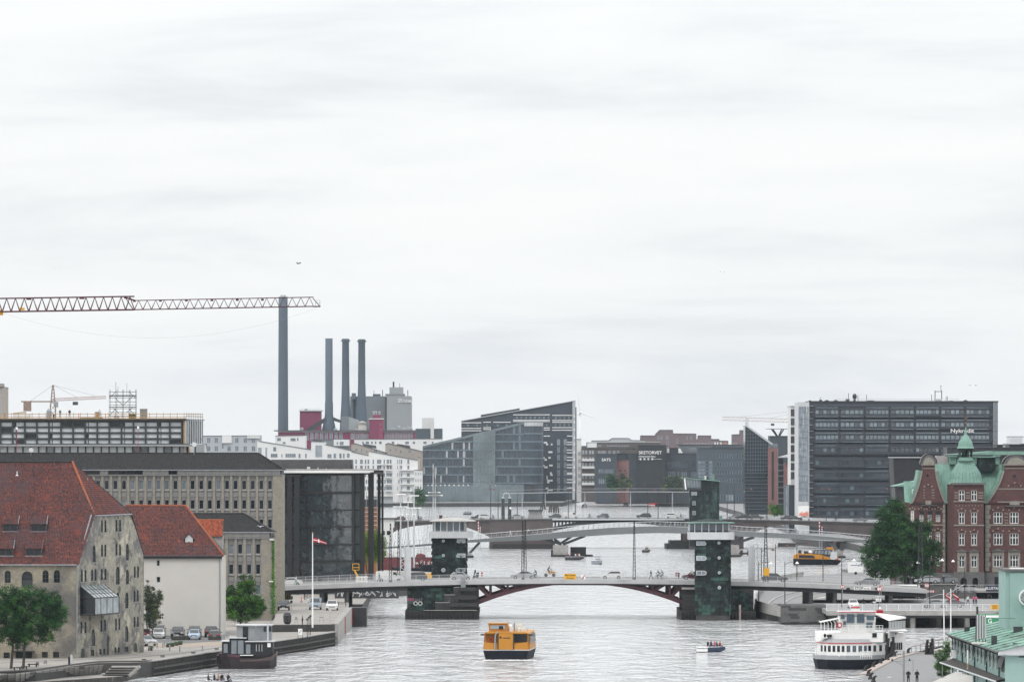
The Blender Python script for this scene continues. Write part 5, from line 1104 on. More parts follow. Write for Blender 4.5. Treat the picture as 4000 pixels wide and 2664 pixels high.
gwin=[(398,2029,2078,8,1),(411,2029,2078,8,1),(454,2027,2076,8,1),(468,2027,2076,8,1),(398,2124,2173,8,1),(411,2124,2173,8,1),(454,2122,2169,8,1),(468,2122,2169,8,1),(368,2128,2195,12,1),(497,2122,2188,12,1),(321,2223,2272,8,1),(335,2223,2271,8,1),(360,2221,2267,8,1),(373,2220,2267,8,1),(397,2219,2266,8,1),(411,2219,2265,8,1),(459,2211,2282,15,1),(497,2222,2281,12,1),(526,2209,2256,8,1),(539,2208,2255,8,1),(459,2313,2379,13,1),(495,2311,2375,13,1),(525,2303,2350,8,1),(538,2302,2349,8,1),(319,2426,2472,8,1),(334,2425,2471,8,1),(395,2419,2466,8,1),(409,2417,2465,8,1),(452,2414,2461,8,1),(465,2412,2459,8,1),(494,2442,2506,13,1),(525,2406,2449,8,1),(538,2405,2448,8,1),(364,2456,2522,14,1),(362,2536,2560,14,0),(392,2533,2555,9,0),(406,2532,2554,9,0),(450,2527,2549,8,0),(463,2526,2548,8,0),(493,2524,2545,15,0)]
gdoor=[(324,2530,2567,15),(421,2478,2556,9),(529,2508,2545,15)]
holes=[]
for(px,t0,b0,w_,ar_) in gwin:u=gu_of(px);hw_=w_*gl/260/2;holes.append((u-hw_,u+hw_,gz(px,b0),gz(px,t0),ar_))
for(px,t0,b0,w_) in gdoor:u=gu_of(px);hw_=w_*gl/260/2;holes.append((u-hw_,u+hw_,max(.02,gz(px,b0)),gz(px,t0),1))
gout=[(0,0),(gl,0),(gl,gz(560,2165)),(gu_of(510),gz(510,2004)),(gu_of(369),gz(369,2011)),(0,gz(300,2207))]
g=MB();wall(g,gout,holes,gfn,.13);g.bd('gable_wall',M_yb,WH)
rz_g=atan2(gu.y,gu.x)
def gwindow(px,t0,b0,w_,ar_):
 hw_=w_*gl/260;z0=gz(px,b0);h_=gz(px,t0)-z0;wm=wmesh(round(hw_,1),round(h_,1),2 if w_>11 else 1,3 if h_>1.5 else 2,.06,.08,bool(ar_),M_wframe,M_gl);p=gfn(gu_of(px),z0,.06)
 put_win(WH,*p,wm,rz_g)
 if h_>1.4:q=MB();q.box(-hw_/2-.1,hw_/2+.1,-.06,.05,-.12,0);q.bd('sill',M_c,WH,gfn(gu_of(px),z0,0)).rotation_euler=(0,0,rz_g)
for w in gwin:gwindow(*w)
for(px,t0,b0,w_) in gdoor:
 hw_=w_*gl/260;z0=max(.0,gz(px,b0));h_=gz(px,t0)-z0;q=MB();n_=6;q.box(-hw_/2,hw_/2,0,.08,0,h_);q.box(-.03,.03,-.02,0,0,h_*.9);q.bd('door',M_wframe,WH,gfn(gu_of(px),z0,.05)).rotation_euler=(0,0,rz_g)
y0=852.0;X0,X1=PC.x,PA.x;sF=F/y0;zx=lambda py:H-(py-YH)/sF-2;xx=lambda px:(px-2000)/sF
ffn=lambda u,v,d:(u,y0+d,2+v)
fwins=[(30,2227,2276,24),(178,2226,2275,24),(222,2225,2275,24),(-44,2227,2276,24),(106,2230,2297,43),(228,2322,2372,24),(184,2322,2372,24),(30,2322,2372,24)]
fb_=[(26,2547,2571,24),(175,2545,2568,23),(219,2545,2568,24)]
hl=[(xx(px-w_/2),xx(px+w_/2),zx(b0),zx(t0),1) for px,t0,b0,w_ in fwins]+[(xx(px-w_/2),xx(px+w_/2),zx(b0),zx(t0),0) for px,t0,b0,w_ in fb_]+[(xx(62),xx(125),.02,zx(2543),0)]
g=MB();wall(g,[(X0,0),(X1,0),(X1,zx(2204)),(X0,zx(2204))],hl,ffn,.4);g.bd('front_wall',M_ybf,WH)
for px,t0,b0,w_ in fwins:put_win(WH,xx(px),y0+.3,2+zx(b0),wmesh(w_/sF,(b0-t0)/sF,2,3,.06,.08,True,M_wframe,M_gl))
for px,t0,b0,w_ in fb_:put_win(WH,xx(px),y0+.3,2+zx(b0),wmesh(w_/sF,(b0-t0)/sF,4,2,.06,.08,False,M_wframe,M_gl))
g=MB();g.box(xx(62),xx(125),y0+.35,y0+.45,2,2+zx(2543));g.bd('loading_door',M_wframe,WH)
g=MB();g.box(xx(84),xx(127),y0+.15,y0+.2,2+zx(2297),2+zx(2265));g.bd('balcony_rail',M_dg,WH)
g=MB();g.box(xx(50),xx(135),y0-1.6,y0,2+zx(2543),2+zx(2540));g.bd('loading_platform',M_conc_dk,WH)
g=MB();lo_=V3((X1+.1,y0-.15,2));g.tube(lo_,lo_+V3((0,0,zx(2207))),.08,8);g.bd('downpipe',M_lead,WH)
g=MB();g.tube((X0,y0-.35,2+zx(2206)),(X1+.1,y0-.35,2+zx(2206)),.09,6);g.bd('gutter',M_lead,WH)
RD=V3(P(283,1806,865));OR=V3((X1,y0-.3,2+zx(2206)));Vs=V3((0,RD.y-OR.y,RD.z-OR.z));sl=Vs.length
dx=lambda px,D:(px-2000)/F*D
gT=V3(P(369,2011,859));ft=(gT.z-OR.z)/Vs.z*sl
pantiles(WH,OR,(1,0,0),Vs,[(X0-X1,0),(.3,0),(gT.x-X1+.15,ft),(RD.x-X1,sl),(X0-X1,sl)],M_redtile,.22,.24)
hA,hB=V3(P(368,2012,858.4)),V3(P(512,2005,872));mid=(hA+hB)/2;Uh=(hB-hA);Vh=(RD-hA)-Uh*((RD-hA).dot(Uh)/Uh.length_squared)
ua=(RD-hA).dot(Uh.normalized())
pantiles(WH,hA,Uh,Vh,[(-.2,-.2),(Uh.length+.2,-.2),(ua,Vh.length)],M_redtile,.22,.34)
g=MB();
def ridge(g,a,b_,r=.16,st=.38):
 a=V3(a);b_=V3(b_);n=max(1,int((b_-a).length/st));
 for k in range(n):p=a+(b_-a)*k/n;q=a+(b_-a)*(k+1.06)/n;g.tube(p,q,r*1.12,7,r*.92)
ridge(g,hA+V3((0,0,.1)),RD+V3((0,0,.1)));g.bd('ridge_tiles',M_ridge,WH)
g=MB();ridge(g,(X0,RD.y,RD.z+.05),RD+V3((0,0,.05)),.15);g.bd('ridge_tiles',M_slate,WH)
g=MB();g.tube(RD,hB,.12,6);g.tube(hB,V3(P(560,2165,878)),.12,6);g.bd('verge',M_slate,WH)
g=MB();a_=V3(P(300,2206,852));c_=V3(P(357,2010,858));g.tube(a_,c_,.1,6);g.tube(hA+V3((0,-.2,-.1)),hB+V3((.1,-.2,-.1)),.1,6);g.bd('lead_gutter',M_lead,WH)
g=MB();back=[V3(P(-330,2207,852)),];yb=878;g.poly([(X0,RD.y,RD.z),(RD.x,RD.y,RD.z),(hB.x,hB.y,hB.z),(PB.x,yb,PB.z+1.6),(X0,yb,PB.z+1.6)]);g.bd('rear_roof',M_redtile,WH)
g=MB();g.poly([(X0,yb,2),(PB.x,yb,2),(PB.x,yb,PB.z+1.6),(X0,yb,PB.z+1.6)]);g.bd('rear_wall',M_ybf,WH)
for(px0,px1,ra,rb,rc) in((10,68,2016,2048,2078),(120,180,2016,2048,2078),(-8,50,2112,2143,2173),(100,162,2112,2143,2173)):
 def on_roof(px,py):
  for k in range(400):
   D=850+k*.05;p=P(px,py,D)
   if p.z<=OR.z+(D-OR.y)*Vs.z/Vs.y:return p
  return p
 b0=on_roof(px0,rc);D=b0.y;xa,xb=dx(px0,D),dx(px1,D);zb=b0.z;zt_=H-(rb-YH)*D/F;top=on_roof(px0,ra)
 g=MB()
 g.box(xa,xb,D,D+.12,zt_-.06,zt_);g.box(xa,xa+.1,D,D+.12,zb,zt_);g.box(xb-.1,xb,D,D+.12,zb,zt_);fr_=g.bd('dormer_window',M_dg,WH);g=MB();g.box(xa-.1,xb+.1,D-.06,D+.1,zb-.02,zb+.12);g.bd('sill',M_lead,fr_)
 g=MB();g.box(xa+.1,xb-.1,D+.08,D+.1,zb+.14,zt_-.06);g.bd('pane',M_gl,fr_);g=MB();g.box((xa+xb)/2-.04,(xa+xb)/2+.03,D+.02,D+.07,zb+.14,zt_-.06);g.bd('glazing_bar',M_dg,fr_)
 for x_ in(xa,xb-.08):g=MB();g.poly([(x_,D+.06,zb),(x_,D+.06,zt_),(x_,top.y,top.z),]);g.poly([(x_+.08,D+.06,zb),(x_+.08,top.y,top.z),(x_+.08,D+.06,zt_)]);g.bd('dormer_cheek',M_lead,WH)
 pv_=V3((0,top.y-D,top.z-zt_));pantiles(WH,(xa-.1,D-.15,zt_+.03),(1,0,0),pv_,[(0,0),(xb-xa+.2,0),(xb-xa+.2,pv_.length),(0,pv_.length)],M_redtile,.22,.24,'dormer_tiles')
 g=MB();g.tube((xb+.1,D-.15,zt_+.05),(xb+.1,top.y,top.z+.1),.06,4);g.bd('dormer_flashing',M_lead,WH)
for px,py in((67,1852),(342,1880)):g=MB();p=P(px,py,861 if px<100 else 866);g.lathe([(.25,0),(.08,.15),(.08,.6)],(p.x,p.y-.2,p.z-.2),8);g.bd('roof_vent',M_lg,WH)
GBX=thing('glazed_bay','steel and glass box with a sloping glass roof hanging on the warehouse gable','bay window')
u0,u1=gu_of(314),gu_of(407);zb_,zt1,zt2=gz(345,2397),gz(362,2331),gz(340,2285);dp=2.1
def bp(u,d,z):return gfn(u,z,-d)
c4=[bp(u0,0,0),bp(u0,dp,0),bp(u1,dp,0),bp(u1,0,0)]
def bar(mb,a,b_,r=.05):mb.tube(a,b_,r,4)
g=MB()
for(u,d) in((u0,0),(u0,dp),(u1,dp),(u1,0)):bar(g,bp(u,d,zb_),bp(u,d,zt1 if d else zt2),.07)
for(ua_,da,ub,db) in((u0,0,u0,dp),(u0,dp,u1,dp),(u1,dp,u1,0)):
 bar(g,bp(ua_,da,zb_),bp(ub,db,zb_),.1);bar(g,bp(ua_,da,zt1),bp(ub,db,zt1),.07)
for k in range(1,4):u=u0+(u1-u0)*k/4;bar(g,bp(u,dp,zb_),bp(u,dp,zt1),.04)
for k in range(8):u=u0+(u1-u0)*k/7;bar(g,bp(u,0,zt2),bp(u,dp,zt1),.04)
for k in(1,2):q=k/3;bar(g,bp(u0,dp*q,zt2+(zt1-zt2)*q),bp(u1,dp*q,zt2+(zt1-zt2)*q),.03)
g.bd('steel_frame',M_dg,GBX)
M_paleg=mat('reflecting_pane',(.30,.34,.35),.12,.3,.7,spec=.7)
g=MB();g.poly([bp(u0,dp-.02,zb_),bp(u1,dp-.02,zb_),bp(u1,dp-.02,zt1),bp(u0,dp-.02,zt1)]);g.bd('pane',M_paleg,GBX)
g=MB();g.poly([bp(u0+.02,0,zb_),bp(u0+.02,dp,zb_),bp(u0+.02,dp,zt1),bp(u0+.02,0,zt2)]);g.bd('pane',M_gl,GBX)
g=MB();g.poly([bp(u0,dp,zt1-.03),bp(u1,dp,zt1-.03),bp(u1,0,zt2-.03),bp(u0,0,zt2-.03)]);g.bd('pane',M_paleg,GBX)
g=MB();a_,b_,c_,d_=bp(u0,0,zb_),bp(u0,dp,zb_),bp(u1,dp,zb_),bp(u1,0,zb_);g.poly([a_,b_,c_,d_]);g.bd('floor',M_dg,GBX)
WB=Fr(957,720);t_=WB.thing('plastered_house','pale plastered house with a red hipped roof right of the brick warehouse','house')
x0,x1=WB.x(480),WB.x(868);ze=WB.z(2168);D2=12.0
wh=[(612,624,2187,2210),(612,626,2252,2274),(622,636,2322,2345),(624,640,2395,2418)]
g=MB();wall(g,[(x0,0),(x1,0),(x1,ze),(x0,ze)],[(WB.x(a),WB.x(c),WB.z(b0),WB.z(t0)) for a,c,t0,b0 in wh],lambda u,v,d:(u,d,v),.2);g.poly([(x1,0,0),(x1,D2,0),(x1,D2,ze),(x1,0,ze)]);g.poly([(x0,D2,0),(x0,0,0),(x0,0,ze),(x0,D2,ze)]);g.bd('wall',M_plas,t_)
for k,(a,c,t0,b0) in enumerate(wh):put_win(t_,(WB.x(a)+WB.x(c))/2,.14,WB.z(b0),wmesh((c-a)/WB.s,(b0-t0)/WB.s,1 if k<3 else 2,1 if k<3 else 2,.07,.08,False,M_g if k<3 else M_w,M_gl))
rdz=WB.z(1984);Vr=V3((0,6,rdz-ze));kx=WB.x(718);e1=WB.x(873)
pantiles(t_,(0,-.5,ze-.1),(1,0,0),Vr,[(x0,0),(e1,0),(kx,Vr.length*1.04),(x0,Vr.length*1.04)],M_redtile,.24,.27)
g=MB();g.poly([(e1,-.5,ze),(e1,D2,ze),(kx,6,rdz)]);g.poly([(x0,6,rdz),(kx,6,rdz),(e1,D2,ze),(x0,D2,ze)]);g.bd('rear_roof',M_redtile,t_)
g=MB();ridge(g,(e1,-.45,ze+.05),(kx,5.9,rdz+.35),.14);ridge(g,(x0,5.9,rdz+.4),(kx,5.9,rdz+.35),.12);g.bd('ridge_tiles',M_ridge,t_)
g=MB();g.tube((x0,-.55,ze-.12),(e1,-.55,ze-.12),.1,6);g.box(x0,e1-.2,-.4,0,ze-.5,ze-.2);g.bd('gutter',M_dg,t_)
g=MB();g.tube((x1-.35,-.1,0),(x1-.35,-.1,ze-.3),.07,6);g.bd('downpipe',M_lead,t_)
dm0,dm1,dzb,dzt=WB.x(719),WB.x(754),WB.z(2148),WB.z(2104);yd=1.2;g=MB();cxd=(dm0+dm1)/2
g.prism([(dm0,dzb),(dm1,dzb),(dm1,dzt),(cxd,dzt+.65),(dm0,dzt)],yd,yd+.3);g.bd('dormer',M_lg,t_)
g=MB();g.poly([(dm0-.15,yd-.2,dzt-.1),(cxd,yd-.2,dzt+.8),(cxd,yd+3,dzt+.8),(dm0-.15,yd+2,dzt-.1)]);g.poly([(dm1+.15,yd-.2,dzt-.1),(dm1+.15,yd+2,dzt-.1),(cxd,yd+3,dzt+.8),(cxd,yd-.2,dzt+.8)]);g.box(dm0,dm0+.1,yd,yd+2,dzb,dzt);g.box(dm1-.1,dm1,yd,yd+2,dzb,dzt);g.bd('dormer_roof',M_dg,t_)
put_win(t_,cxd,yd-.1,WB.z(2137),wmesh(.65,.75,1,1,.06,.06,True,M_dg,M_gl))
SB=Fr(975,815);t_=SB.thing('side_range','small orange-red tiled lean-to range behind the plastered house','house');xa,xb=SB.x(740),SB.x(869);zr,ze2=SB.z(2031),SB.z(2095)
g=MB();g.box(xa,xb,0,4,0,ze2);g.bd('wall',M_c,t_);v2=V3((0,2.2,zr-ze2));pantiles(t_,(0,-.3,ze2),(1,0,0),v2,[(xa,0),(xb+.1,0),(xb+.1,v2.length),(xa,v2.length)],mat('bright_clay_tile',(1,1,1),.8,.25,.4,attr=[(0,(.16,.04,.02)),(.5,(.28,.06,.025)),(1,(.42,.10,.035))]),.24,.27)
g=MB();ridge(g,(xa,1.95,zr),(xb+.1,1.95,zr),.13);g.bd('ridge_tiles',M_ridge,t_)
M_pier_b=brick('ochre_pier_brick',(.28,.25,.19),(.22,.205,.175),(.22,.20,.17),.24,.075,.22,dirt_glint=[((.22,.215,.21),.5,.52,.7)],msc=1.2)
M_spand=mat('grey_spandrel',(.20,.20,.195),.9,.1,1.0)
M_panel=mat('pale_concrete_panel',(.36,.355,.34),.85,.06,.6,dirt_glint=[((.26,.24,.20),.3,.62,.8)])
M_alu=mat('aluminium_frame',(.38,.40,.41),.4,.08)
def office(fr,t_,px0,px1,eave,band_b,rows,cols,pitch,wpx,hpx,ridge_row,ridge_px,depth,solid,dark=(),zbase=0,panel_p=33.6,extra_win_rows=()):
 X=fr.x;Z=fr.z;x0,x1=X(px0),X(px1);zt_=Z(band_b+4)
 wl=[]
 for c in cols:
  for r in rows:wl.append((X(c-wpx/2),X(c+wpx/2),Z(r+hpx),Z(r)))
 fn=lambda u,v,d:(u,d+.3,v)
 g=MB();wall(g,[(x0,zbase),(x1,zbase),(x1,zt_),(x0,zt_)],wl,fn,.25);g.bd('infill_wall',M_spand,t_)
 g=MB();g.poly([(x1,.3,0),(x1,depth,0),(x1,depth,zt_),(x1,.3,zt_)]);g.bd('end_wall',M_pier_b,t_)
 wm=wmesh(wpx/fr.s,hpx/fr.s,1,1,.08,.1,False,M_alu,M_gl)
 wl2=wmesh(wpx/fr.s,hpx/fr.s,1,1,.08,.1,False,M_alu,M_lit)
 for c in cols:
  for r in rows:
   put_win(t_,X(c),.3+.12,Z(r+hpx),wm if RN()<.7 else wl2)
   q=MB();q.box(X(c-pitch*.34),X(c+pitch*.34),.12,.3,Z(r+hpx+5),Z(r+hpx+.5));q.bd('sill',M_c,t_)
   q=MB();q.box(X(c-pitch*.33),X(c+pitch*.33),.2,.3,Z(r+hpx+29),Z(r+hpx+11));q.bd('spandrel_panel',M_panel if 0 else M_spand,t_)
 ps=[cols[0]-pitch/2+pitch*k for k in range(len(cols)+1)]
 for p in ps:
  if p>solid+2:continue
  q=MB();q.box(X(p-5),X(p+5),0,.34,zbase,zt_);q.bd('brick_pier',M_pier_b,t_)
 q=MB();q.box(X(solid),x1,-.02,.3,zbase,zt_);q.bd('corner_wall',M_pier_b,t_)
 q=MB();q.box(x0,x1+.02,-.12,depth,zt_,zt_+.22);q.bd('string_course',M_spand,t_)
 zb_=zt_+.22;ze_=Z(eave+3)
 p=px0
 q=MB();q.box(x0,x1-.15,.25,depth,zb_,ze_);q.bd('attic_wall',M_dg,t_)
 p=px1-8
 while p>px0:
  a=max(px0,p-panel_p)
  if not any(a<d<p for d in dark):q=MB();q.box(X(a)+.02,X(p)-.02,.05,.25,zb_+.02,ze_-.02);q.bd('attic_panel',M_panel,t_)
  else:q=MB();q.box(X(a)+.15,X(p)-.15,.22,.25,zb_+.1,ze_-.1);f__=q.bd('attic_window',M_gl,t_)
  p-=panel_p
 zr=Z(ridge_row);ry=depth/2;V_=V3((0,ry+.5,zr-ze_));e=x1+.35;kx=X(ridge_px)
 pantiles(t_,(0,-.5,ze_),(1,0,0),V_,[(x0,0),(e,0),(kx,V_.length),(x0,V_.length)],M_slate,.26,.27,lift=.06)
 q=MB();q.tube((x0,-.55,ze_),(e,-.55,ze_),.08,5);q.bd('gutter',M_lead,t_)
 q=MB();ridge(q,(e,-.5,ze_+.06),(kx,ry,zr+.06),.14);ridge(q,(x0,ry,zr+.06),(kx,ry,zr+.06),.12);q.bd('ridge_tiles',M_slate,t_)
 q=MB();q.poly([(e,-.5,ze_),(e,depth+.5,ze_),(kx,ry,zr)]);q.poly([(x0,ry,zr),(kx,ry,zr),(e,depth+.5,ze_),(x0,depth+.5,ze_)]);q.poly([(x0,-.4,ze_),(e,-.4,ze_),(e,depth+.4,ze_),(x0,depth+.4,ze_)]);q.bd('rear_roof',M_slate,t_)
OB=Fr(1090,800);t_=OB.thing('office_building','long ochre brick and concrete office building with a dark tiled hipped roof','office building')
office(OB,t_,-80,1103,1833,1854,(1876,1952,2027),[618+33.55*k for k in range(-10,14)],33.55,18,36,1771,1003,12,1065,dark=[346,381,450,484,517,550,685])
t_['label']='long ochre brick and concrete office building under a dark tiled hipped roof'
OW=Fr(1043,960);t_=OW.thing('office_wing','shorter projecting wing of the ochre office building, tree before it','office building')
office(OW,t_,745,1061,2076,2100,(2124,2203,2283,2362),[867.5+35.1*k for k in range(0,5)],35.1,19,39,2008,945,14,1019,panel_p=35)
for k in range(3):g=MB();g.box(OW.x(1061),OW.x(1061)+.6,1,1.3,OW.z(2090+5*k),OW.z(2088+5*k));g.bd('bracket',M_dg,t_)
for px,py in((1062,2107),(1060,2270)):c_=thing('security_camera',('white security camera on the corner of the office wing','lower white security camera on the corner of the office wing')[py>2200],'camera',(OW.loc[0]+OW.x(px),OW.D-.3,2+OW.z(py)));g=MB();g.box(-.35,.1,-.12,.1,-.08,.1);g.box(.1,.3,-.2,0,-.1,.06);g.bd('housing',M_w,c_);g=MB();g.tube((0,0,0),(0,.35,0),.04);g.bd('bracket',M_g,c_)
CB=Fr(1260,350);t_=CB.thing('unfinished_building','dark framed glass building under construction, workers and yellow rails on its roof','building');x0,x1=CB.x(-90),CB.x(720)
g=MB();g.box(x0,x1,.6,22,0,CB.z(1645));g.bd('core',M_dg,t_)
M_frost=mat('pale_reflecting_glass',(.52,.56,.58),.15,.12,.25,spec=.5,dirt_glint=[((.15,.17,.18),.35,.62,.66)])
M_frame=mat('curtain_frame',(.035,.038,.040),.5,.2)
for k in range(-2,16):
 a,c=50.5+47.2*(k-1),50.5+47.2*k
 if c>722:break
 g=MB();CB.bx(g,c-4.5,c+1.5,1644,1736,.0,.5);g.bd('mullion',M_frame,t_)
 ex=k%3==1
 for(r0,r1) in((1650,1665),(1672,1687),(1695,1710),(1718,1732)):
  for(p,q) in(((a+2,c-5),) if not ex else((a+2,a+10),(a+13,c-5))):g=MB();CB.bx(g,p,q,r0,r1,.45,.5);g.bd('pane',M_frost if RN()<.93 else M_gl,t_)
for(r0,r1) in((1641,1650),(1665,1672),(1687,1695),(1710,1718),(1732,1736)):g=MB();CB.bx(g,-90,720,r0,r1,.2,.6);g.bd('floor_edge',M_frame,t_)
g=MB();CB.bx(g,-90,728,1636,1641,-.5,22);g.bd('parapet',M_frame,t_)
g=MB();CB.bx(g,-90,735,1736,1743,-1.2,.6);g.bd('ledge',M_g,t_)
for k in range(27):c=-60+30.6*k;g=MB();CB.bx(g,c-2,c+24,1745,1776,.3,.5);g.bd('pane',M_frost if RN()<.85 else M_lit,t_);g=MB();CB.bx(g,c+24.4,c+30,1743,1780,0,.5);g.bd('mullion',M_frame,t_)
g=MB();CB.bx(g,717,722,1645,1733,-.1,.5);g.bd('timber_strip',M_woodtan,t_);g=MB();CB.bx(g,728,739,1745,1775,.0,.5);g.bd('timber_strip',mat('orange_board',(.40,.17,.04),.8,.1),t_)
cx0,cx1=CB.x(722),CB.x(776)
for k in range(9):x=cx0+(cx1-cx0)*k/8;g=MB();g.box(x-.06,x+.06,2*k+.3,2*k+.6,CB.z(1733),CB.z(1640));g.bd('mullion',M_frame,t_)
g=MB();g.poly([(cx0,.6,CB.z(1733)),(cx1,18,CB.z(1733)),(cx1,18,CB.z(1643)),(cx0,.6,CB.z(1643))]);g.bd('pane',M_frost,t_)
g=MB();g.prism([(cx0-.4,-.5),(cx1+.1,17),(cx1+.1,22),(cx0-.4,22)],CB.z(1641),CB.z(1636),'z');g.prism([(cx0-.4,-.5),(cx1+.1,17),(cx1+.1,22),(cx0-.4,22)],0,CB.z(1736),'z');g.bd('end_slab',M_g,t_)
zr_=CB.z(1636)
def rail_t(parent,xa,xb,y,m=M_woodtan):
 for r0 in(1616,1626.5):g=MB();g.box(xa,xb,y,y+.05,CB.z(r0+2.6),CB.z(r0));g.bd('rail',m,parent)
 x=xa
 while x<=xb:g=MB();g.tube((x,y+.08,zr_),(x,y+.08,CB.z(1612)),.035,4);g.bd('post',M_k,parent);x+=1.36
e_=CB.thing('edge_protection','yellow timber guard rail along the roof edge of the unfinished building','guard rail');rail_t(e_,CB.x(-90),CB.x(727),-.3);g=MB();g.box(CB.x(-90),CB.x(727),-.35,-.3,zr_,zr_+.16);g.bd('toe_board',M_woodtan,e_)
e_=CB.thing('edge_protection','timber guard rail on the far right end of the unfinished building roof','guard rail')
for k in range(10):g=MB();x=CB.x(728)+(CB.x(775)-CB.x(728))*k/9;g.tube((x,1.8*k,zr_),(x,1.8*k,CB.z(1613)),.035,4);g.bd('post',M_k,e_)
for r0 in(1616,1626):g=MB();g.tube((CB.x(728),0,CB.z(r0)),(CB.x(776),17,CB.z(r0)),.07,4);g.bd('rail',M_woodtan,e_)
sc_=CB.thing('scaffold_tower','black tube scaffold tower with two decks on the unfinished roof','scaffold');SX=[CB.x(p) for p in(424,450,476,502,527)]
for x in SX:
 for y in(2,5.5):g=MB();g.tube((x,y,zr_),(x,y,CB.z(1521-(30 if x==SX[1] and y==2 else 0))),.035,4);g.bd('upright',M_k,sc_)
for r_ in(1530,1543,1555,1569,1581,1596,1610,1624):
 for y in(2,5.5):g=MB();g.tube((SX[0],y,CB.z(r_)),(SX[-1],y,CB.z(r_)),.03,4);g.bd('ledger',M_k,sc_)
for r_ in(1547,1590):g=MB();g.box(SX[0],SX[-1],2,5.5,CB.z(r_+1.5),CB.z(r_-1.5));g.bd('platform',M_wood,sc_)
for(a,ra,c,rc) in((445,1552,478,1583),(516,1548,478,1583),(440,1594,462,1614),(515,1592,490,1612),(424,1555,450,1530),(527,1555,502,1530),(450,1596,424,1624),(502,1596,527,1624)):g=MB();g.tube((CB.x(a),2,CB.z(ra)),(CB.x(c),2,CB.z(rc)),.05,4);g.bd('brace',M_k,sc_)
g=MB();g.tube((CB.x(492),3,CB.z(1545)),(CB.x(492),3,CB.z(1496)),.03,4);g.tube((CB.x(457),3,CB.z(1545)),(CB.x(457),3,CB.z(1509)),.03,4);g.bd('upright',M_k,sc_)
def rb(name,label,cat,a,c,t0,m,y=3,dd=2,b0=1636,bm=None):
 t=thing(name,label,cat,(CB.loc[0]+CB.x((a+c)/2),CB.D+y,2+CB.z(b0)));w=(c-a)/CB.s/2;h=CB.z(t0)-CB.z(b0);g=MB();g.box(-w,w,0,dd,0,h*.93);g.bd('body',m,t);g=MB();g.box(-w-.05,w+.05,-.05,dd+.05,h*.93,h);g.bd('cap',bm or M_g,t);return t
rb('roof_hut','grey concrete stair head between roof rails on the unfinished building','roof hut',543,570,1596,mat('raw_concrete',(.26,.25,.22),.9,.2));rb('plank_stack','stack of yellow timber sheets by the scaffold','timber stack',368,379,1608,M_woodtan);rb('plank_stack','wide yellow timber sheet pile behind the workers','timber stack',305,392,1630,M_woodtan,6);rb('crate','olive crate under the right side of the scaffold','crate',499,524,1614,mat('olive_board',(.16,.14,.05),.8,.1));rb('crate','pale grey crate at the foot of the scaffold','crate',444,462,1624,M_lg,1);rb('site_toilet','small black box on the unfinished roof','box',203,209,1618,M_k,2,1)
t=thing('site_tent','white sheeted lean-to with a timber edge at the left end of the unfinished roof','tent',(CB.loc[0]+CB.x(78),CB.D+3,2+zr_));g=MB();w=32/CB.s;g.prism([(-w,0),(w,0),(w,.9),(w*.6,1.35),(-w,1.05)],0,3);g.bd('sheet',M_w,t);g=MB();g.tube((-w,0,1.1),(w*.6,0,1.4),.08,4);g.bd('edge_beam',M_woodtan,t)
t=thing('silo','dark pointed mortar silo on the unfinished roof','silo',(CB.loc[0]+CB.x(179),CB.D+9,2+zr_));g=MB();w=.55;g.lathe([(w,0),(w,1.6),(w*.5,2.05)],n=8);g.bd('tank',M_g,t)
for px,lab in((306,'left red traffic post among the roof rails'),(411,'right orange post among the roof rails')):t=thing('site_post',lab,'post',(CB.loc[0]+CB.x(px),CB.D+1,2+zr_));g=MB();g.tube((0,0,0),(0,0,1.1),.07,6);g.bd('pole',M_orange,t);g=MB();g.lathe([(.2,0),(.2,.08)]);g.bd('foot',M_k,t)
for px,r0,lab in((87,1675,'left slanting magenta pole in front of the unfinished facade'),(556,1672,'right slanting magenta pole in front of the unfinished facade')):
 t=thing('marker_pole',lab,'pole',(CB.loc[0]+CB.x(px)-.3,CB.D-14,2));g=MB();g.tube((0,0,0),(.3,0,CB.z(r0)-.2),.06,5);g.bd('pole',mat('magenta_paint',(.30,.01,.06),.5,.1),t);g=MB();g.box(.1,.5,-.1,.1,CB.z(r0)-.2,CB.z(r0)+.3);g.bd('lamp',M_w,t)
t,f_=dblock('tall brown brick building end at the left edge of the picture',1900,-60,12,1513,20,M_tan,'apartment_block')
for k in range(5):W1(t,f_,7,1526+22*k,5,15,M_glass_l,M_greyr)
blk(t,f_,[(-60,1497),(3,1513)],2,14,M_tan,'penthouse')
t,f_=dblock('grey steel office front with dark fins, mostly behind the unfinished block',1500,722,795,1737,12,M_wht2,'annex_block')
for px,py,lab in((758,1740,'white satellite dish on the roof right of the unfinished building'),(121,1762,'white satellite dish on the dark tiled roof ridge')):
 t=thing('satellite_dish',lab,'satellite dish',P(px,py+8,1095));g=MB();g.lathe([(.05,0),(.3,.06),(.42,.16)],n=12);o_=g.bd('dish',M_lg,t);o_.rotation_euler=(1.3,0,.3);o_.location=(0,0,.5);g=MB();g.tube((0,.1,-1.3),(0,.1,.5),.04);g.bd('mount',M_g,t)
GO=Fr(1235,1300);t_=GO.thing('glass_office','dark glass cube with a projecting brown-black steel portal frame beside the bridge','office building')
M_bz=mat('bronze_black_steel',(.012,.012,.014),.7,.15,.5);gz_=lambda r:GO.z(r)
g=MB();GO.bx(g,1060,1383,1850,2330,.6,26);g.bd('core',M_dg,t_)
M_gr=mat('dark_wavy_glass',(.034,.045,.050),.05,.4,.5,spec=.8,bump=.6,bscale=.35,dirt_glint=[((.11,.135,.145),.55,.56,.70,(1,1,1.6))]);M_gr.node_tree.nodes['Principled BSDF'].inputs['IOR'].default_value=1.75  # paler patches are highlights painted into the glass colour
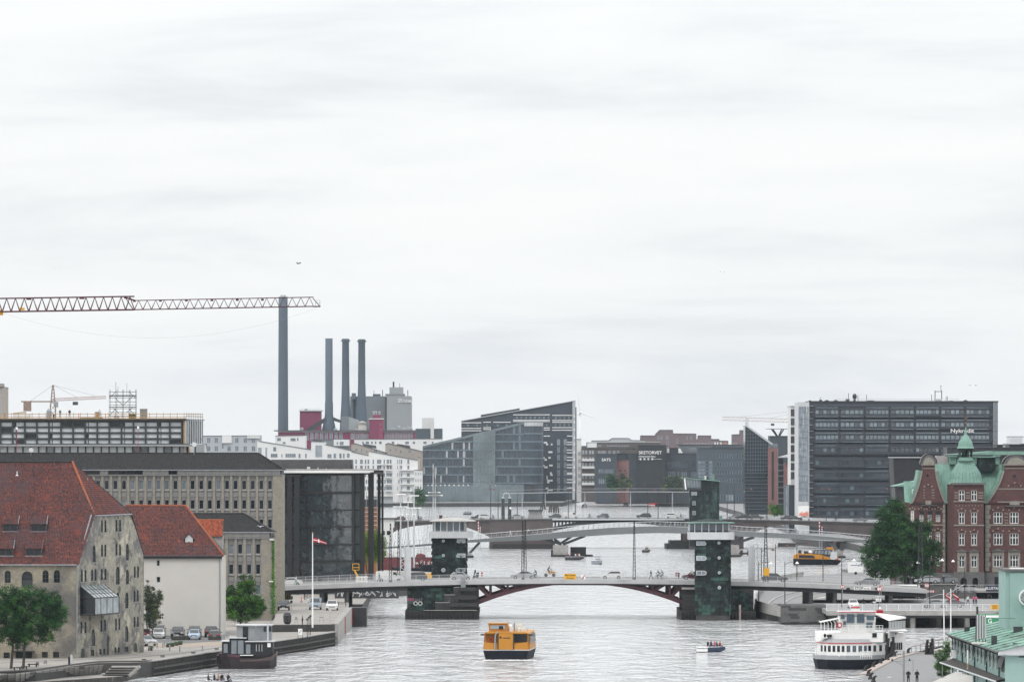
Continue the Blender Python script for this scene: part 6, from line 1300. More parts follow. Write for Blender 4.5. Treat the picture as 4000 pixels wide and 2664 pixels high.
cols_=[1103,1143,1172,1200,1258,1316,1374];rows_=[1856,1921,1929,1990,1994,2055,2060,2124,2129,2188,2196,2252,2262,2330]
for a,c in zip(cols_,cols_[1:]):
 for r0,r1 in zip(rows_[0::2],rows_[1::2]):g=MB();GO.bx(g,a+.8,c-.8,r0,r1,.48,.55);g.bd('pane',M_gr,t_)
for r0,r1 in((1919,1930),(1989,1994),(2054,2060),(2123,2129),(2187,2196),(2251,2262),(1848,1857)):g=MB();GO.bx(g,1100,1383,r0,r1,.2,.6);g.bd('floor_beam',M_bz,t_)
for p in cols_[1:]:g=MB();GO.bx(g,p-.9,p+.9,1856,2330,.3,.6);g.bd('mullion',M_bz,t_)
g=MB();GO.bx(g,1374,1384,1850,2330,0,.6);g.bd('corner_post',M_bz,t_)
g=MB();GO.bx(g,1384,1403,1853,2330,4,24);g.bd('return_glazing',mat('greenish_glass',(.06,.10,.10),.1,.4,.3),t_)
for r0 in(1921,1990,2055,2124,2188,2252):g=MB();GO.bx(g,1384,1403,r0,r0+5,3.8,4);g.bd('floor_beam',M_bz,t_)
for a,c,y0_,t0 in((1124,1143,-3.5,1860),(1152,1172,-3.5,1860),(1404,1424,1,1852),(1437,1459,2.5,1852),(1469,1481,14,1842),(1483,1491,17,1842)):g=MB();GO.bx(g,a,c,t0,2330,y0_,y0_+1.0);g.bd('portal_column',M_bz,t_)
g=MB();GO.bx(g,1060,1459,1847,1853,1.5,3.8);GO.bx(g,1455,1491,1837,1845,12,19);GO.bx(g,1060,1175,1855,1862,-3.6,.5);g.prism([(GO.x(1445),2.5),(GO.x(1459),2.5),(GO.x(1491),14),(GO.x(1478),14)],gz_(1852),gz_(1844),'z');g.bd('portal_beam',M_bz,t_)
g=MB();GO.bx(g,1060,1470,1832,1838,2,26);g.bd('roof_slab',M_c,t_)
g=MB();g.prism([(GO.x(1060),gz_(1847)),(GO.x(1440),gz_(1846.5)),(GO.x(1330),gz_(1839)),(GO.x(1060),gz_(1841))],-.6,2);g.bd('rooflight',M_w,t_)
for k in range(22):g=MB();a=1055+14.3*k;GO.bx(g,a,a+13.6,1795,1832,8,8.4);g.bd('seam_panel',mat('charcoal_seam_metal',(.075,.076,.08),.5,.15,.6),t_)
g=MB();GO.bx(g,1040,1366,1796.5,1832,8.4,22);g.prism(outline(GO,[(1366,1832),(1371,1832),(1367,1795),(1366,1795)]),8,22);g.bd('plant_storey',M_dg,t_)
for px,t0 in((1203,1823),(1272,1829),(1240,1826)):g=MB();GO.bx(g,px-6 if px==1203 else px-1.5,px+6 if px==1203 else px+1.5,t0,1832,3,4.5);g.bd('roof_outlet',M_lg,t_)
t_=GO.thing('scaffolded_house','orange brick house wrapped in white scaffold lines behind the portal frame','building');f_=Fr(1420,1448)
t_.location=f_.loc;g=MB();f_.bx(g,1425,1472,1975,gr(f_),0,12);g.bd('wall',mat('orange_brick',(.34,.13,.045),.9,.15,.6),t_)
for k in range(8):g=MB();f_.bx(g,1422,1475,1981+17*k,1983.5+17*k,-.4,-.1);g.bd('scaffold_deck',M_lg,t_)
g=MB();f_.bx(g,1422,1476,1951,1978,-.5,12.5);g.bd('dark_sheeting',M_dg,t_)
for px in(1423,1431,1473):g=MB();g.tube((f_.x(px),-.5,0),(f_.x(px),-.5,f_.z(1920)),.06,4);g.bd('scaffold_pole',M_g,t_)
# right bank
M_rbr=brick('red_brick',(.120,.042,.038),(.090,.034,.033),(.085,.058,.055),.24,.075,.22,dirt_glint=[((.075,.035,.032),.35,.55,.72)],msc=1.0)
M_sd=mat('sandstone_trim',(.25,.235,.20),.9,.15,1.5)
M_gran=mat('grey_granite',(.12,.118,.115),.9,.15,.8,dirt_glint=[((.06,.06,.06),.4,.55,.75)])
RB=Fr(1280,3772,2.0);t_=RB.thing('brick_palace','ornate red brick building with green copper roofs, round-topped gables and a domed corner bay','building')
X,Z=RB.x,RB.z
def rwall(p0,p1,t0,b0,y,holes,m=M_rbr,dep=.35,name='brick_wall'):
 g=MB();hs=[(X(a),X(c),Z(bb),Z(tt),ar) for a,c,tt,bb,ar in holes]
 wall(g,[(X(p0),Z(b0)),(X(p1),Z(b0)),(X(p1),Z(t0)),(X(p0),Z(t0))],hs,lambda u,v,d:(u,y+d,v),dep);g.bd(name,m,t_)
def rbx(p0,p1,t0,b0,y0,y1,m,name):g=MB();g.box(X(p0),X(p1),y0,y1,Z(b0),Z(t0));return g.bd(name,m,t_)
def rwin(a,c,tt,bb,y,cols=2,rows=2,top=None):put_win(t_,(X(a)+X(c))/2,y+.18,Z(bb),wmesh((c-a)/RB.s,(bb-tt)/RB.s,cols,rows,.13,.1,False,M_w,M_gl,top=top))
def arch_stones(px,row,hw,y):
 for k,a in enumerate((25,60,90,120,155)):
  if k in(1,3):continue
  aa=rads(a);r=(hw+4)/RB.s;g=MB();Mx=Matrix.Translation((X(px)+r*cos(aa),y-.06,Z(row)+r*.75*sin(aa)))@Matrix.Rotation(pi/2-aa,4,'Y');g.box(-.13,.13,0,.1,-.17,.17,M=Mx);g.bd('arch_stone',M_sd,t_)
 g=MB();r=hw/RB.s;prev=None
 for k in range(9):
  a=pi*k/8;p=(X(px)+r*cos(a),y-.03,Z(row)+r*.72*sin(a))
  if prev:g.tube(prev,p,.07,4)
  prev=p
 g.bd('brick_arch',mat('dark_brick_arch',(.09,.03,.025),.9,.2),t_)
R3=[(2000,2045),(2082,2128),(2168,2214)]
yt,yl,yr=-2.5,1.2,0.0
bw=[(3742,3765),(3790,3813)];hol=[(a,c,1914,1955,0) for a,c in bw]+[(a,c,t0,b0,0) for a,c in bw for t0,b0 in R3]
rwall(3725,3838,1888,2235,yt,hol)
for a,c in bw:
 rwin(a,c,1914,1955,yt,2,2,.6)
 for k,(t0,b0) in enumerate(R3):
  rwin(a,c,t0,b0,yt,2,2,.62)
  if k<2:arch_stones((a+c)/2,t0-2,(c-a)/2,yt);rbx(a-4,a-.5,t0-1,t0+3,yt-.06,yt+.05,M_sd,'impost');rbx(c+.5,c+4,t0-1,t0+3,yt-.06,yt+.05,M_sd,'impost')
  if k==1:rbx(a-2,c+2,b0+.5,b0+4,yt-.15,yt+.1,M_sd,'sill')
 g=MB();wall(g,[(X(a-6),Z(2234)),(X(c+6),Z(2234)),(X(c+6),Z(2150)),(X(a-6),Z(2150))],[(X(a),X(c),Z(2214),Z(2168),0)],lambda u,v,d:(u,yt-.12+d,v),.2);g.bd('stone_surround',M_sd,t_)
 g=MB();cx=(X(a)+X(c))/2;w=(c-a+18)/2/RB.s;g.prism([(cx-w,Z(2153)),(cx+w,Z(2153)),(cx+w,Z(2150)),(cx+w*.55,Z(2148)),(cx,Z(2142)),(cx-w*.55,Z(2148)),(cx-w,Z(2150))],yt-.4,yt);g.bd('pediment',M_gran,t_)
for sx,pa,pb in((-1,3702,3725),(1,3838,3846)):
 g=MB();q=[(X(3725),yt),(X(3725),yt+.01)]
 if sx<0:g.poly([(X(pa),1.2,Z(2235)),(X(pb),yt,Z(2235)),(X(pb),yt,Z(1888)),(X(pa),1.2,Z(1888))])
 else:g.poly([(X(pa),yt,Z(2235)),(X(pb),1.2,Z(2235)),(X(pb),1.2,Z(1888)),(X(pa),yt,Z(1888))])
 g.bd('brick_wall',M_rbr,t_)
for k,(t0,b0) in enumerate([(1914,1955)]+R3):
 a_=inst('window',wmesh(.9,(b0-t0)/RB.s,2,2,.1,.1,False,M_w,M_gl,top=.6)[0],t_,(X(3716),-.9,Z(b0)),atan2(-3.7,1.18));inst('pane',wmesh(.9,(b0-t0)/RB.s,2,2,.1,.1,False,M_w,M_gl,top=.6)[1],a_)
for r0 in(1925,1936,1945):rbx(3725,3738,r0-3,r0+.5,yt-.05,yt,M_sd,'stone_band') if r0 else None;rbx(3769,3786,r0-3,r0+.5,yt-.05,yt,M_sd,'stone_band');rbx(3817,3838,r0-3,r0+.5,yt-.05,yt,M_sd,'stone_band')
rbx(3722,3841,1956,1960,yt-.2,yt,M_sd,'string_course');rbx(3722,3841,2048,2053,yt-.15,yt,M_sd,'string_course');rbx(3722,3841,2232,2237,yt-.2,yt,M_gran,'string_course');rbx(3718,3846,1885,1893,yt-.5,1,M_gran,'cornice')
for k in range(9):rbx(3730+12.5*k,3733.5+12.5*k,1972,1976,yt-.1,yt,M_sd,'corbel')
base_r=gr(RB)
rwall(3500,4110,2236,base_r,-.6,[(3534,3552,2255,2290,1),(3563,3582,2252,2290,1),(3628,3640,2252,2290,1),(3720,3732,2252,2290,1),(3884,3921,2252,2288,0),(3950,3986,2252,2288,0)],M_gran,.6,'granite_wall')
rwall(3722,3841,2237,base_r,yt-.2,[(3748,3773,2254,2292,1),(3795,3817,2254,2292,1)],M_gran,.6,'granite_wall')
g=MB();g.poly([(X(3700),1,Z(2400)),(X(3722),yt-.2,Z(2400)),(X(3722),yt-.2,Z(2237)),(X(3700),1,Z(2237))]);g.poly([(X(3841),yt-.2,0),(X(3848),1,0),(X(3848),1,Z(2237)),(X(3841),yt-.2,Z(2237))]);g.bd('granite_wall',M_gran,t_)
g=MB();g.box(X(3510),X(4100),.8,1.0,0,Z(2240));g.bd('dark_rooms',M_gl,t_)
for px in(3571,3604,3634,3543):g=MB();g.prism([(X(px-12),Z(2256)),(X(px+12),Z(2256)),(X(px+8),Z(2249)),(X(px),Z(2246.5)),(X(px-8),Z(2249))],-1.6,-.55);g.bd('canopy_blind',M_lg,t_)
lx=[(3559,3572),(3593,3609),(3625,3641),(3657,3674)]
rwall(3535,3690,1962,2240,yl,[(a,c,t0,b0,0) for a,c in lx for t0,b0 in((1993,2038),(2076,2120),(2162,2210))])
for a,c in lx:
 for k,(t0,b0) in enumerate(((1993,2038),(2076,2120),(2162,2210))):
  rwin(a,c,t0,b0,yl,2 if k else 3,2,.62)
  if k==0 and a>3580:rbx(a,c,t0+1,t0+17,yl-.25,yl-.15,M_k,'sun_blind')
  if k<2:arch_stones((a+c)/2,t0-2,(c-a)/2,yl)
def gable(px0,px1,cx,neck,top,y,cap_top,cap_hw):
 0
 L_,R_=[],[]
 for k in range(13):
  q=k/12;r=1965-(1965-1838)*q;f=(1-q)**1.7*.72+(1-q)*.28
  L_.append((cx-neck-(cx-neck-px0)*f,r));R_.append((cx+neck+(px1-cx-neck)*f,r))
 for(pa,ra),(pb,rb_),(pc,rc),(pd,rd) in zip(L_,R_,L_[1:],R_[1:]):
  g=MB();g.prism([(X(pa),Z(ra)),(X(pb),Z(rb_)),(X(pd),Z(rd)),(X(pc),Z(rc))],y,y+.6);g.bd('gable_wall',M_rbr,t_)
 for S_,sg in((L_,-1),(R_,1)):
  for(pa,ra),(pc,rc) in zip(S_,S_[1:]):
   g=MB();g.prism([(X(pa),Z(ra)),(X(pa+sg*6),Z(ra)),(X(pc+sg*6),Z(rc)),(X(pc),Z(rc))][::sg],y-.25,y+.8);g.bd('gable_rim',M_sd,t_)
   g=MB();w0=10;g.prism([(X(pa+sg*6),Z(ra+3)),(X(pa+sg*(6+w0)),Z(ra-2)),(X(pc+sg*(6+w0)),Z(rc-2)),(X(pc+sg*6),Z(rc))][::sg],y+.1,y+9);g.bd('copper_sheet',M_verdi,t_)
 rbx(cx-neck,cx+neck,1815,1838,y,y+1.2,M_rbr,'neck_wall');rbx(cx-neck-4,cx+neck+4,1812,1817,y-.3,y+1.6,M_sd,'neck_cornice');rbx(cx-neck-2,cx+neck+2,1828,1831,y-.15,y+.05,M_sd,'neck_band')
 g=MB();pts=[(X(cx)+cap_hw/RB.s*cos(pi*k/12),Z(1812)+(1812-cap_top)/RB.s*sin(pi*k/12)) for k in range(13)];g.prism(pts,y-.2,y+2.4);g.bd('round_cap',M_gran,t_)
 g=MB();p2=[((a_-X(cx))*.72+X(cx),(b_-Z(1812))*.72+Z(1812)) for a_,b_ in pts];g.prism(p2,y-.32,y-.2);g.bd('shell_relief',M_sd,t_)
 g=MB();p3=[((a_-X(cx))*1.12+X(cx),(b_-Z(1812))*1.1+Z(1812)) for a_,b_ in pts]
 for a_,b_ in zip(p3,p3[1:]):g.poly([(a_[0],y-.4,a_[1]),(b_[0],y-.4,b_[1]),(b_[0],y+2.8,b_[1]),(a_[0],y+2.8,a_[1])])
 g.bd('cap_roof',mat('brown_copper',(.12,.10,.09),.6,.2,1,dirt_glint=[((.16,.30,.24),.8,.55,.7)]),t_)
gable(3566,3690,3629,24,0,yl-.3,1775,30);gable(3858,4120,3968,45,0,yr-.3,1777,48)
rwin(3618,3636,1911,1953,yl-.3,3,2,.6);rwin(3602,3606,1911,1950,yl-.3,1,2);rwin(3656,3660,1911,1950,yl-.3,1,2);rbx(3616,3638,1955,1970,yl-.6,yl,M_sd,'balcony_panel');rbx(3598,3664,1972,1975,yl-.5,yl,M_gran,'cornice');arch_stones(3627,1905,12,yl-.3)
g=MB();g.tube((X(3624),yl-.35,Z(1857)),(X(3624),yl-.1,Z(1857)),.28,10);g.bd('oculus',M_gl,t_)
for r0 in(1911,1922,1933,1943):rbx(3608,3614,r0,r0+3,yl-.35,yl-.28,M_sd,'stone_band');rbx(3640,3652,r0,r0+3,yl-.35,yl-.28,M_sd,'stone_band')
for r0 in(2048,):rbx(3535,3690,r0,r0+5,yl-.15,yl,M_sd,'string_course');rbx(3850,4110,r0,r0+5,yr-.15,yr,M_sd,'string_course')
rbx(3566,3690,1962,1967,yl-.3,yl+.1,M_gran,'string_course')
for k in range(14):rbx(3683 if k%2 else 3685,3694,1968+19*k,1985+19*k,yl-.1,yl+.05,M_sd,'quoin');rbx(3849,3864 if k%2 else 3869,1972+18.5*k,1989+18.5*k,yr-.1,yr+.05,M_sd,'quoin')
rbx(3690,3712,1960,2240,2.4,3,M_gran,'recess_strip');rbx(3843,3850,1965,2240,2,2.5,M_k,'recess_strip');g=MB();g.tube((X(3845),.5,Z(1960)),(X(3845),.5,0),.12,6);g.tube((X(3695),1.2,Z(1975)),(X(3695),1.2,0),.1,6);g.bd('downpipe',M_k,t_)  # black strip paints the shadow by the downpipe; granite strip is a real recess
rx=[(3881,3916),(3944,3979),(4010,4045)]
rwall(3850,4110,1962,2240,yr,[(a,c,t0,b0,0) for a,c in rx for t0,b0 in R3])
for a,c in rx:
 for k,(t0,b0) in enumerate(R3):
  rwin(a,c,t0,b0,yr,3,2,.62)
  if k<2:arch_stones((a+c)/2,t0-2,(c-a)/2,yr)
  if k==2:g=MB();cx=(X(a)+X(c))/2;w=(c-a+18)/2/RB.s;g.prism([(cx-w,Z(2153)),(cx+w,Z(2153)),(cx+w,Z(2150)),(cx+w*.55,Z(2148)),(cx,Z(2142)),(cx-w*.55,Z(2148)),(cx-w,Z(2150))],yr-.4,yr);g.bd('pediment',M_gran,t_);rbx(a-6,a-.5,2154,2234,yr-.12,yr,M_sd,'stone_surround');rbx(c+.5,c+6,2154,2234,yr-.12,yr,M_sd,'stone_surround');rbx(a-.5,c+.5,2216,2234,yr-.1,yr,M_sd,'stone_surround');rbx(a-.5,c+.5,2155,2167,yr-.1,yr,M_sd,'stone_surround')
for r0 in(2004,2017,2030,2040):rbx(3924,3938,r0,r0+3,yr-.05,yr,M_sd,'stone_band')
rwin(3946,3980,1914,1955,yr-.3,3,2,.6);rwin(3902,3915,1914,1955,yr-.3,1,2,.6);rbx(3944,3982,1957,1972,yr-.5,yr,M_sd,'balcony_panel');rbx(3925,4010,1974,1978,yr-.5,yr,M_gran,'cornice');rbx(3888,4000,1907,1911,yr-.35,yr-.28,M_sd,'stone_band');rbx(3896,4000,1958,1962,yr-.35,yr-.28,M_sd,'stone_band')
arch_stones(3963,1905,22,yr-.3);g=MB();g.tube((X(3963),yr-.38,Z(1859)),(X(3963),yr-.1,Z(1859)),.35,10);g.bd('oculus',M_gl,t_)
def cslope(p0,p1,rt,rb_,y0,y1,n):
 for k in range(n):
  a,c=p0+(p1-p0)*k/n,p0+(p1-p0)*(k+1)/n;g=MB();dz=.05;g.poly([(X(a)+.03,y0,Z(rb_)),(X(c)-.03,y0,Z(rb_)),(X(c)-.03,y1,Z(rt)),(X(a)+.03,y1,Z(rt))]);g.box(X(a)-.03,X(a)+.03,y0,y0+.02,Z(rb_),Z(rb_)+.02)
  g.tube((X(a),y0,Z(rb_)+.03),(X(a),y1,Z(rt)+.03),.05,4);g.bd('copper_sheet',M_verdi,t_)
cslope(3650,3925,1813,1962,2.0,8,24)
g=MB();g.box(X(3650),X(4110),8,12,Z(1960),Z(1812));g.bd('roof_core',M_verdi,t_)
for a,c,t0,b0 in((3717,3742,1780,1813),(3800,3822,1781,1813),(3829,3894,1782,1840),(3896,3912,1778,1813)):
 rbx(a,c,t0+5,b0,5,9,M_copdk if a==3829 else M_verdi,'roof_turret');rbx(a-3,c+3,t0,t0+5,4.5,9.5,M_verdi,'turret_cap')
g=MB();g.prism([(X(3660),Z(1812)),(X(3715),Z(1812)),(X(3715),Z(1786)),(X(3700),Z(1780)),(X(3670),Z(1780))],9,14);g.bd('vault_roof',mat('pink_zinc',(.34,.31,.31),.7,.1),t_)
g=MB();g.box(X(3500),X(4110),3.2,20,0,Z(1965));g.bd('rear_body',M_rbr,t_)
cx,cy=X(3773),yt+3.4;prof=[(75,1891),(70,1884),(65,1872),(62,1858),(57,1845),(50,1833),(42,1821),(35,1811),(31,1802),(31,1799)]
g=MB();n=28
for(w0,r0),(w1,r1) in zip(prof,prof[1:]):
 for k in range(n):
  a0,a1=2*pi*k/n,2*pi*(k+.94)/n;q=[(cx+w/RB.s*cos(a),cy+w/RB.s*.62*sin(a),Z(r)) for w,r,a in((w0,r0,a0),(w0,r0,a1),(w1,r1,a1),(w1,r1,a0))];g.poly(q)
g.bd('dome_sheets',M_verdi,t_,kind='stuff')
g=MB();g.lathe([(w*.985/RB.s,0+Z(r)) for w,r in prof],(cx,cy,0),28);o=g.bd('dome_core',M_copdk,t_);
for v in o.data.vertices:v.co.y=cy+(v.co.y-cy)*.62
g=MB();g.lathe([(34/RB.s,Z(1800)),(34/RB.s,Z(1796)),(29/RB.s,Z(1795)),(28/RB.s,Z(1786))],(cx,cy,0),8);g.bd('lantern_base',M_verdi,t_)
for k in range(8):a=pi/8+k*pi/4;g=MB();g.tube((cx+24.5/RB.s*cos(a),cy+24.5/RB.s*sin(a),Z(1787)),(cx+24.5/RB.s*cos(a),cy+24.5/RB.s*sin(a),Z(1754)),.2,6);g.bd('lantern_column',M_copdk,t_)
g=MB();g.lathe([(.5,Z(1787)),(.5,Z(1754))],(cx,cy,0),6);g.lathe([(28/RB.s,Z(1758)),(30/RB.s,Z(1752))],(cx,cy,0),8);g.bd('lantern_core',M_copdk,t_)
g=MB();g.lathe([(34/RB.s,Z(1751)),(30/RB.s,Z(1744)),(28/RB.s,Z(1733)),(25/RB.s,Z(1724)),(19/RB.s,Z(1714)),(12/RB.s,Z(1705)),(6/RB.s,Z(1697)),(3.5/RB.s,Z(1684)),(2/RB.s,Z(1668))],(cx,cy,0),16);g.bd('onion_roof',M_verdi,t_)
g=MB();g.tube((cx,cy,Z(1668)),(cx,cy,Z(1622)),.07,5);g.lathe([(.05,Z(1658)),(.22,Z(1655)),(.05,Z(1651))],(cx,cy,0),8);g.lathe([(.05,Z(1641)),(.18,Z(1638)),(.05,Z(1635))],(cx,cy,0),8);g.box(cx-.2,cx+.45,cy-.03,cy+.03,Z(1634),Z(1629));g.box(cx-.2,cx+.15,cy-.03,cy+.03,Z(1626),Z(1620));g.bd('weather_vane',mat('gilt_dark',(.10,.06,.03),.5,.2),t_)
g=MB();g.prism([(X(3556),Z(1958)),(X(3580),Z(1958)),(X(3580),Z(1910)),(X(3576),Z(1903)),(X(3566),Z(1901)),(X(3558),Z(1907))],1.5,4);g.bd('dormer',M_verdi,t_);rwin(3564,3575,1911,1953,1.1,2,2,.6)
cslope(3536,3570,1880,1960,1.6,5,4)
# ramps and lower bridge on the right bank
LBR=Fr(1070,3600,0.0);lw=thing('lower_bridge','low flat road bridge with white bar railing behind the white ship','bridge',LBR.loc);X2,Z2=LBR.x,LBR.z
ztp=Z2(2386);g=MB();g.box(X2(3235),X2(4300),0,95,ztp-.75,ztp);g.bd('deck',M_asph_far,lw);g=MB();g.box(X2(3228),X2(4300),-.3,0,ztp-.7,ztp+.05);g.bd('edge_beam',M_c,lw)
for px in(3290,3567,3677,3780,3900):
 for k in range(3):g=MB();y=1.2+k*9+(px in(3677,))*5;g.tube((X2(px),y,-2),(X2(px),y,ztp-.7),.45,12);g.bd('column',M_c,lw)
g=MB();g.box(X2(3235),X2(4300),.5,1.2,ztp-1.15,ztp-.75);g.bd('girder',M_dg,lw)
t_=LBR.thing('bridge_railing','white bar railing along the lower road bridge behind the white ship','railing');railing(t_,3228,4200,-.15,lambda p:ztp,1.15,.2,LBR,M_w,47)
g=MB();g.box(X2(3228),X2(4200),-.18,-.12,ztp+.38,ztp+.43);g.bd('mid_rail',M_lg,t_)
MW_=Fr(1092,3140,0.0);t_=MW_.thing('quay_block','square masonry quay head beside the curved ramp wall','quay wall');zt2_=MW_.z(2363)
for r in range(7):
 hgt=(zt2_+0)/7
 for k in range(5):w=(3228-3053)/MW_.s/5;x=MW_.x(3053)+k*w-(.35 if r%2 else 0);g=MB();g.box(max(x,MW_.x(3053))+.02,min(x+w,MW_.x(3228))-.02,-RU(0,.04),.3,r*hgt+.02,(r+1)*hgt-.01);g.bd('stone',M_gran if RN()<.7 else M_conc_dk,t_)
g=MB();g.box(MW_.x(3053),MW_.x(3228),.3,12,-2,zt2_-.02);g.bd('core',M_conc_dk,t_);g=MB();g.box(MW_.x(3053)-.05,MW_.x(3228)+.05,-.12,.4,-1,.35);g.bd('tidal_band',M_fe,t_)
t_=thing('ramp_wall','curved pale concrete parapet wall of the road ramp under the bridge','wall');cw=[xd(3052,1095),xd(3000,1116),xd(2950,1138),xd(2949,1190),xd(2978,1280),xd(3043,1370),xd(3163,1425)]
pts=[]
for(a,c) in zip(cw,cw[1:]):
 for k in range(4):pts.append((a[0]+(c[0]-a[0])*k/4,a[1]+(c[1]-a[1])*k/4))
for a,c in zip(pts,pts[1:]):
 v=V3((c[0]-a[0],c[1]-a[1],0));nrm=V3((-v.y,v.x,0)).normalized()*.3;g=MB();A_,B_=V3((*a,0)),V3((*c,0))-v.normalized()*.04
 g.loft([[A_+V3((0,0,1.2)),A_-nrm+V3((0,0,1.2)),A_-nrm+V3((0,0,3.0)),A_+V3((0,0,3.0))],[B_+V3((0,0,1.2)),B_-nrm+V3((0,0,1.2)),B_-nrm+V3((0,0,3.0)),B_+V3((0,0,3.0))]],closed=True);g.bd('panel',M_c,t_)
def path_strip(name,rows,w,m,z=2.06,h=.06,kind='structure',label=None):
 pts=[V3((*gp(px,py,2.0),0)) for px,py in rows];g=MB()
 for a,b_ in zip(pts,pts[1:]):
  d=(b_-a);n_=V3((-d.y,d.x,0)).normalized()*w/2;g.poly([a-n_+V3((0,0,z)),b_-n_+V3((0,0,z)),b_+n_+V3((0,0,z)),a+n_+V3((0,0,z))]);g.poly([a-n_+V3((0,0,z-h)),b_-n_+V3((0,0,z-h)),b_-n_+V3((0,0,z)),a-n_+V3((0,0,z))])
 return g.bd(name,m,kind=kind)
path_strip('kerb',[(2994,2366),(3006,2352),(3025,2338),(3060,2324),(3110,2312),(3180,2304),(3260,2300)],.5,M_c,2.12,.12)
path_strip('kerb',[(3055,2362),(3075,2346),(3100,2334),(3150,2322),(3220,2314),(3300,2308)],.5,M_c,2.12,.12)
path_strip('kerb',[(3130,2364),(3145,2352),(3175,2340),(3240,2330)],.4,M_line,2.09,.05)
g=MB();g.poly([(*gp(3140,2362),2.02),(*gp(3260,2364),2.02),(*gp(3262,2330),2.02),(*gp(3180,2332),2.02)]);g.bd('verge',mat('dry_grass',(.17,.165,.09),.95,.25,1.5),kind='structure')
SW=Fr(1162,3660,2.0);t_=SW.thing('retaining_wall','grey stone retaining wall with a stair railing beside the underpass','wall');X3,Z3=SW.x,SW.z
for r in range(8):
 for k in range(6):a=3590+25*k+(12 if r%2 else 0);b_=min(a+25,3742);g=MB();g.box(X3(a)+.02,X3(b_)-.02,-RU(0,.04),.4,Z3(2372-11.5*r)+.015,Z3(2360.5-11.5*r));g.bd('stone',M_gran,t_) if b_-a>3 else None
g=MB();g.box(X3(3588),X3(3745),.4,6,0,Z3(2282));g.bd('core',M_conc_dk,t_);g=MB();g.box(X3(3586),X3(3742),-.2,.5,Z3(2283),Z3(2280));g.bd('coping',M_c,t_)
for k in range(5):a=3790+20*k;
t2=SW.thing('retaining_wall','dark stone wall with steps right of the underpass wall','wall')
for r in range(4):
 for k in range(4):a=3742+18*k;g=MB();g.box(X3(a)+.02,X3(a+18)-.02,-RU(0,.05),.4,Z3(2372-14*r)+.015,Z3(2358-14*r));g.bd('stone',M_gran,t2)
g=MB();g.box(X3(3742),X3(3815),.4,6,0,Z3(2314));g.bd('core',M_conc_dk,t2)
t2=SW.thing('underpass','dark underpass mouth below the white bridge fascia','underpass');g=MB();g.box(X3(3468),X3(3588),2,2.5,0,Z3(2308));g.bd('opening_shade',M_k,t2);g=MB();g.box(X3(3430),X3(3592),-1.2,4,Z3(2305),Z3(2284));g.bd('white_fascia',M_w,t2)  # black sheet stands in for the darkness inside the underpass
for px in(3475,3586):g=MB();g.box(X3(px)-.3,X3(px)+.3,-1,2,0,Z3(2305));g.bd('pier',M_c,t2)
t2=SW.thing('height_gauge','long red and white striped height gauge bar over the underpass','barrier bar')
for k in range(42):a=3396+6*k;g=MB();g.box(X3(a),X3(a+3) if a>3450 else X3(a+6),-2.0,-1.9,Z3(2312),Z3(2303.5));g.bd('stripe',(M_red if k%2 else M_w) if a<3450 else M_w,t2)
g=MB();g.box(X3(3396),X3(3650),-1.9,-1.8,Z3(2312),Z3(2303.5));g.bd('backing_bar',M_red,t2)
g=MB();g.box(X3(3395),X3(3651),-1.8,-1.6,Z3(2303.5),Z3(2301));g.bd('beam',M_dg,t2)
t2=SW.thing('upper_terrace','pale deck edge over a dark arcade right of the stone walls','terrace');g=MB();g.box(X3(3812),X3(4200),-3,5,Z3(2312),Z3(2303));g.bd('slab',M_c,t2);g=MB();g.box(X3(3825),X3(4200),3,6,0,Z3(2312));g.bd('arcade_back',M_k,t2);g=MB();g.box(X3(3862),X3(3878),2.9,3,Z3(2340),Z3(2322));g.bd('window',M_lg,t2);g=MB();g.box(X3(3865),X3(3875),2.85,2.9,Z3(2337),Z3(2325));g.bd('pane',M_gl,t2)  # back wall coloured black to paint the shade beneath the slab
g=MB();g.box(X3(3742),X3(4200),5,14,0,Z3(2303));g.bd('street_fill',M_asph_far,t2)
t2=SW.thing('bridge_railing','grey bar railing on the terrace with a blue banner','railing');railing(t2,3812,4150,-2.9,lambda p:Z3(2303),1.0,.3,SW,M_lg,50)
t2=SW.thing('stair_railing','open tube railing above the dark stone wall','railing');g=MB()
for r in(2284,2294,2304):g.tube((X3(3735),-.2,Z3(r)),(X3(3812),-.2,Z3(r)),.04,4)
g.tube((X3(3690),-.4,Z3(2324)),(X3(3768),-.4,Z3(2281)),.05,4);g.tube((X3(3713),-.4,Z3(2335)),(X3(3735),-.4,Z3(2286)),.05,4);g.tube((X3(3610),-.4,Z3(2338)),(X3(3664),-.4,Z3(2321)),.05,4);g.tube((X3(3664),-.4,Z3(2321)),(X3(3720),-.4,Z3(2321)),.05,4);g.bd('handrail',M_lg,t2)
for px in(3735,3758,3785,3812):g=MB();g.tube((X3(px),-.2,Z3(2314)),(X3(px),-.2,Z3(2283)),.04,4);g.bd('post',M_lg,t2)
bl=board('banner','dark blue banner with white letters on the terrace railing','banner',SW,3847,3899,2285,2307,-3.1,M_navy,('BLUETAIL',),M_w,.62)
fnc=SW.thing('timber_fence','low yellow timber fence at the foot of the stone wall','fence')
for k in range(26):a=3594+5*k;g=MB();g.box(X3(a)+.02,X3(a+5)-.02,-2.2,-2.12,Z3(2372),Z3(2342-RN()));g.bd('plank',M_woodtan if RN()<.7 else M_wood,fnc)
g=MB();g.box(X3(3592),X3(3726),-2.25,-2.1,Z3(2343),Z3(2340));g.bd('rail',M_woodtan,fnc)
yb_=board('notice_board','yellow notice board on the white railing of the lower bridge','sign',LBR,3870,3901,2360,2379.5,-.3,M_yel)
for k in range(5):g=MB();g.box(-.5+.12*(k%2),.5-.12*(k%2),-.02,0,LBR.z(2363.5+k*3.2),LBR.z(2362.5+k*3.2));g.bd('text_line',M_k,yb_)
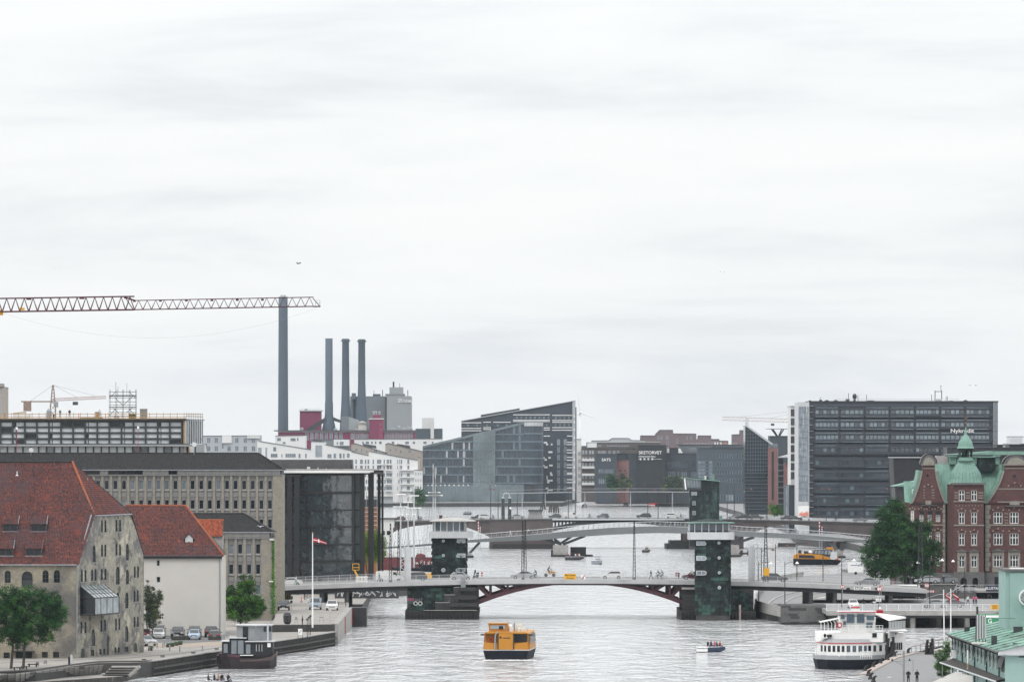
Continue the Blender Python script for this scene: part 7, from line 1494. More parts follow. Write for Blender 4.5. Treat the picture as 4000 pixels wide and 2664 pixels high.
yb2=board('stop_sign','white STOP panel fixed to the bridge fascia','sign',B,3335,3402,2290.5,2303.5,-.12,M_w)
text('STOP',.62,M_k,yb2,(-.6,-.02,B.z(2297)),ext=.01);text('for rødt',.3,M_k,yb2,(.75,-.02,B.z(2298)),ext=.01)
st=board('stop_sign','free standing white STOP sign with small text below the bridge','sign',LBR,3425,3446,2330,2350,3,M_w);text('STØP',.36,M_k,st,(0,-.02,LBR.z(2336)),ext=.01);text('før rødt',.16,M_k,st,(0,-.02,LBR.z(2345)),ext=.01);g=MB();g.tube((0,.08,LBR.z(2386)),(0,.08,LBR.z(2330)),.05);g.bd('post',M_dg,st)
def round_sign(label,fr,px,py,r,y,foot,txt='3,1m'):
 t=thing('round_sign',label,'road sign',(fr.loc[0]+fr.x(px),fr.D+y,fr.loc[2]),group='round height limit signs');rr_=r/fr.s;z=fr.z(py);g=MB();g.tube((0,.03,z),(0,.08,z),rr_,20);g.bd('red_ring',M_red,t);g=MB();g.tube((0,0,z),(0,.03,z),rr_*.76,20);g.bd('white_disc',M_w,t)
 text(txt,rr_*.62,M_k,t,(0,-.01,z),ext=.005);g=MB();g.box(-.1,.1,-.02,0,z+rr_*.4,z+rr_*.68);g.box(-.1,.1,-.02,0,z-rr_*.68,z-rr_*.4);g.bd('arrow',M_k,t)
 g=MB();g.tube((0,.12,fr.z(foot)),(0,.12,z),.05,5);g.bd('post',M_g,t)
round_sign('red ringed height sign, left one of the overlapping pair',LBR,3434,2299,10,-.6,2386);round_sign('red ringed height sign, right one of the overlapping pair',LBR,3447,2296,8,4,2386);round_sign('red ringed height sign in front of the stone wall',LBR,3666,2301,10,30,2380);round_sign('small red ringed sign on the bridge fascia left of the STOP panel',LBR,3293,2292,8,2,2386)
for px,lab in((3313,'left black signal lamp on the bridge fascia'),(3425,'right black signal lamp on the bridge fascia')):t=thing('signal_lamp',lab,'signal lamp',(B.loc[0]+B.x(px),B.D-.2,B.z(2298)));g=MB();g.box(-.3,.3,-.1,.1,-.15,.15);g.bd('case',M_k,t);g=MB();g.tube((-.14,-.13,0),(-.14,-.1,0),.09,8);g.tube((.14,-.13,0),(.14,-.1,0),.09,8);g.bd('lens',M_gl,t)
t_=thing('box_trailer','white box trailer on the quay at the edge of the big tree','trailer',(*gp(3342,2243),2));g=MB();g.box(-1.7,1.7,-.9,.9,.5,2.7);g.bd('body',M_w,t_);g=MB();g.tube((0,-.95,.32),(0,-.7,.32),.32,12);g.bd('wheel',M_rubber,t_);g=MB();g.tube((-1.7,0,.5),(-2.6,0,.4),.06);g.bd('drawbar',M_dg,t_);g=MB();g.box(-1.1,.9,-.92,-.9,2.0,2.15);g.bd('faded_lettering',M_cl['blue'],t_)
t_=thing('pile_wall','row of grey steel piles along the quay under the trailer','quay wall')
for k in range(14):g=MB();a=xd(3288+9.5*k,1470);g.tube((a[0],1469,-1),(a[0],1469,2.25),.24,8);g.bd('pile',M_g,t_)
g=MB();a0,a1=xd(3284,1470)[0],xd(3420,1470)[0];g.box(a0,a1,1468.5,1470.5,2.25,2.5);g.bd('coping',M_c,t_)
# green building on the pier
GX=52.0;DA,DB_=752.0,684.0;GE=8.0;M_mint=mat('mint_plaster',(.26,.38,.35),.85,.05,.6,dirt_glint=[((.19,.30,.27),.4,.56,.75)])
M_cop2=mat('pale_copper_roof',(.15,.28,.225),.7,.2,.35,stretch=(1.6,.18,1),dirt_glint=[((.06,.10,.08),.25,.52,.66,(2.2,.25,1)),((.28,.42,.34),.3,.60,.72,(2.2,.25,1))])
t_=thing('harbour_house','mint green harbour building with a copper roof and a square clock tower','building',(0,0,0))
xe=lambda D:GX+(D-DB_)/(DA-DB_)*(-.1)+.7*(1-(D-DB_)/(DA-DB_))
fnw=lambda u,v,d:(xe(DA-u)+d,DA-u,v)
Lw=DA-DB_;bays=5;hl=[]
pipes_D=[25000*GX/(p-2000) for p in(3761,3802,3842,3884)]
Dp=[DA]+pipes_D+[DB_]
for a,c in zip(Dp,Dp[1:]):
 for k in range(3):m_=a+(c-a)*(k+.6)/3.3;hl.append((DA-m_-1.05,DA-m_+1.05,5.75,7.5,0))
g=MB();wall(g,[(0,2),(Lw,2),(Lw,GE),(0,GE)],hl,fnw,.12);g.poly([(xe(DB_),DB_,2),(75,DB_+3,2),(75,DB_+3,GE),(xe(DB_),DB_,GE)]);g.poly([(75,DA,2),(xe(DA),DA,2),(xe(DA),DA,GE),(75,DA,GE)]);g.bd('wall',M_mint,t_)
for h in hl:
 m_=DA-(h[0]+h[1])/2;f_=inst('window',wmesh(2.1,1.75,2,1,.09,.06,False,M_w,M_gl)[0],t_,(xe(m_)+.06,m_,5.75),-pi/2);inst('pane',wmesh(2.1,1.75,2,1,.09,.06,False,M_w,M_gl)[1],f_)
 g=MB();g.poly([(xe(m_)-.03,m_-1.0,7.5),(xe(m_)-.03,m_+1.0,7.5),(xe(m_)-.45,m_+1.0,6.4),(xe(m_)-.45,m_-1.0,6.4)]);g.bd('awning_sash',M_dg,t_)
for D_ in Dp[:-1]:g=MB();x=xe(D_)-.12;g.tube((x,D_,2.2),(x,D_,GE-.5),.09,6);g.tube((x,D_,GE-.5),(x-.5,D_,GE-.05),.09,6);g.bd('downpipe',mat('green_black_pipe',(.02,.05,.04),.6,.2),t_)
sl_=.235;zr=lambda x:GE+.15+(x-GX+.8)*sl_
for k in range(12):
 a=DB_-.6+(DA+1.2-DB_)*k/12;c=DB_-.6+(DA+1.2-DB_)*(k+1)/12
 g=MB();g.poly([(xe(a)-.8,a,zr(GX-.8)),(76,a,zr(76)),(76,c-.05,zr(76)),(xe(c)-.8,c-.05,zr(GX-.8))]);g.tube((xe(a)-.8,a,zr(GX-.8)+.05),(76,a,zr(76)+.05),.05,4);g.bd('copper_sheet',M_cop2,t_)
g=MB();g.poly([(xe(DB_)-.8,DB_-.6,GE-.25),(76,DB_+2.4,GE-.25),(76,DB_+2.4,zr(76)),(xe(DB_)-.8,DB_-.6,zr(GX-.8))]);g.bd('eaves_board',M_lg,t_)
g=MB();g.poly([(xe(DA)-.8,DA+.6,GE-.2),(xe(DB_)-.8,DB_-.6,GE-.2),(xe(DB_)+.2,DB_-.6,GE-.2),(xe(DA)+.2,DA+.6,GE-.2)]);g.tube((xe(DA)-.85,DA+.6,GE+.05),(xe(DB_)-.85,DB_-.6,GE+.05),.1,6);g.bd('eaves_gutter',M_dg,t_)
ct=P(3927,2470,728);tz=H-(2222-YH)*728/F
g=MB();g.box(ct.x,66,728,738,8,tz-.25);g.bd('clock_tower',M_mint,t_);g=MB();g.box(ct.x+.5,66,727.8,728,8,tz-.4);g.bd('tower_face',M_mint,t_);g=MB();g.box(ct.x-.15,66,727.6,738,tz-.25,tz);g.bd('tower_coping',M_gran,t_);g=MB();g.box(ct.x+.6,ct.x+2.2,728,730,tz,tz+.12);g.bd('roof_light',M_w,t_)
cz=H-(2332-YH)*728/F;ccx=(4011-2000)/F*728;g=MB();g.tube((ccx,727.35,cz),(ccx,727.8,cz),.95,28);ck=g.bd('clock',M_w,t_);g=MB();g.tube((ccx,727.3,cz),(ccx,727.35,cz),.80,28);g.bd('clock_face',M_paleg,ck);g=MB()
for k in range(12):a=k*pi/6;Mx=Matrix.Translation((ccx,727.27,cz))@Matrix.Rotation(a,4,'Y');g.box(-.03,.03,0,.02,.62,.75,M=Mx)
g.bd('hour_marks',M_k,ck);g=MB();g.box(-.035,.035,0,.02,-.1,.55,M=Matrix.Translation((ccx,727.25,cz))@Matrix.Rotation(-1.0,4,'Y'));g.box(-.03,.03,0,.02,-.1,.7,M=Matrix.Translation((ccx,727.25,cz))@Matrix.Rotation(-2.4,4,'Y'));g.bd('clock_hand',M_k,ck)
wp=P(3983,2628,685);g=MB();put_win(t_,wp.x,684.6,wp.z,wmesh(1.0,1.65,2,1,.09,.1,False,M_w,M_gl));g.box(wp.x-.9,wp.x+1.2,684.2,684.7,wp.z+1.7,wp.z+1.85);g.bd('awning_box',M_dg,t_)
for px,py,D_,s_ in((3884,2492,700,.3),(3968,2520,690,.28),(3978,2464,715,.5),(3778,2457,745,.3)):p=P(px,py,D_);g=MB();g.box(p.x-s_,p.x+s_,D_,D_+s_*2,p.z-1.2,p.z+s_);g.bd('roof_vent',M_dg,t_)
g=MB();p,q=P(3855,2508,700),P(3960,2468,716);g.tube(p,q,.07,4);g.tube(P(3845,2412,720),P(3965,2414,727),.05,4);g.bd('roof_rail',M_verdi,t_)
t_=thing('roof_hoarding','weathered slatted advertising hoarding on struts standing on the copper roof','hoarding',(0,0,0));D_=707
for k in range(12):
 px=3812+3.5*k;p=P(px,2494-0*k,D_);q=P(px,2398+.9*k,D_);g=MB();g.box(p.x,p.x+.085,D_+.06*k,D_+.1+.06*k,p.z,q.z);g.bd('slat',M_lg if k%3 else M_wood,t_)
for px in(3815,3828,3842,3852):p=P(px,2506,D_);q=P(px,2402,D_);g=MB();g.tube((p.x,D_+1,zr(p.x)),(q.x,D_+1,q.z),.05,4);g.bd('strut',M_k,t_)
p,q=P(3818,2400,D_+1),P(3817,2368,D_+1);g=MB();g.tube(p,q,.13,6);g.bd('chimney_pipe',M_wood,t_)
p=P(3828,2506,D_);g=MB();g.box(p.x-.9,p.x+.9,D_-.6,D_+.2,zr(p.x)+.02,zr(p.x)+.2);g.bd('footing',M_cream,t_)
t_=thing('canopy','dark flat canopy with a pale edge along the foot of the mint green building','canopy',(0,0,0));a,b_=P(3672,2588,745),P(3925,2690,684)
g=MB();g.poly([(a.x,a.y,5.0),(b_.x-1,b_.y,5.0),(xe(DB_),DB_,5.25),(xe(DA),DA,5.25)]);g.poly([(a.x,a.y,4.85),(xe(DA),DA,5.0),(xe(DB_),DB_,5.0),(b_.x-1,b_.y,4.85)]);g.bd('deck',M_wood,t_);g=MB();g.tube((a.x,a.y,4.95),(b_.x-1,b_.y,4.95),.1,5);g.tube((a.x,a.y,4.95),(xe(DA),DA,5.1),.08,5);g.bd('edge_rail',M_lg,t_)
for k in range(5):D2_=744-13*k;x=a.x+(b_.x-1-a.x)*k/4.6;g=MB();g.tube((x+.2,D2_,2),(x+.2,D2_,4.9),.06,5);g.bd('post',M_g,t_)
t_=thing('tent_roof','pale canvas pavilion roof at the lower right edge','pavilion',(0,0,0));p1,p2,p3,p4=P(3628,2668,700),P(3733,2622,712),P(3800,2640,706),P(3800,2720,690)
g=MB();g.poly([p1,p4,p3,p2]);g.poly([p-V3((0,0,.06)) for p in(p1,p2,p3,p4)]);g.bd('canvas',mat('pale_canvas',(.42,.41,.39),.9,.08,1),t_);g=MB();g.tube(p1+(p2-p1)*.5,p4+(p3-p4)*.5,.05,4);g.bd('ridge_pole',M_dg,t_)
for p in(p1,p4,p3):g=MB();g.tube((p.x,p.y,2),p,.06,5);g.bd('post',M_g,t_)
t_=thing('air_conditioner','white air conditioning unit on the mint green wall under the eaves','air conditioner',(xe(748)-.3,748,5.4));g=MB();g.box(-.25,.25,-.9,.9,0,.9);g.bd('case',M_w,t_);g=MB();g.tube((-.27,0,.45),(-.25,0,.45),.33,12);g.bd('fan_grille',M_dg,t_)
t_=thing('container','white container with a green letter G behind the copper roof','container',(*xd(3880,960),2));g=MB();g.box(-2.2,2.4,0,2.4,.1,3.0);g.bd('body',M_w,t_);g=MB();g.box(-1.1,.9,-.03,0,1.6,2.6);g.bd('green_panel',mat('brand_green',(.02,.20,.09),.6,.05),t_);text('G',.9,M_w,t_,(-.5,-.05,2.1),ext=.01);g=MB();g.box(-2.25,2.45,-.05,2.45,3.0,3.1);g.bd('roof_edge',MATS['brand_green'],t_)
# trees
def leafmat(name,c):return mat(name,c,.8,.25,.6,attr=[(0,(.35,.38,.5)),(.45,(.9,.9,.95)),(.75,(1.7,1.6,1.1)),(1,(3.2,2.7,1.1))],spec=.25)  # wide tint range puts crown highlights and darks into the leaf colour
M_lf=leafmat('dark_leaves',(.026,.078,.028));M_lf2=leafmat('fresh_leaves',(.042,.115,.022));M_lf3=leafmat('willow_leaves',(.07,.095,.055));M_bark=mat('bark',(.06,.052,.045),.95,.3,3,stretch=(1,1,.3))
def tree(label,fr,base,blobs,n,m,leaf=.3,dz=3.0,trunks=None,name='tree',tr=.18,cat='tree',group=None,droop=0):
 t=thing(name,label,cat,(fr.loc[0]+fr.x(base),fr.D,2),group=group);ox=fr.x(base)
 B_=[(fr.x(a)-ox,fr.z(b_),rx/fr.s,ry/fr.s) for a,b_,rx,ry in blobs];wt=[rx*rz_ for _,_,rx,rz_ in B_];g=MB()
 ncl=max(40,n//75);nodes=[]
 for c in range(ncl):
  x,z,rx,rz_=R.choices(B_,wt)[0];u=R.gauss(0,1),R.gauss(0,1),R.gauss(0,1);L_=sqrt(sum(a*a for a in u)) or 1;rr_=RN()**.45
  p=V3((x+u[0]/L_*rx*rr_,u[1]/L_*min(dz,rx)*rr_,z+u[2]/L_*rz_*rr_));nodes.append(p);tint=min(1,max(0,.42+RU(-.38,.42)));cr_=RU(.5,1.2)*leaf*2.5
  for k in range(n//ncl):
   q=p+V3((R.gauss(0,.5),R.gauss(0,.5),R.gauss(0,.38+droop)))*cr_;a=RU(0,6.28);e_=RU(-.9,.9);d=V3((cos(a)*cos(e_),sin(a)*cos(e_),sin(e_)-droop))*leaf*RU(.35,.6);w=d.cross(V3((R.gauss(0,1),R.gauss(0,1),R.gauss(0,1)))).normalized()*leaf*RU(.16,.3)
   g.poly([q-d,q+w,q+d,q-w],min(1,max(0,tint+RU(-.12,.12))))
 g.bd('crown',m,t,kind='stuff')
 for(bx,top_) in(trunks or[(base,blobs[0])]):
  g=MB();p0=V3((fr.x(bx)-ox,0,0));p1=V3((fr.x(top_[0])-ox,0,fr.z(top_[1])));md=p0.lerp(p1,.5)+V3((RU(-.2,.2),0,0));g.tube(p0,md,tr,8,tr*.75);g.tube(md,p1,tr*.75,7,tr*.35)
  for k in range(14):s_=md.lerp(p1,RU(0,.8));e2=R.choice(nodes);g.tube(s_,e2,tr*.3,5,tr*.08,caps=False)
  g.bd('trunk',M_bark,t)
T1=Fr(811,70);tree('dark green double-trunked tree at the left edge before the warehouse',T1,68,[(60,2400,75,90),(170,2385,85,75),(130,2330,95,45),(30,2340,60,60),(160,2450,90,65),(60,2470,75,60),(225,2400,38,55),(-30,2420,70,90)],52000,M_lf,.23,2.6,[(43,(50,2440)),(91,(110,2440))],tr=.2)
tree('slim pale green willow between the warehouse and the parked cars',Fr(940,585),583,[(585,2340,28,55),(600,2370,35,50),(590,2420,40,35),(578,2295,14,28),(622,2330,15,25)],13000,M_lf3,.19,1.2,[(581,(572,2380)),(592,(600,2400))],tr=.1)
tree('round bright green tree in front of the office wing',Fr(1010,945),938,[(945,2330,62,60),(960,2280,42,35),(900,2350,32,55),(990,2370,48,48),(940,2395,70,34),(1015,2370,25,32)],30000,M_lf2,.24,2.2,tr=.16)
tree('yellow-green weeping willow behind the portal frame columns',Fr(1330,1440),1440,[(1420,2120,42,50),(1460,2115,45,50),(1490,2140,24,38),(1445,2170,55,30)],12000,leafmat('weeping_leaves',(.08,.15,.018)),.3,3,droop=.5)
tree('big spreading dark green tree in front of the brick palace',Fr(1235,3520),3540,[(3500,2060,70,70),(3440,2120,60,60),(3560,2110,85,60),(3490,1990,55,45),(3510,2180,120,60),(3600,2190,75,55),(3400,2170,45,60),(3640,2140,45,40),(3460,2225,85,38),(3520,2120,110,100),(3480,2040,75,60),(3600,2060,40,45),(3560,2240,90,26)],80000,M_lf,.36,5.5,[(3542,(3520,2150)),(3575,(3590,2150))],tr=.35)
for a,b_,D_,lab in((3025,1985,2300,'left bright green tree at the foot of the silver slab end'),(3075,1985,2280,'right darker green tree at the foot of the silver slab end')):tree(lab,Fr(D_,a),a,[(a,b_,30,16),(a+12,b_+14,32,14)],5000,M_lf2 if a<3050 else M_lf,.42,3)
for a,b_,w_,m_,lab in((2395,1880,22,M_lf,'hazy green tree before the dark gym cube'),(2440,1875,26,M_lf3,'hazy olive tree before the salmon block'),(2615,1885,26,M_lf3,'hazy loose tree left of the copper cabin'),(2650,1885,18,M_lf3,'thin hazy tree right behind the copper cabin'),(1640,1935,16,M_lf,'small hazy tree at the corner of the white housing')):tree(lab,Fr(3380,a),a,[(a,b_,w_,26),(a,b_+18,w_,18)],2600,m_,.9,3)
tree('dense green bush in front of the mint green building',Fr(772,3690),3690,[(3690,2580,28,50),(3700,2530,18,35),(3680,2610,34,34),(3665,2560,14,22)],11000,M_lf2,.14,1,name='bush',cat='bush',tr=.05)
tree('green tree top showing behind the clock tower',Fr(965,3910),3910,[(3905,2415,26,22),(3930,2405,22,18)],5000,M_lf2,.22,1.5)
iv=thing('ivy','thin green ivy strip climbing the corner of the office wing','climbing plant',(OW.loc[0]+OW.x(1065),OW.D-.1,2));g=MB()
for k in range(2600):z=OW.z(RU(2112,2400));x=R.gauss(0,.09+(.22 if z<6.5 and RN()<.3 else 0))+.05;g.poly([(x,-.05-RN()*.15,z),(x+.1,-.1,z+.04),(x+.08,-.12,z+.14),(x-.03,-.1,z+.1)])
g.bd('leaves',M_lf2,iv,kind='stuff')
# left quay details
t_=thing('timber_quay_wall','dark timber and sheet pile quay wall with pale coping at lower left','quay wall',(0,0,0))
qpts=[(592,2583),(730,2562),(864,2542),(960,2525),(1060,2507),(1180,2490),(1307,2468)]
for(a,b_) in zip(qpts,qpts[1:]):
 A_,C2=V3((*gp(*a),0)),V3((*gp(*b_),0));v=C2-A_;nrm=V3((v.y,-v.x,0)).normalized();L_=v.length;g=MB()
 def qs(u0,u1,d0,d1,z0,z1):g.loft([[A_+v*u0+nrm*d0+V3((0,0,z0)),A_+v*u0+nrm*d1+V3((0,0,z0)),A_+v*u0+nrm*d1+V3((0,0,z1)),A_+v*u0+nrm*d0+V3((0,0,z1))],[A_+v*u1+nrm*d0+V3((0,0,z0)),A_+v*u1+nrm*d1+V3((0,0,z0)),A_+v*u1+nrm*d1+V3((0,0,z1)),A_+v*u1+nrm*d0+V3((0,0,z1))]],closed=True)
 qs(0,1,-.5,.25,2.004,2.14);g.bd('coping',M_c,t_)
 g=MB();qs(0,1,.15,.35,1.0,1.25);qs(0,1,.1,.3,.25,.45);g.bd('waling',M_wood,t_)
 n_=int(L_/.55)
 for k in range(n_):g=MB();u=(k+.2)/n_;qs(u,u+.4/n_,.02,.14,-1,1.98);g.bd('sheet_pile',M_conc_dk if k%2 else M_wood,t_)
wlk=land('lower_walk',[gp(-60,2690,.7),gp(120,2664,.7),gp(480,2640,.7),gp(545,2624,.7),gp(592,2600,.7),gp(400,2610,.7),gp(-60,2650,.7)],z=.7,m=M_pave,side=M_wood)
t_=thing('granite_slope','sloping granite block revetment above the lower walkway','revetment',(0,0,0));cs=[(-60,2633),(60,2629),(140,2620),(250,2606),(330,2600),(405,2594)];cb=[(-60,2668),(60,2664),(140,2655),(250,2642),(330,2636),(395,2630)]
for(a,c,b_,d_) in zip(cs,cs[1:],cb,cb[1:]):
 for r in range(5):
  for k in range(4):
   def q(u,v):t0=V3((*gp(a[0]+(c[0]-a[0])*u,a[1]+(c[1]-a[1])*u,2.0),2.0));b0=V3((*gp(b_[0]+(d_[0]-b_[0])*u,b_[1]+(d_[1]-b_[1])*u,.7),.72));return b0.lerp(t0,v)
   u0,u1=k/4+.01,(k+1)/4-.01;o=V3((0,-RU(.02,.04),RU(.0,.02)));g=MB();P4=[q(u0,r/5+.01)+o,q(u1,r/5+.01)+o,q(u1,(r+1)/5-.01)+o,q(u0,(r+1)/5-.01)+o];g.poly(P4);dn=V3((0,.15,-.15))
   for i_ in range(4):g.poly([P4[(i_+1)%4],P4[i_],P4[i_]+dn,P4[(i_+1)%4]+dn])
   g.bd('stone',M_c if RN()<.88 else M_gran,t_)
t_=thing('quay_steps','flight of weathered timber steps down to the lower walkway','steps',(0,0,0))
for k in range(8):
 q_=k/7;py=2634-34*q_;z=.8+1.15*q_;a,b_=403+34*q_,505+38*q_;A_,C2=gp(a,py,z),gp(b_,py,z);g=MB();g.box(A_[0],C2[0],A_[1]-1.2,A_[1]+.9,z-.16,z);g.bd('step',M_steprim if k%2 else M_conc_dk,t_)
g=MB();A_,C2=gp(506,2636,.9),gp(546,2600,2.1);g.tube((*A_,.85),(*C2,2.05),.22,6);g.bd('side_beam',M_steprim,t_)
def at2(name,label,cat,px,py,z=2.0,group=None,rz=0):return thing(name,label,cat,(*gp(px,py,z),z),rz,group)
land('upper_terrace',[gp(1060,2440,3.1),gp(1308,2437,3.1),gp(1362,2374,3.1),xd(1362,1119),xd(1100,1119),xd(1080,1040)],z=3.1,z0=1.5,m=M_pave,side=M_conc_dk)
t_=thing('terrace_wall','pale concrete quay wall of the upper terrace with red ladders','quay wall',(0,0,0));A_,C2=V3((*gp(1309,2437,3.1),0)),V3((*gp(1364,2374,3.1),0))
for k in range(9):a,b_=A_.lerp(C2,k/9),A_.lerp(C2,(k+.97)/9);g=MB();g.loft([[a+V3((.0,0,0)),a+V3((.5,0,0)),a+V3((.5,0,3.2)),a+V3((-.5,0,3.2))],[b_+V3((0,0,0)),b_+V3((.5,0,0)),b_+V3((.5,0,3.2)),b_+V3((-.5,0,3.2))]],closed=True);g.bd('panel',M_c,t_)
for q_ in(.45,.97):p=A_.lerp(C2,q_);g=MB();g.box(p.x+.5,p.x+.62,p.y-.5,p.y,.3,3.1);g.bd('ladder',M_red,t_)
g=MB();g.box(C2.x,C2.x+2.9,C2.y-1,C2.y+6,-1,3.2);g.bd('end_fender',M_fe,t_)
fl=at2('flagstaff','tall white flagstaff flying a red and white swallow-tailed pennant','flagpole',1221,2450,3.1);D_=fl.location.y;top_=H-(2084-YH)*D_/F-3.1
g=MB();g.tube((0,0,0),(0,0,top_),.13,10,.06);g.bd('pole',M_w,fl);g=MB();g.lathe([(.02,0),(.13,.1),(.02,.25)],(0,0,top_),8);g.bd('finial',M_woodtan,fl)
s_=F/D_
def pen(u,v):
 px=3+60*u-(6*max(0,u-.85)/.15);dy=24*u**1.15+(34*max(0,u-.88)/.12 if u>.88 else 0);w=15*(1-u)**.8+3;return V3((px/s_,.25*sin(u*9)*u,top_-(14+dy+w*v)/s_))
for nm,v0,v1,m_ in(('upper_red',0,.42,M_red),('white_band',.42,.60,M_w),('lower_red',.60,1.0,M_red)):
 g=MB()
 for k in range(14):u0,u1=k/14,(k+1)/14;mm_=m_;g.poly([pen(u0,v1),pen(u1,v1),pen(u1,v0),pen(u0,v0)])
 g.bd(nm,mat('flag_red',(.38,.01,.035),.8,.08) if m_ is M_red else M_w,fl)
g=MB();g.poly([pen(.32,1.02)+V3((0,-.02,0)),pen(.39,1.02)+V3((0,-.02,0)),pen(.39,-.02)+V3((0,-.02,0)),pen(.32,-.02)+V3((0,-.02,0))]);g.bd('white_cross_bar',M_w,fl)
for k,(px,pt,pb_) in enumerate(((1200,2412,2490),(1207,2405,2485),(1213,2399,2478))):
 t=at2('quay_lamp',('nearest','middle','farthest')[k]+' of the three small black bell lamps on the lower quay','street lamp',px,pb_,2,'small bell lamps on the quay');h=(pb_-pt)*t.location.y/F;g=MB();g.tube((0,0,0),(0,0,h-.3),.05,6);g.bd('post',M_k,t);g=MB();g.lathe([(.22,0),(.16,.18),(.04,.32)],(0,0,h-.35),8);g.bd('shade',M_k,t)
for px,py,w,h,lab in((1157,2434,9,26,'small grey info stand on the upper terrace'),(1256,2430,15,22,'low empty grey frame stand on the upper terrace')):
 t=at2('info_stand',lab,'sign stand',px,py,3.1);s=t.location.y/F;g=MB();g.box(-w/2*s,w/2*s,-.03,.03,h*.55*s if px<1200 else h*.82*s,h*s);g.bd('plate',M_g,t)
 for x in(-w/2*s,w/2*s):g=MB();g.tube((x,0,0),(x,0,h*s),.03,4);g.bd('leg',M_g,t)
t=at2('notice_stand','standing white notice with a crossed-out symbol on the lower quay','sign stand',1173,2493);g=MB();g.box(-.32,.32,-.03,.03,.55,1.45);g.bd('board',M_w,t);g=MB();g.tube((-.2,-.05,.8),(.22,-.05,1.3),.03,4);g.bd('crossing_bar',M_k,t)
for x in(-.33,.33):g=MB();g.tube((x,0,0),(x,0,1.6),.03,4);g.bd('leg',M_k,t)
t=at2('wall_notice','white board fixed low on the upper terrace wall','sign',1173,2465,2);g=MB();g.box(-.6,.6,-.1,0,.1,.75);g.bd('board',M_w,t);g=MB();[g.box(-.5,.5,-.12,-.1,.2+.12*k,.24+.12*k) for k in range(4)];g.bd('text_line',M_g,t)
t=at2('covered_statue','dark tarpaulin-covered block on the terrace beside the office corner','covered statue',1123,2437,3.1);g=MB();g.lathe([(.35,0),(.62,.35),(.66,1.3),(.45,1.75),(.2,1.8)],n=7);g.bd('cover',M_dg,t)
t=at2('disc_sign','round pale disc sign on a thin post at the terrace edge','road sign',1289,2427,3.1);g=MB();g.tube((0,0,0),(0,0,1.7),.03,5);g.bd('post',M_g,t);g=MB();g.tube((-.05,0,1.6),(.05,.05,1.6),.3,14);g.bd('disc',M_lg,t)
t=at2('square_sign','dark square sign above a round sign under the bridge','road sign',1138,2385,3.1);g=MB();g.tube((0,0,0),(0,0,2.4),.04,5);g.bd('post',M_g,t);g=MB();g.box(-.25,.25,-.05,0,1.9,2.45);g.tube((0,-.05,1.5),(0,0,1.5),.25,12);g.bd('plate',M_dg,t)
t=at2('yellow_hoarding','bright yellow poster hoarding under the left end of the bridge','hoarding',1119,2344,3.1);g=MB();g.box(-.8,.85,0,.1,.1,1.4);g.bd('board',M_yell2,t);g=MB();[g.box(-.6+.35*k,-.45+.35*k,-.02,0,.2,1.2) for k in range(4)];g.bd('print',M_cl['green'],t)
t=at2('traffic_cone','orange marker post on a black foot under the bridge','traffic marker',1177,2351,3.1);g=MB();g.lathe([(.08,.08),(.07,.95)],n=8);g.bd('post',M_orange,t);g=MB();g.lathe([(.25,0),(.22,.08)],n=8);g.bd('foot',M_k,t)
t=at2('graffiti_wall','long low wall covered with pale graffiti behind the bridge columns','wall',1370,2336,2);g=MB();g.box(-3,9,0,.4,0,1.6);g.bd('wall',M_dg,t)
for k in range(14):
 g=MB();x=-2.6+.8*k;p=[(x+RU(0,.9),-.03,RU(.25,1.4)) for _ in range(6)];[g.tube(a,b_,.05,4) for a,b_ in zip(p,p[1:])];g.bd('graffiti',M_cl['white'] if k%2 else M_lg,t,kind='stuff')
t=at2('picnic_table','wooden picnic table beneath the bridge behind the white car','table',1336,2368,3.1);g=MB();g.box(-.9,.9,-.4,.4,.7,.76);g.bd('table_top',M_wood,t)
for y in(-.75,.75):g=MB();g.box(-.9,.9,y-.14,y+.14,.42,.47);g.bd('bench',M_wood,t)
for x in(-.65,.65):g=MB();g.tube((x,-.7,0),(x,.2,.7),.05,4);g.tube((x,.7,0),(x,-.2,.7),.05,4);g.bd('leg',M_wood,t)
for k,(px,py,h) in enumerate(((663,2541,23),(702,2544,24),(791,2544,25),(584,2541,23),(614,2531,24),(636,2529,22),(599,2534,30),(643,2524,28),(883,2490,25),(876,2497,22),(870,2500,25),(890,2488,26),(680,2500,26))):
 t=at2('bollard','slim grey steel bollard, '+('third from the left on the open quay','fourth from the left on the open quay','standing alone left of the houseboat','leftmost, by the single planter','second from the left behind the planters','between the planters and the cars','taller one close to the warehouse corner','tall one behind the row of four planters','right one nearest the houseboat cabin','second one nearest the houseboat cabin','left one nearest the houseboat cabin','farthest one beside the plastered house corner','before the black parked car')[k],'bollard',px,py,2,'grey bollards on the left quay');s=t.location.y/F;g=MB();g.tube((0,0,0),(0,0,h*s*.92),.1,8);g.bd('shaft',M_g,t);g=MB();g.tube((0,0,h*s*.92),(0,0,h*s),.11,8);g.bd('cap',M_lg,t)
for k,(px,py) in enumerate(((587,2540),(657,2527),(672,2525),(688,2521),(704,2518))):
 t=at2('planter','low square planter with dark green plants, '+('by itself near the warehouse corner' if k==0 else('first','second','third','last')[k-1]+' in the row of four from the left'),'planter',px,py,2,'square planters on the quay');g=MB();g.box(-.3,.3,-.3,.3,0,.36);g.bd('box',M_cl['tan'] if 0 else M_wood,t);g=MB()
 for j in range(160):a,b_,c=RU(-.3,.3),RU(-.3,.3),RU(.34,.5);g.poly([(a,b_,c),(a+.08,b_,c+.05),(a+.05,b_+.06,c+.1)])
 g.bd('plants',M_lf,t,kind='stuff')
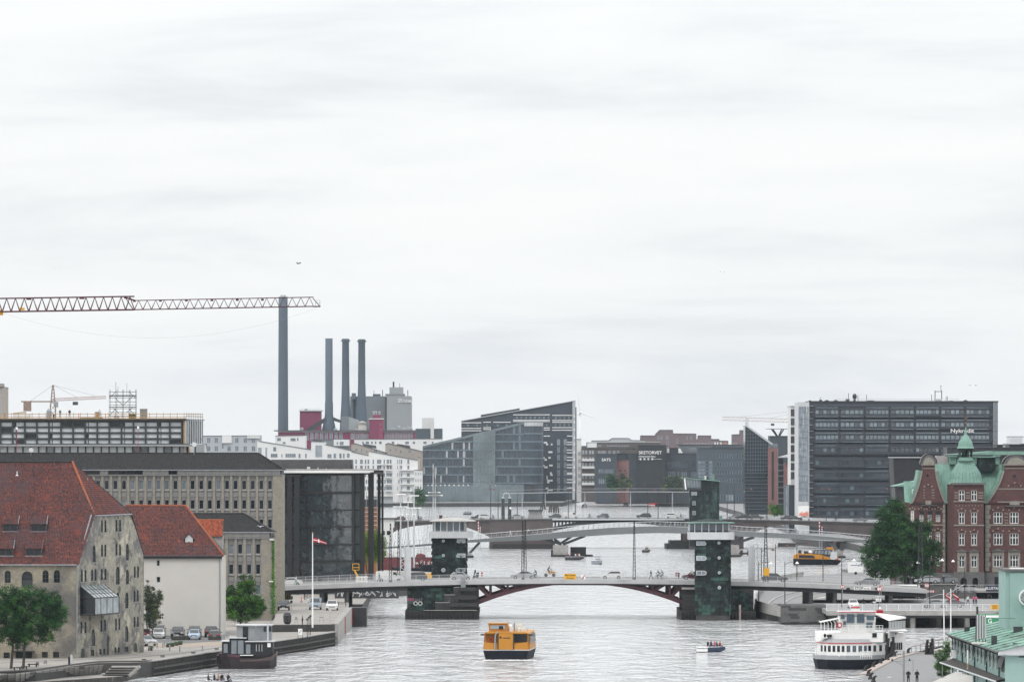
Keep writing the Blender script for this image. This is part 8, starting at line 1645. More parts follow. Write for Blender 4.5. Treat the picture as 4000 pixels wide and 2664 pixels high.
for k,(px,py,lab) in enumerate(((67,2617,'dark slab bench right of the left tree trunk'),(95,2613,'dark slab bench at the foot of the right tree trunk'),(128,2604,'longer dark slab bench beside the grey bins'),(690,2500,'low dark timber wall left before the parked cars'),(718,2499,'low dark timber wall behind the pale blue car'),(838,2499,'low dark timber wall in front of the dark hatchback'))):
 t=at2('bench',lab,'bench' if k<3 else 'low wall',px,py);w=(.5,.4,.65,.75,.75,.9)[k];g=MB();g.box(-w,w,-.3,.3,.3 if k<3 else 0,.42 if k<3 else .6);g.bd('slab',M_wood,t)
 if k<3:
  for x in(-w*.7,w*.7):g=MB();g.box(x-.08,x+.08,-.25,.25,0,.3);g.bd('leg',M_conc_dk,t)
for px,py,lab in((146,2604,'grey mesh litter bin beside the slab bench'),(177,2597,'grey litter bin on a frame left of the sign column')):
 t=at2('litter_bin',lab,'bin',px,py,2);g=MB();g.lathe([(.17,.2),(.2,.62),(.2,.66)],n=10);g.bd('bin_body',M_g,t);g=MB();g.tube((-.2,0,0),(-.2,0,.5),.02,4);g.tube((.2,0,0),(.2,0,.5),.02,4);g.bd('stand',M_g,t)
t=at2('info_column','rounded pale grey ticket column before a black box near the warehouse corner','ticket machine',279,2596);g=MB();g.prism([(-.14,.15),(.14,.15),(.14,1.2),(.07,1.35),(-.07,1.35),(-.14,1.2)],-.2,.1);g.bd('column',M_lg,t);g=MB();g.box(-.42,-.14,-.1,.25,0,1.05);g.bd('black_box',M_k,t)
t=at2('kerb_line','low dark kerb line curving across the left quay','kerb',60,2628);t.location=(0,0,0);prev=None
for px,py in((-60,2629),(140,2618),(250,2602),(330,2592),(382,2586.5),(470,2585),(545,2584.5),(592,2582)):
 p=V3((*gp(px,py),2.07))
 if prev:g=MB();g.tube(prev,p,.14,4);g.bd('kerb_stone',M_conc_dk,t)
 prev=p
path_strip('pale_path',[(592,2576),(730,2556),(870,2530),(1000,2510)],.9,M_c,2.02,.01)
path_strip('dark_joint',[(0,2588),(250,2577),(480,2571),(700,2551),(900,2522),(1060,2502)],1.4,mat('worn_sett',(.17,.165,.155),.9,.2,.6),2.012,.005)
g=MB();[g.poly([(*gp(a,b_),2.016) for a,b_ in((570,2520),(640,2530),(870,2520),(870,2505),(700,2508),(640,2500),(580,2495))])];g.bd('parking_apron',mat('sandy_gravel',(.30,.25,.20),.95,.2,1.2),kind='structure')
g=MB();g.poly([(*gp(a,b_),2.02) for a,b_ in((575,2507),(700,2514),(870,2503),(868,2478),(575,2478))]);g.bd('parking_asphalt',M_asph,kind='structure')
for px,py,lab in((635,2566,'black iron mooring ring bollard left on the timber quay'),(755,2552,'flat black cleat in the middle of the timber quay'),(846,2538,'flat black cleat beside the houseboat bow'),(562,2580,'black ring at the head of the steps')):
 t=at2('mooring_cleat',lab,'mooring cleat',px,py);g=MB();g.box(-.25,.25,-.12,.12,0,.08);g.bd('foot',M_k,t);g=MB();g.tube((-.3,0,.2),(.3,0,.2),.07,6);g.bd('horn',M_k,t)
t=thing('tyre_fender','old black tyre hung on the timber quay wall beside the steps','tyre',(*gp(602,2600,1.0),1.0));g=MB();
for k in range(14):a,b_=2*pi*k/14,2*pi*(k+1)/14;g.tube((.45*cos(a),-1.2,.45*sin(a)),(.45*cos(b_),-1.2,.45*sin(b_)),.14,6)
o=g.bd('tyre',M_rubber,t)
sp=board('depots_sign','cut-off white and yellow sign board at the lower left corner','sign',Fr(800,0,0),-40,26,2629,2637,-1,M_w);f8=Fr(800,0,0);g=MB();f8.bx(g,-40+7,20+7,2645,2675,0,.05);g.bd('yellow_board',mat('sand_yellow',(.55,.40,.15),.7,.1),sp);text('DEPOTS',.5,M_k,sp,(-.2,-.02,f8.z(2658)),ext=.01)
prow=[(3380,2623),(3411,2607),(3440,2593),(3468,2580),(3494,2566),(3547,2552),(3620,2543),(3392,2638),(3400,2652),(3412,2664)]
for k,(px,py) in enumerate(prow):
 t=at2('mooring_horn','black curved iron mooring horn, '+('number %s along the slanting pier edge'%('one','two','three','four','five')[k] if k<5 else('by the ship gangway','beside the green bush')[k-5] if k<7 else 'on the near pier corner, '+('upper','middle','lowest')[k-7]),'bollard',px,py,2,'black mooring horns');g=MB();g.lathe([(.32,0),(.3,.15),(.22,.3),(.2,.5)],n=10);g.bd('base',M_k,t);g=MB();g.tube((0,0,.45),(.18,0,.72),.2,8,.16);g.tube((.18,0,.72),(.42,0,.74),.16,8,.06);g.bd('horn',M_k,t)
t=thing('pier_coping','pinkish stone coping blocks along the pier edge','kerb',(0,0,0));ed=[(3372,2634),(3494,2569),(3560,2553.5),(3700,2536.5)]
for a,b_ in zip(ed,ed[1:]):
 A_,C2=V3((*gp(*a),2.0)),V3((*gp(*b_),2.0));n_=max(2,int((C2-A_).length/2));v=(C2-A_)/n_;nr_=V3((v.y,-v.x,0)).normalized()*.5
 for k in range(n_):p=A_+v*k;q=A_+v*(k+.97);g=MB();g.loft([[p+nr_,p-nr_,p-nr_+V3((0,0,.12)),p+nr_+V3((0,0,.12))],[q+nr_,q-nr_,q-nr_+V3((0,0,.12)),q+nr_+V3((0,0,.12))]],closed=True);g.bd('stone',mat('pink_granite',(.36,.30,.27),.85,.12),t)
for px,D_,t0,lab in((3689,842,2302,'left white flagpole beside the green bush, limp striped flag'),(3714,835,2298,'right white flagpole beside the green bush, limp striped flag')):
 t=thing('flagstaff',lab,'flagpole',(*xd(px,D_),2));h=H-2-(t0-YH)*D_/F;g=MB();g.tube((0,0,0),(-.1*(px<3700),0,h),.11,8,.06);g.bd('pole',M_w,t)
 g=MB();x=-.1*(px<3700)
 for k in range(9):z0=h-.35-.08*k;g.poly([(x+.12*k,.05*sin(k),z0-.22-.06*k),(x+.12*(k+1),.05*sin(k+1),z0-.36-.06*k),(x+.12*(k+1),.05*sin(k+1),z0-.14),(x+.12*k,.05*sin(k),z0)])
 g.bd('flag',M_cl['red'],t);g=MB();g.poly([(x+.3,-.06,h-.8),(x+1.0,-.06,h-1.25),(x+1.0,-.06,h-1.12),(x+.3,-.06,h-.68)]);g.bd('flag_stripe',M_cl['white'],t)
t=at2('signal_mast','grey steel mast with a cross arm and instruments at the bottom of the pier','mast',3530,2680,2);g=MB();g.tube((0,0,0),(0,0,4.2),.13,6);g.bd('post',M_g,t);sm=t.location.y/F;g=MB();g.tube((-45*sm,0,2.95),(36*sm,0,3.05),.05,5);g.tube((-30*sm,0,2.9),(0,0,2.45),.04,4);g.tube((36*sm,0,3.05),(37*sm,0,1.6),.03,4);g.bd('cross_arm',M_g,t)
for x in(-45,23):g=MB();g.lathe([(.1,0),(.12,.12),(.03,.3)],(x*sm,0,3.0),8);g.bd('instrument',M_dg,t)
t=at2('rusty_mast','rust streaked white mast with a lamp arm before the mint green wall','mast',3781,2720,2);h=H-2-(2538-YH)*t.location.y/F;g=MB();g.tube((0,0,0),(0,0,h*.72),.13,8);g.bd('lower_pole',mat('rusty_paint',(.33,.20,.10),.9,.3,2,dirt_glint=[((.5,.5,.48),1.5,.5,.6)]),t);g=MB();g.tube((0,0,h*.72),(0,0,h),.09,8);g.bd('upper_pole',M_w,t);g=MB();g.tube((0,0,h-2.6),(-1.1,0,h-2.5),.04,4);g.tube((-1.1,0,h-2.5),(-1.15,0,h-2.2),.09,6);g.bd('lamp_arm',M_w,t)
for px,py,r0,lab in((3575,2553,2440,'broken black timber dolphin beside the gangway, left of the flagpoles'),(3487,2566,2508,'broken black timber dolphin in front of the white ship')):
 t=thing('timber_dolphin',lab,'mooring post',(*xd(3630 if px==3575 else 3477,868),0));
 for k in range(6):a=k*1.05;hh=(4.2,3.6,2.9,4.0,2.2,3.2)[k]*(1 if px==3575 else 1.05);g=MB();g.tube((.5*cos(a)-.3*(k%2),.5*sin(a),-1),(.32*cos(a)+.1,.3*sin(a),hh),.2,6);g.bd('pile',M_fe,t)
t=thing('gangway','rusty railed gangway from the white ship to the pier','gangway',(0,0,0));A_,C2=V3((*xd(3560,872),1.9)),V3((*xd(3720,884),3.0));g=MB();g.tube(A_,C2,.14,5);g.bd('deck',M_wood,t)
g=MB();g.tube(A_+V3((0,0,1)),C2+V3((0,0,1)),.04,4);[g.tube(A_.lerp(C2,k/9),A_.lerp(C2,k/9)+V3((0,0,1)),.035,4) for k in range(10)];g.bd('rail',mat('rust_red',(.16,.07,.05),.8,.2),t)
t=at2('drain_cover','small pale round cover lying on the pier','cover',3474,2645);g=MB();g.lathe([(.28,0),(.26,.06)],n=14);g.bd('lid',M_w,t);g=MB();g.lathe([(.34,0),(.34,.02)],n=14);g.bd('rim',M_c,t)
# people
def person_mesh(pose):
 key=('person',pose)
 if key in WCACHE:return WCACHE[key]
 st=pose=='stand';wk=pose=='walk';sit=pose=='sit';cy=pose=='cycle'
 V={'pel':(0,0,.95),'belly':(0,0,1.12),'chest':(.02 if not cy else .18,0,1.34),'neck':(.03 if not cy else .26,0,1.5),'head':(.05 if not cy else .33,0,1.63),'top':(.05 if not cy else .34,0,1.74)}
 E_=[('pel','belly'),('belly','chest'),('chest','neck'),('neck','head'),('head','top')];rad={'pel':.15,'belly':.13,'chest':.16,'neck':.055,'head':.095,'top':.06}
 for s,n in((-1,'l'),(1,'r')):
  sw=s*.22 if wk else 0
  V['hip'+n]=(0,s*.09,.9);V['knee'+n]=(sw+.03,s*.1,.5);V['ank'+n]=(sw*1.6-.02,s*.1,.09);V['toe'+n]=(sw*1.6+.15,s*.11,.04)
  if sit or cy:V['knee'+n]=(.42,s*.13,.93 if sit else .72+s*.12);V['ank'+n]=(.42 if sit else .25+s*.08,s*.13,.5 if sit else .33+s*.14);V['toe'+n]=(.55 if sit else .4+s*.08,s*.13,.46 if sit else .28+s*.14)
  c=V['chest'];V['sh'+n]=(c[0],s*.19,1.40);V['el'+n]=(c[0]-sw*.6+(.25 if cy else 0),s*.25,1.14);V['wr'+n]=(c[0]-sw*.8+(.42 if cy else .22 if(sit or st) else .05),s*(.2 if not st else .08),1.0 if not st else 1.12);V['hd'+n]=tuple(a+b_ for a,b_ in zip(V['wr'+n],(.07,0,-.04)))
  E_+=[('pel','hip'+n),('hip'+n,'knee'+n),('knee'+n,'ank'+n),('ank'+n,'toe'+n),('chest','sh'+n),('sh'+n,'el'+n),('el'+n,'wr'+n),('wr'+n,'hd'+n)]
  rad.update({'hip'+n:.1,'knee'+n:.062,'ank'+n:.045,'toe'+n:.04,'sh'+n:.07,'el'+n:.048,'wr'+n:.034,'hd'+n:.04})
 nm=list(V);me=bpy.data.meshes.new('body');me.from_pydata([V[k] for k in nm],[(nm.index(a),nm.index(b_)) for a,b_ in E_],[]);o=bpy.data.objects.new('tmp',me);COL.objects.link(o)
 md=o.modifiers.new('s','SKIN');md.use_smooth_shade=True
 for k,n in enumerate(nm):sv=me.skin_vertices[0].data[k];sv.radius=(rad[n],rad[n]);sv.use_root=n=='pel'
 o.modifiers.new('d','SUBSURF').levels=1
 dg=bpy.context.evaluated_depsgraph_get();m2=bpy.data.meshes.new_from_object(o.evaluated_get(dg));bpy.data.objects.remove(o)
 m2.name='person';m2.materials.clear();[m2.materials.append(x) for x in(M_cl['black'],M_cl['navy'],M_skin,M_cl['tan'])]
 hx=V['head']
 for p in m2.polygons:
  c=p.center;dh=(V3(c)-V3(V['hdl'])).length<.08 or(V3(c)-V3(V['hdr'])).length<.08
  p.material_index=(3 if(c.z>1.66 or c.x<hx[0]-.03) else 2) if c.z>1.5 and abs(c.y)<.13 else 2 if dh else 0 if c.z>(.98 if not sit else 1.0) else 1
 WCACHE[key]=m2;return m2
def person(label,pose,loc,rz=0,top='black',legs='navy',hair='black',sc=1.0,group=None,part=None):
 o=bpy.data.objects.new('person',person_mesh(pose));COL.objects.link(o);o.location=loc;o.rotation_euler=(0,0,rz);o.scale=(sc,)*3
 for k,c in((0,top),(1,legs),(3,hair)):o.material_slots[k].link='OBJECT';o.material_slots[k].material=M_cl[c]
 return tag(o,label,'person',group)
def bicycle(label,loc,rz,group='bicycles'):
 t=thing('bicycle',label,'bicycle',loc,rz,group)
 if 'bike' not in WCACHE:
  w=MB();[w.tube((.33*cos(a*.524),0,.33*sin(a*.524)),(.33*cos(a*.524+.524),0,.33*sin(a*.524+.524)),.022,4) for a in range(12)];[w.tube((0,0,0),(.33*cos(a*1.05),0,.33*sin(a*1.05)),.006,3) for a in range(6)]
  f=MB();[f.tube(a,b_,.022,4) for a,b_ in(((-.5,0,.33),(0,0,.3)),((0,0,.3),(.38,0,.78)),((0,0,.3),(-.18,0,.85)),((-.15,0,.75),(.36,0,.85)),((.36,0,.95),(.52,0,.33)),((-.5,0,.33),(-.16,0,.78)),((.36,-.25,1.02),(.36,.25,1.02)),((.36,0,.95),(.36,0,1.02)))];f.box(-.3,-.08,-.07,.07,.85,.9)
  WCACHE['bike']=(w.mesh('wheel',M_k),f.mesh('frame',M_dg))
 w,f=WCACHE['bike'];inst('frame',f,t);inst('wheel',w,t,(-.5,0,.34));inst('wheel',w,t,(.52,0,.34));return t
def rider(lab,loc,rz,top='black',legs='navy',group='cyclists'):
 bicycle('bicycle ridden by the '+lab,loc,rz);c,s=cos(rz),sin(rz);person(lab,'cycle',(loc[0]-.18*c,loc[1]-.18*s,loc[2]+.02),rz,top,legs,group=group)
# cars
M_tail=mat('tail_lamp',(.45,.01,.02),.3,.1);M_head=mat('head_lamp',(.6,.62,.62),.15,.1);M_rim=mat('wheel_rim',(.35,.36,.37),.35,.1);M_cg=mat('car_glass',(.02,.026,.03),.05,.3,1,spec=.8)
def paint(n,c):return mat('car_paint_'+n,c,.28,.04,1,coat=.5)
PT_={n:paint(n,c) for n,c in dict(white=(.72,.72,.71),silver=(.36,.37,.38),black=(.018,.018,.02),dark=(.05,.052,.056),maroon=(.10,.015,.02),blue=(.30,.40,.50),grey=(.16,.17,.18),slate=(.17,.22,.27)).items()}
KIND=dict(hatch=(3.9,1.7,[(-1.95,.35),(1.95,.35),(1.95,.72),(1.75,.86),(1.05,.98),(-1.75,1.02),(-1.93,.8)],[(-1.78,1.0),(1.0,.97),(.35,1.46),(-1.25,1.48),(-1.6,1.3)]),sedan=(4.6,1.8,[(-2.3,.35),(2.3,.35),(2.3,.68),(2.1,.82),(1.1,.96),(-1.5,1.0),(-2.2,.98),(-2.3,.7)],[(-1.75,.99),(1.05,.95),(.35,1.42),(-.75,1.45)]),suv=(4.6,1.9,[(-2.3,.42),(2.3,.42),(2.3,.85),(2.1,1.0),(1.15,1.1),(-2.15,1.12),(-2.3,.85)],[(-2.15,1.1),(1.1,1.08),(.4,1.62),(-1.7,1.66)]),van=(5.0,1.95,[(-2.5,.38),(2.5,.38),(2.5,.85),(2.2,1.05),(1.5,1.2),(.95,1.95),(-2.4,1.98),(-2.5,1.9)],[(.5,1.22),(1.48,1.2),(1.0,1.88),(.5,1.9)]))
PROTO={}
def car(kind,col,label,loc,rz,group=None):
 if kind not in PROTO:
  Lc,Wc,body,gh=KIND[kind];t=thing('parked_car',label,'car',loc,rz,group);w=Wc/2;g=MB();y2=w-.03
  g.loft([[(x*.985,-w+.0+.10,z+(0 if z<.5 else-.02)) for x,z in body],[(x,-w,z*.97+.01) for x,z in body][:],[(x,w,z*.97+.01) for x,z in body],[(x*.985,w-.10,z+(0 if z<.5 else-.02)) for x,z in body]][1:3],closed=True)
  gm=[(x,z) for x,z in gh];roof=[(gh[-2][0],gh[-2][1]),(gh[-1][0],gh[-1][1])] if kind!='hatch' else[(gh[2][0],gh[2][1]),(gh[3][0],gh[3][1])]
  if kind!='van':
   g.loft([[(x,-w+(.08 if z<1.2 else .22),z) for x,z in gh],[(x,w-(.08 if z<1.2 else .22),z) for x,z in gh]],closed=True)
  g.bd('body',PT_[col],t)
  cx=sum(x for x,z in gh)/len(gh);cz=sum(z for x,z in gh)/len(gh);ins=[((x-cx)*.86+cx,(z-cz)*.72+cz+.01) for x,z in gh]
  for s in(-1,1):
   g=MB();yy=lambda z:s*(w-(.08 if z<1.2 else .2)+.012) if kind!='van' else s*(w+.012);pts=[(x,yy(z),z) for x,z in ins];g.poly(pts if s<0 else pts[::-1]);sw=g.bd('side_window',M_cg,t)
   if kind!='van':g=MB();xm=cx+.1;g.box(xm-.04,xm+.04,yy(1.5)-.01,yy(1.5)+.012,cz-.15,cz+.18);g.bd('door_pillar',PT_['black'],t)
   g=MB();xm=gh[1][0]-.35;g.box(xm-.1,xm+.08,s*(w+.02),s*(w+.18),gh[1][1]+.02,gh[1][1]+.16);g.bd('mirror',PT_['black'],t)
  def pane(nm,a,b_,off):g=MB();n_=V3((b_[1]-a[1],0,a[0]-b_[0])).normalized()*.015*off;w1,w2=w-.18,w-.28;q=[V3((a[0],-w1,a[1]))+n_,V3((a[0],w1,a[1]))+n_,V3((b_[0],w2,b_[1]))+n_,V3((b_[0],-w2,b_[1]))+n_];g.poly(q if off>0 else q[::-1]);g.bd(nm,M_cg,t)
  lp=lambda a,b_,q:(a[0]+(b_[0]-a[0])*q,a[1]+(b_[1]-a[1])*q)
  pane('windscreen',lp(gh[1],gh[2],.08),lp(gh[1],gh[2],.92),1)
  if kind=='van':pass
  else:r1,r2=gh[0],gh[-1];pane('rear_window',lp(r1,r2,.15),lp(r1,r2,.92),-1)
  for x in(-Lc*.31,Lc*.31):
   for s in(-1,1):g=MB();g.tube((x,s*(w-.18),.33),(x,s*(w+.01),.33),.33,14);tw=g.bd('wheel',M_rubber,t);g=MB();g.tube((x,s*(w+.008),.33),(x,s*(w+.02),.33),.2,10);g.bd('rim',M_rim,tw)
  hz_=.68 if kind!='suv' else .82
  for s in(-1,1):
   g=MB();g.box(Lc/2-.14,Lc/2+.015,s*(w-.42),s*(w-.04),hz_-.1,hz_+.06);g.bd('headlight',M_head,t)
   g=MB();g.box(-Lc/2-.015,-Lc/2+.14,s*(w-.36),s*(w-.02),hz_+.02,hz_+.2);g.bd('tail_light',M_tail,t)
  g=MB();g.box(Lc/2-.03,Lc/2+.02,-.25,.25,.42,.54);g.box(-Lc/2-.02,-Lc/2+.03,-.25,.25,.5,.62);g.bd('number_plate',M_w,t);g=MB();g.box(Lc/2-.03,Lc/2+.012,-.5,.5,.55,.68);g.bd('grille',M_k,t)
  PROTO[kind]=t;return t
 return copy_thing(PROTO[kind],loc,rz,label,group,PT_[col])
GB_='vehicles on the front bridge'
for px,y,kind,col,dr,lab in((1126,7,'sedan','white',180,'white sedan leaving at the left end of the front bridge'),(1521,6.5,'van','white',0,'white panel van behind the left lattice mast on the front bridge'),(1617,7.5,'suv','dark',180,'dark grey estate car behind the white van'),(1800,6.8,'hatch','silver',0,'silver boxy hatchback in front of the left copper tower'),(2045,9,'sedan','silver',180,'silver saloon beside the pair of lattice masts'),(2392,7.5,'hatch','white',180,'small white hatchback alone near the arch crown'),(2712,10,'hatch','maroon',180,'dark red car half hidden by the front copper tower'),(3033,8,'suv','dark',0,'long dark people carrier right of the front copper tower'),(3395,7,'sedan','grey',180,'grey taxi saloon with a pale roof above the STOP panel')):
 car(kind,col,lab,(B.loc[0]+B.x(px),B.D+y,zt(px)-.12),rads(dr),GB_)
for k,(px,y,kind,col,dr,lab) in enumerate(((1556,17,'hatch','maroon',180,'dark red car by the white cabin at the left end of the far road bridge'),(1868,15,'hatch','black',180,'black car just behind a white crossover on the far road bridge'),(1897,12,'suv','white',0,'white crossover before the hooped pylons'),(2022,16,'sedan','silver',0,'silver saloon beside the right hooped pylon'),(2169,14,'hatch','dark',180,'dark hatchback right of the bridge kiosk'),(2232,12,'van','white',0,'white van on the far road bridge'),(2358,14,'hatch','grey',180,'grey hatchback over the black steel span'),(2518,12,'suv','black',180,'black estate over the black steel span'),(2632,13,'suv','white',0,'white car with pale green stripe before the square tower'),(2875,16,'hatch','silver',180,'silver car first right of the square tower'),(2906,12,'suv','black',180,'black car second right of the square tower'),(2960,12,'suv','dark',0,'dark crossover third right of the square tower'),(3081,16,'hatch','black',180,'leftmost of three queueing cars before the silver slab end'),(3111,12,'sedan','black',0,'black saloon in the middle of three queueing cars'),(3153,14,'hatch','white',0,'white car, rightmost of three queueing cars'),(3368,12,'sedan','grey',180,'grey car alone at the right end of the far road bridge'))):
 car(kind,col,lab,(L.loc[0]+L.x(px),L.D+y,zl(px)),rads(dr),'vehicles on the far road bridge')
for px,py,kind,col,dr,lab in((617,2494,'sedan','white',-90,'white saloon parked nose out, first before the plastered house'),(618,2486,'suv','black',-90,'black car hidden behind the parked white saloon'),(692,2492,'suv','black',-90,'black estate parked nose out before the plastered house'),(757,2499,'hatch','blue',-90,'pale blue hatchback parked nose out'),(757,2489,'suv','dark',-90,'dark car hidden behind the pale blue hatchback'),(824,2489,'suv','black',90,'tall black car parked tail out at the house corner'),(837,2499,'hatch','dark',90,'dark hatchback with a white tail end at the house corner'),(566,2524,'hatch','silver',-60,'silver car peeking out behind the warehouse corner'),(562,2496,'hatch','maroon',-90,'dark red car half hidden by the warehouse corner')):
 x,y=gp(px,py);car(kind,col,lab,(x,y+2,2.02),rads(dr),'cars parked on the left quay')
for px,py,kind,col,lab in((1230,2381,'van','slate','blue-grey camper van under the left end of the bridge'),(1296,2384,'suv','white','white-bonneted car under the left end of the bridge'),(1107,2384,'suv','black','black car half hidden at the office corner under the bridge')):
 x,y=gp(px,py,3.1);car(kind,col,lab,(x,y+2.5,3.1),rads(-90))
for px,D_,z,kind,col,dr,lab in((3622,1166,5.45,'sedan','silver',180,'silver car roof showing above the stone wall'),(3692,1168,5.45,'sedan','grey',180,'grey windscreened car beside the bent man above the stone wall'),(3650,1092,ztp,'sedan','silver',180,'left silver car behind the white bar railing'),(3716,1095,ztp,'sedan','grey',180,'right pale car behind the white bar railing'),(3332,1090,ztp,'hatch','white',-90,'white car with an open dark rear window on the lower road'),(3260,1270,2.06,'hatch','dark',90,'dark car on the ramp between the bridge columns')):
 car(kind,col,lab,(*xd(px,D_),z),rads(dr))
t=thing('delivery_van','grey-white van on the quay behind the portal frame','van',(*xd(1500,1300),2));g=MB();g.prism([(-2.3,.4),(.3,.4),(.3,1.2),(-.1,2.3),(-2.3,2.4)],0,1.9);g.bd('body',PT_['silver'],t);g=MB();g.tube((-.6,-.02,.35),(-.6,.3,.35),.35,12);g.bd('wheel',M_rubber,t)
t=thing('boom_lift','yellow folded boom lift behind the portal columns','work platform',(*xd(1392,1215),2));g=MB();g.box(-.8,.6,0,2,.5,1.1);g.bd('chassis',M_w,t);g=MB();g.tube((-.5,.5,1.1),(.3,.5,3.6),.22,5);g.tube((.3,.5,3.6),(-.4,.5,5.0),.18,5);g.bd('boom',M_yel,t);g=MB();[g.tube(a,b_,.05,4) for a,b_ in(((-.7,.2,5),(-.7,.2,6.2)),((.5,.2,5),(.5,.2,6.2)),((-.7,.2,6.2),(.5,.2,6.2)),((-.7,.2,5.5),(.5,.2,5.5)),((-.7,.2,5),(.5,.2,5)))];g.bd('cage',M_yel,t)
for x in(-.6,.4):g=MB();g.tube((x,-.1,.4),(x,.3,.4),.4,10);g.bd('wheel',M_w,t)
t=thing('generator_trailer','yellow domed generator trailer left of the left copper tower','generator',(*xd(1678,1345),2));g=MB();g.prism([(-1,.7),(1,.7),(1,1.5),(.7,1.9),(-.8,1.9),(-1,1.4)],0,1.6);g.bd('hood',M_yel,t);g=MB();g.tube((-.4,-.05,.4),(-.4,.2,.4),.4,10);g.bd('wheel',M_rubber,t)
BZ=lambda px,y,o=.0:(B.loc[0]+B.x(px),B.D+y,zt(px)+o)
person('pedestrian in a white top and green trousers by the white sedan','walk',BZ(1155,1.6),0,'white','green');person('man in grey walking left beside the white van','walk',BZ(1481,1.8),pi,'grey','grey');person('pedestrian in black walking left, right of the lattice mast','walk',BZ(2544,1.5),pi,'black','black')
rider('cyclist in black beside the pair of lattice masts',BZ(2092,1.8),pi);rider('front cyclist of the pair beside the small white hatchback',BZ(2573,2.4),pi,'navy');rider('rear cyclist of the pair with a grey jacket',BZ(2588,3.2),pi,'grey');rider('cyclist in a pale top partly behind the front copper tower',BZ(2706,2.2),pi,'white')
t=thing('cargo_bicycle','box tricycle at the far railing carrying two children','bicycle',BZ(2155,23.5));g=MB();g.prism([(-.5,.5),(.7,.5),(.9,.95),(-.6,.95)],-.4,.4);g.bd('box',M_woodtan,t)
for x in(-.9,.5):g=MB();g.tube((x,-.45,.33),(x,-.4,.33),.33,12);g.bd('wheel',M_k,t)
person('rider in black on the box tricycle','cycle',BZ(2143,23.5,.25),0);person('child in grey in the tricycle box','sit',BZ(2158,23.5,-.05),0,'grey',sc=.85);person('child in yellow in the tricycle box','sit',BZ(2165,23.7,-.15),0,'yellow',sc=.8)
LZ=lambda px,y:(L.loc[0]+L.x(px),L.D+y,zl(px))
for px,top,lab in((1636,'black','left cyclist of the two between the ship masts'),(1644,'grey','right cyclist of the two between the ship masts'),(1842,'white','cyclist in white left of the black car'),(1925,'black','leaning cyclist right of the white crossover'),(2303,'black','cyclist in black beside the white van far off'),(2370,'black','cyclist in front of the grey hatchback'),(2660,'black','cyclist left of the square copper tower'),(2996,'black','cyclist right of the dark crossover'),(3266,'black','lone cyclist on the right part of the far bridge')):rider(lab,LZ(px,3),0,top)
FZ=lambda px:(S.loc[0]+fx(px),S.D+yo(px)+2,zf(px)+.06)
person('walker in white on the footbridge','walk',FZ(1994),pi,'white','white');rider('front cyclist of the footbridge pair',FZ(2064),0,'white');rider('rear cyclist of the footbridge pair',FZ(2074),0,'grey');rider('cyclist in black on the right half of the footbridge',FZ(3110),pi,'black')
for px,y,top,lab in((232,2,'grey','left roof worker in grey with a yellow-green helmet'),(269,2,'black','middle roof worker in a dark vest with a yellow-green helmet'),(384,4,'white','right roof worker facing away in white')):
 p=(CB.loc[0]+CB.x(px),CB.D+y,2+zr_+.15);person(lab,'stand',p,1.5,top,'grey','yellow' if px<300 else 'black',1.0,'roof workers')
person('left man in black with a pale cap standing on the pier','stand',(*xd(3548,757),2),-1.57,'black','black','white',1.0);person('right man in black standing on the pier','stand',(*xd(3582,757),2),-1.57,'black','black','black')
person('photographer in black on the upper terrace by the flagstaff','stand',(*gp(1181,2448,3.1),3.1),0,'black','black');person('man in black behind the campers van beside a bicycle','stand',(*gp(1190,2342,3.1),3.1),0,'black','black');bicycle('bicycle leaning behind the campers van',(*gp(1204,2340,3.1),3.1),0)
for px,lab in((1404,'left person sitting on the dark fender under the bridge'),(1421,'right person sitting on the dark fender under the bridge')):person(lab,'sit',(C2.x+(.6 if px==1404 else 2.2),1119,2.2),-1.3,'black','black')
for px,top,lab in((1631,'white','left person in a white shirt on the red barge'),(1642,'white','right person in a white shirt on the red barge')):person(lab,'stand',(*xd(px,1579),3.4),0,top,'navy')
for px,D_,z,top,ps,lab in((3512,1150,2.9,'black','stand','left silhouette in the underpass'),(3522,1150,2.9,'black','stand','right silhouette in the underpass'),(3781,1110,ztp,'white','walk','person in white behind the white railing'),(3803,1108,ztp,'pink','stand','left figure in red behind the white railing'),(3813,1108,ztp,'pink','stand','right figure in red behind the white railing'),(3686,1163.5,5.3,'black','stand','bent grey-haired man above the stone wall')):person(lab,ps,(*xd(px,D_),z),-1.2,top,'navy','white' if 'grey-haired' in lab else 'black')
def arm_lamp(px,D_,z0,t0,side,lab,white=False):
 t=thing('street_lamp',lab,'street lamp',(*xd(px,D_),z0),group='bracket arm street lamps');h=H-z0-(t0-YH)*D_/F;g=MB();g.tube((0,0,0),(0,0,h),.09,6,.06);g.tube((0,0,h-.7),(side*.7,0,h-.15),.04,4);g.tube((side*.7,0,h-.15),(side*2.1,0,h-.1),.04,4);g.bd('post',M_k,t);g=MB();g.lathe([(.34,0),(.3,.12),(.12,.3),(.04,.4)],(side*2.1,0,h-.45),8);g.bd('shade',M_w if white else mat('lamp_brown',(.08,.03,.03),.5,.1),t)
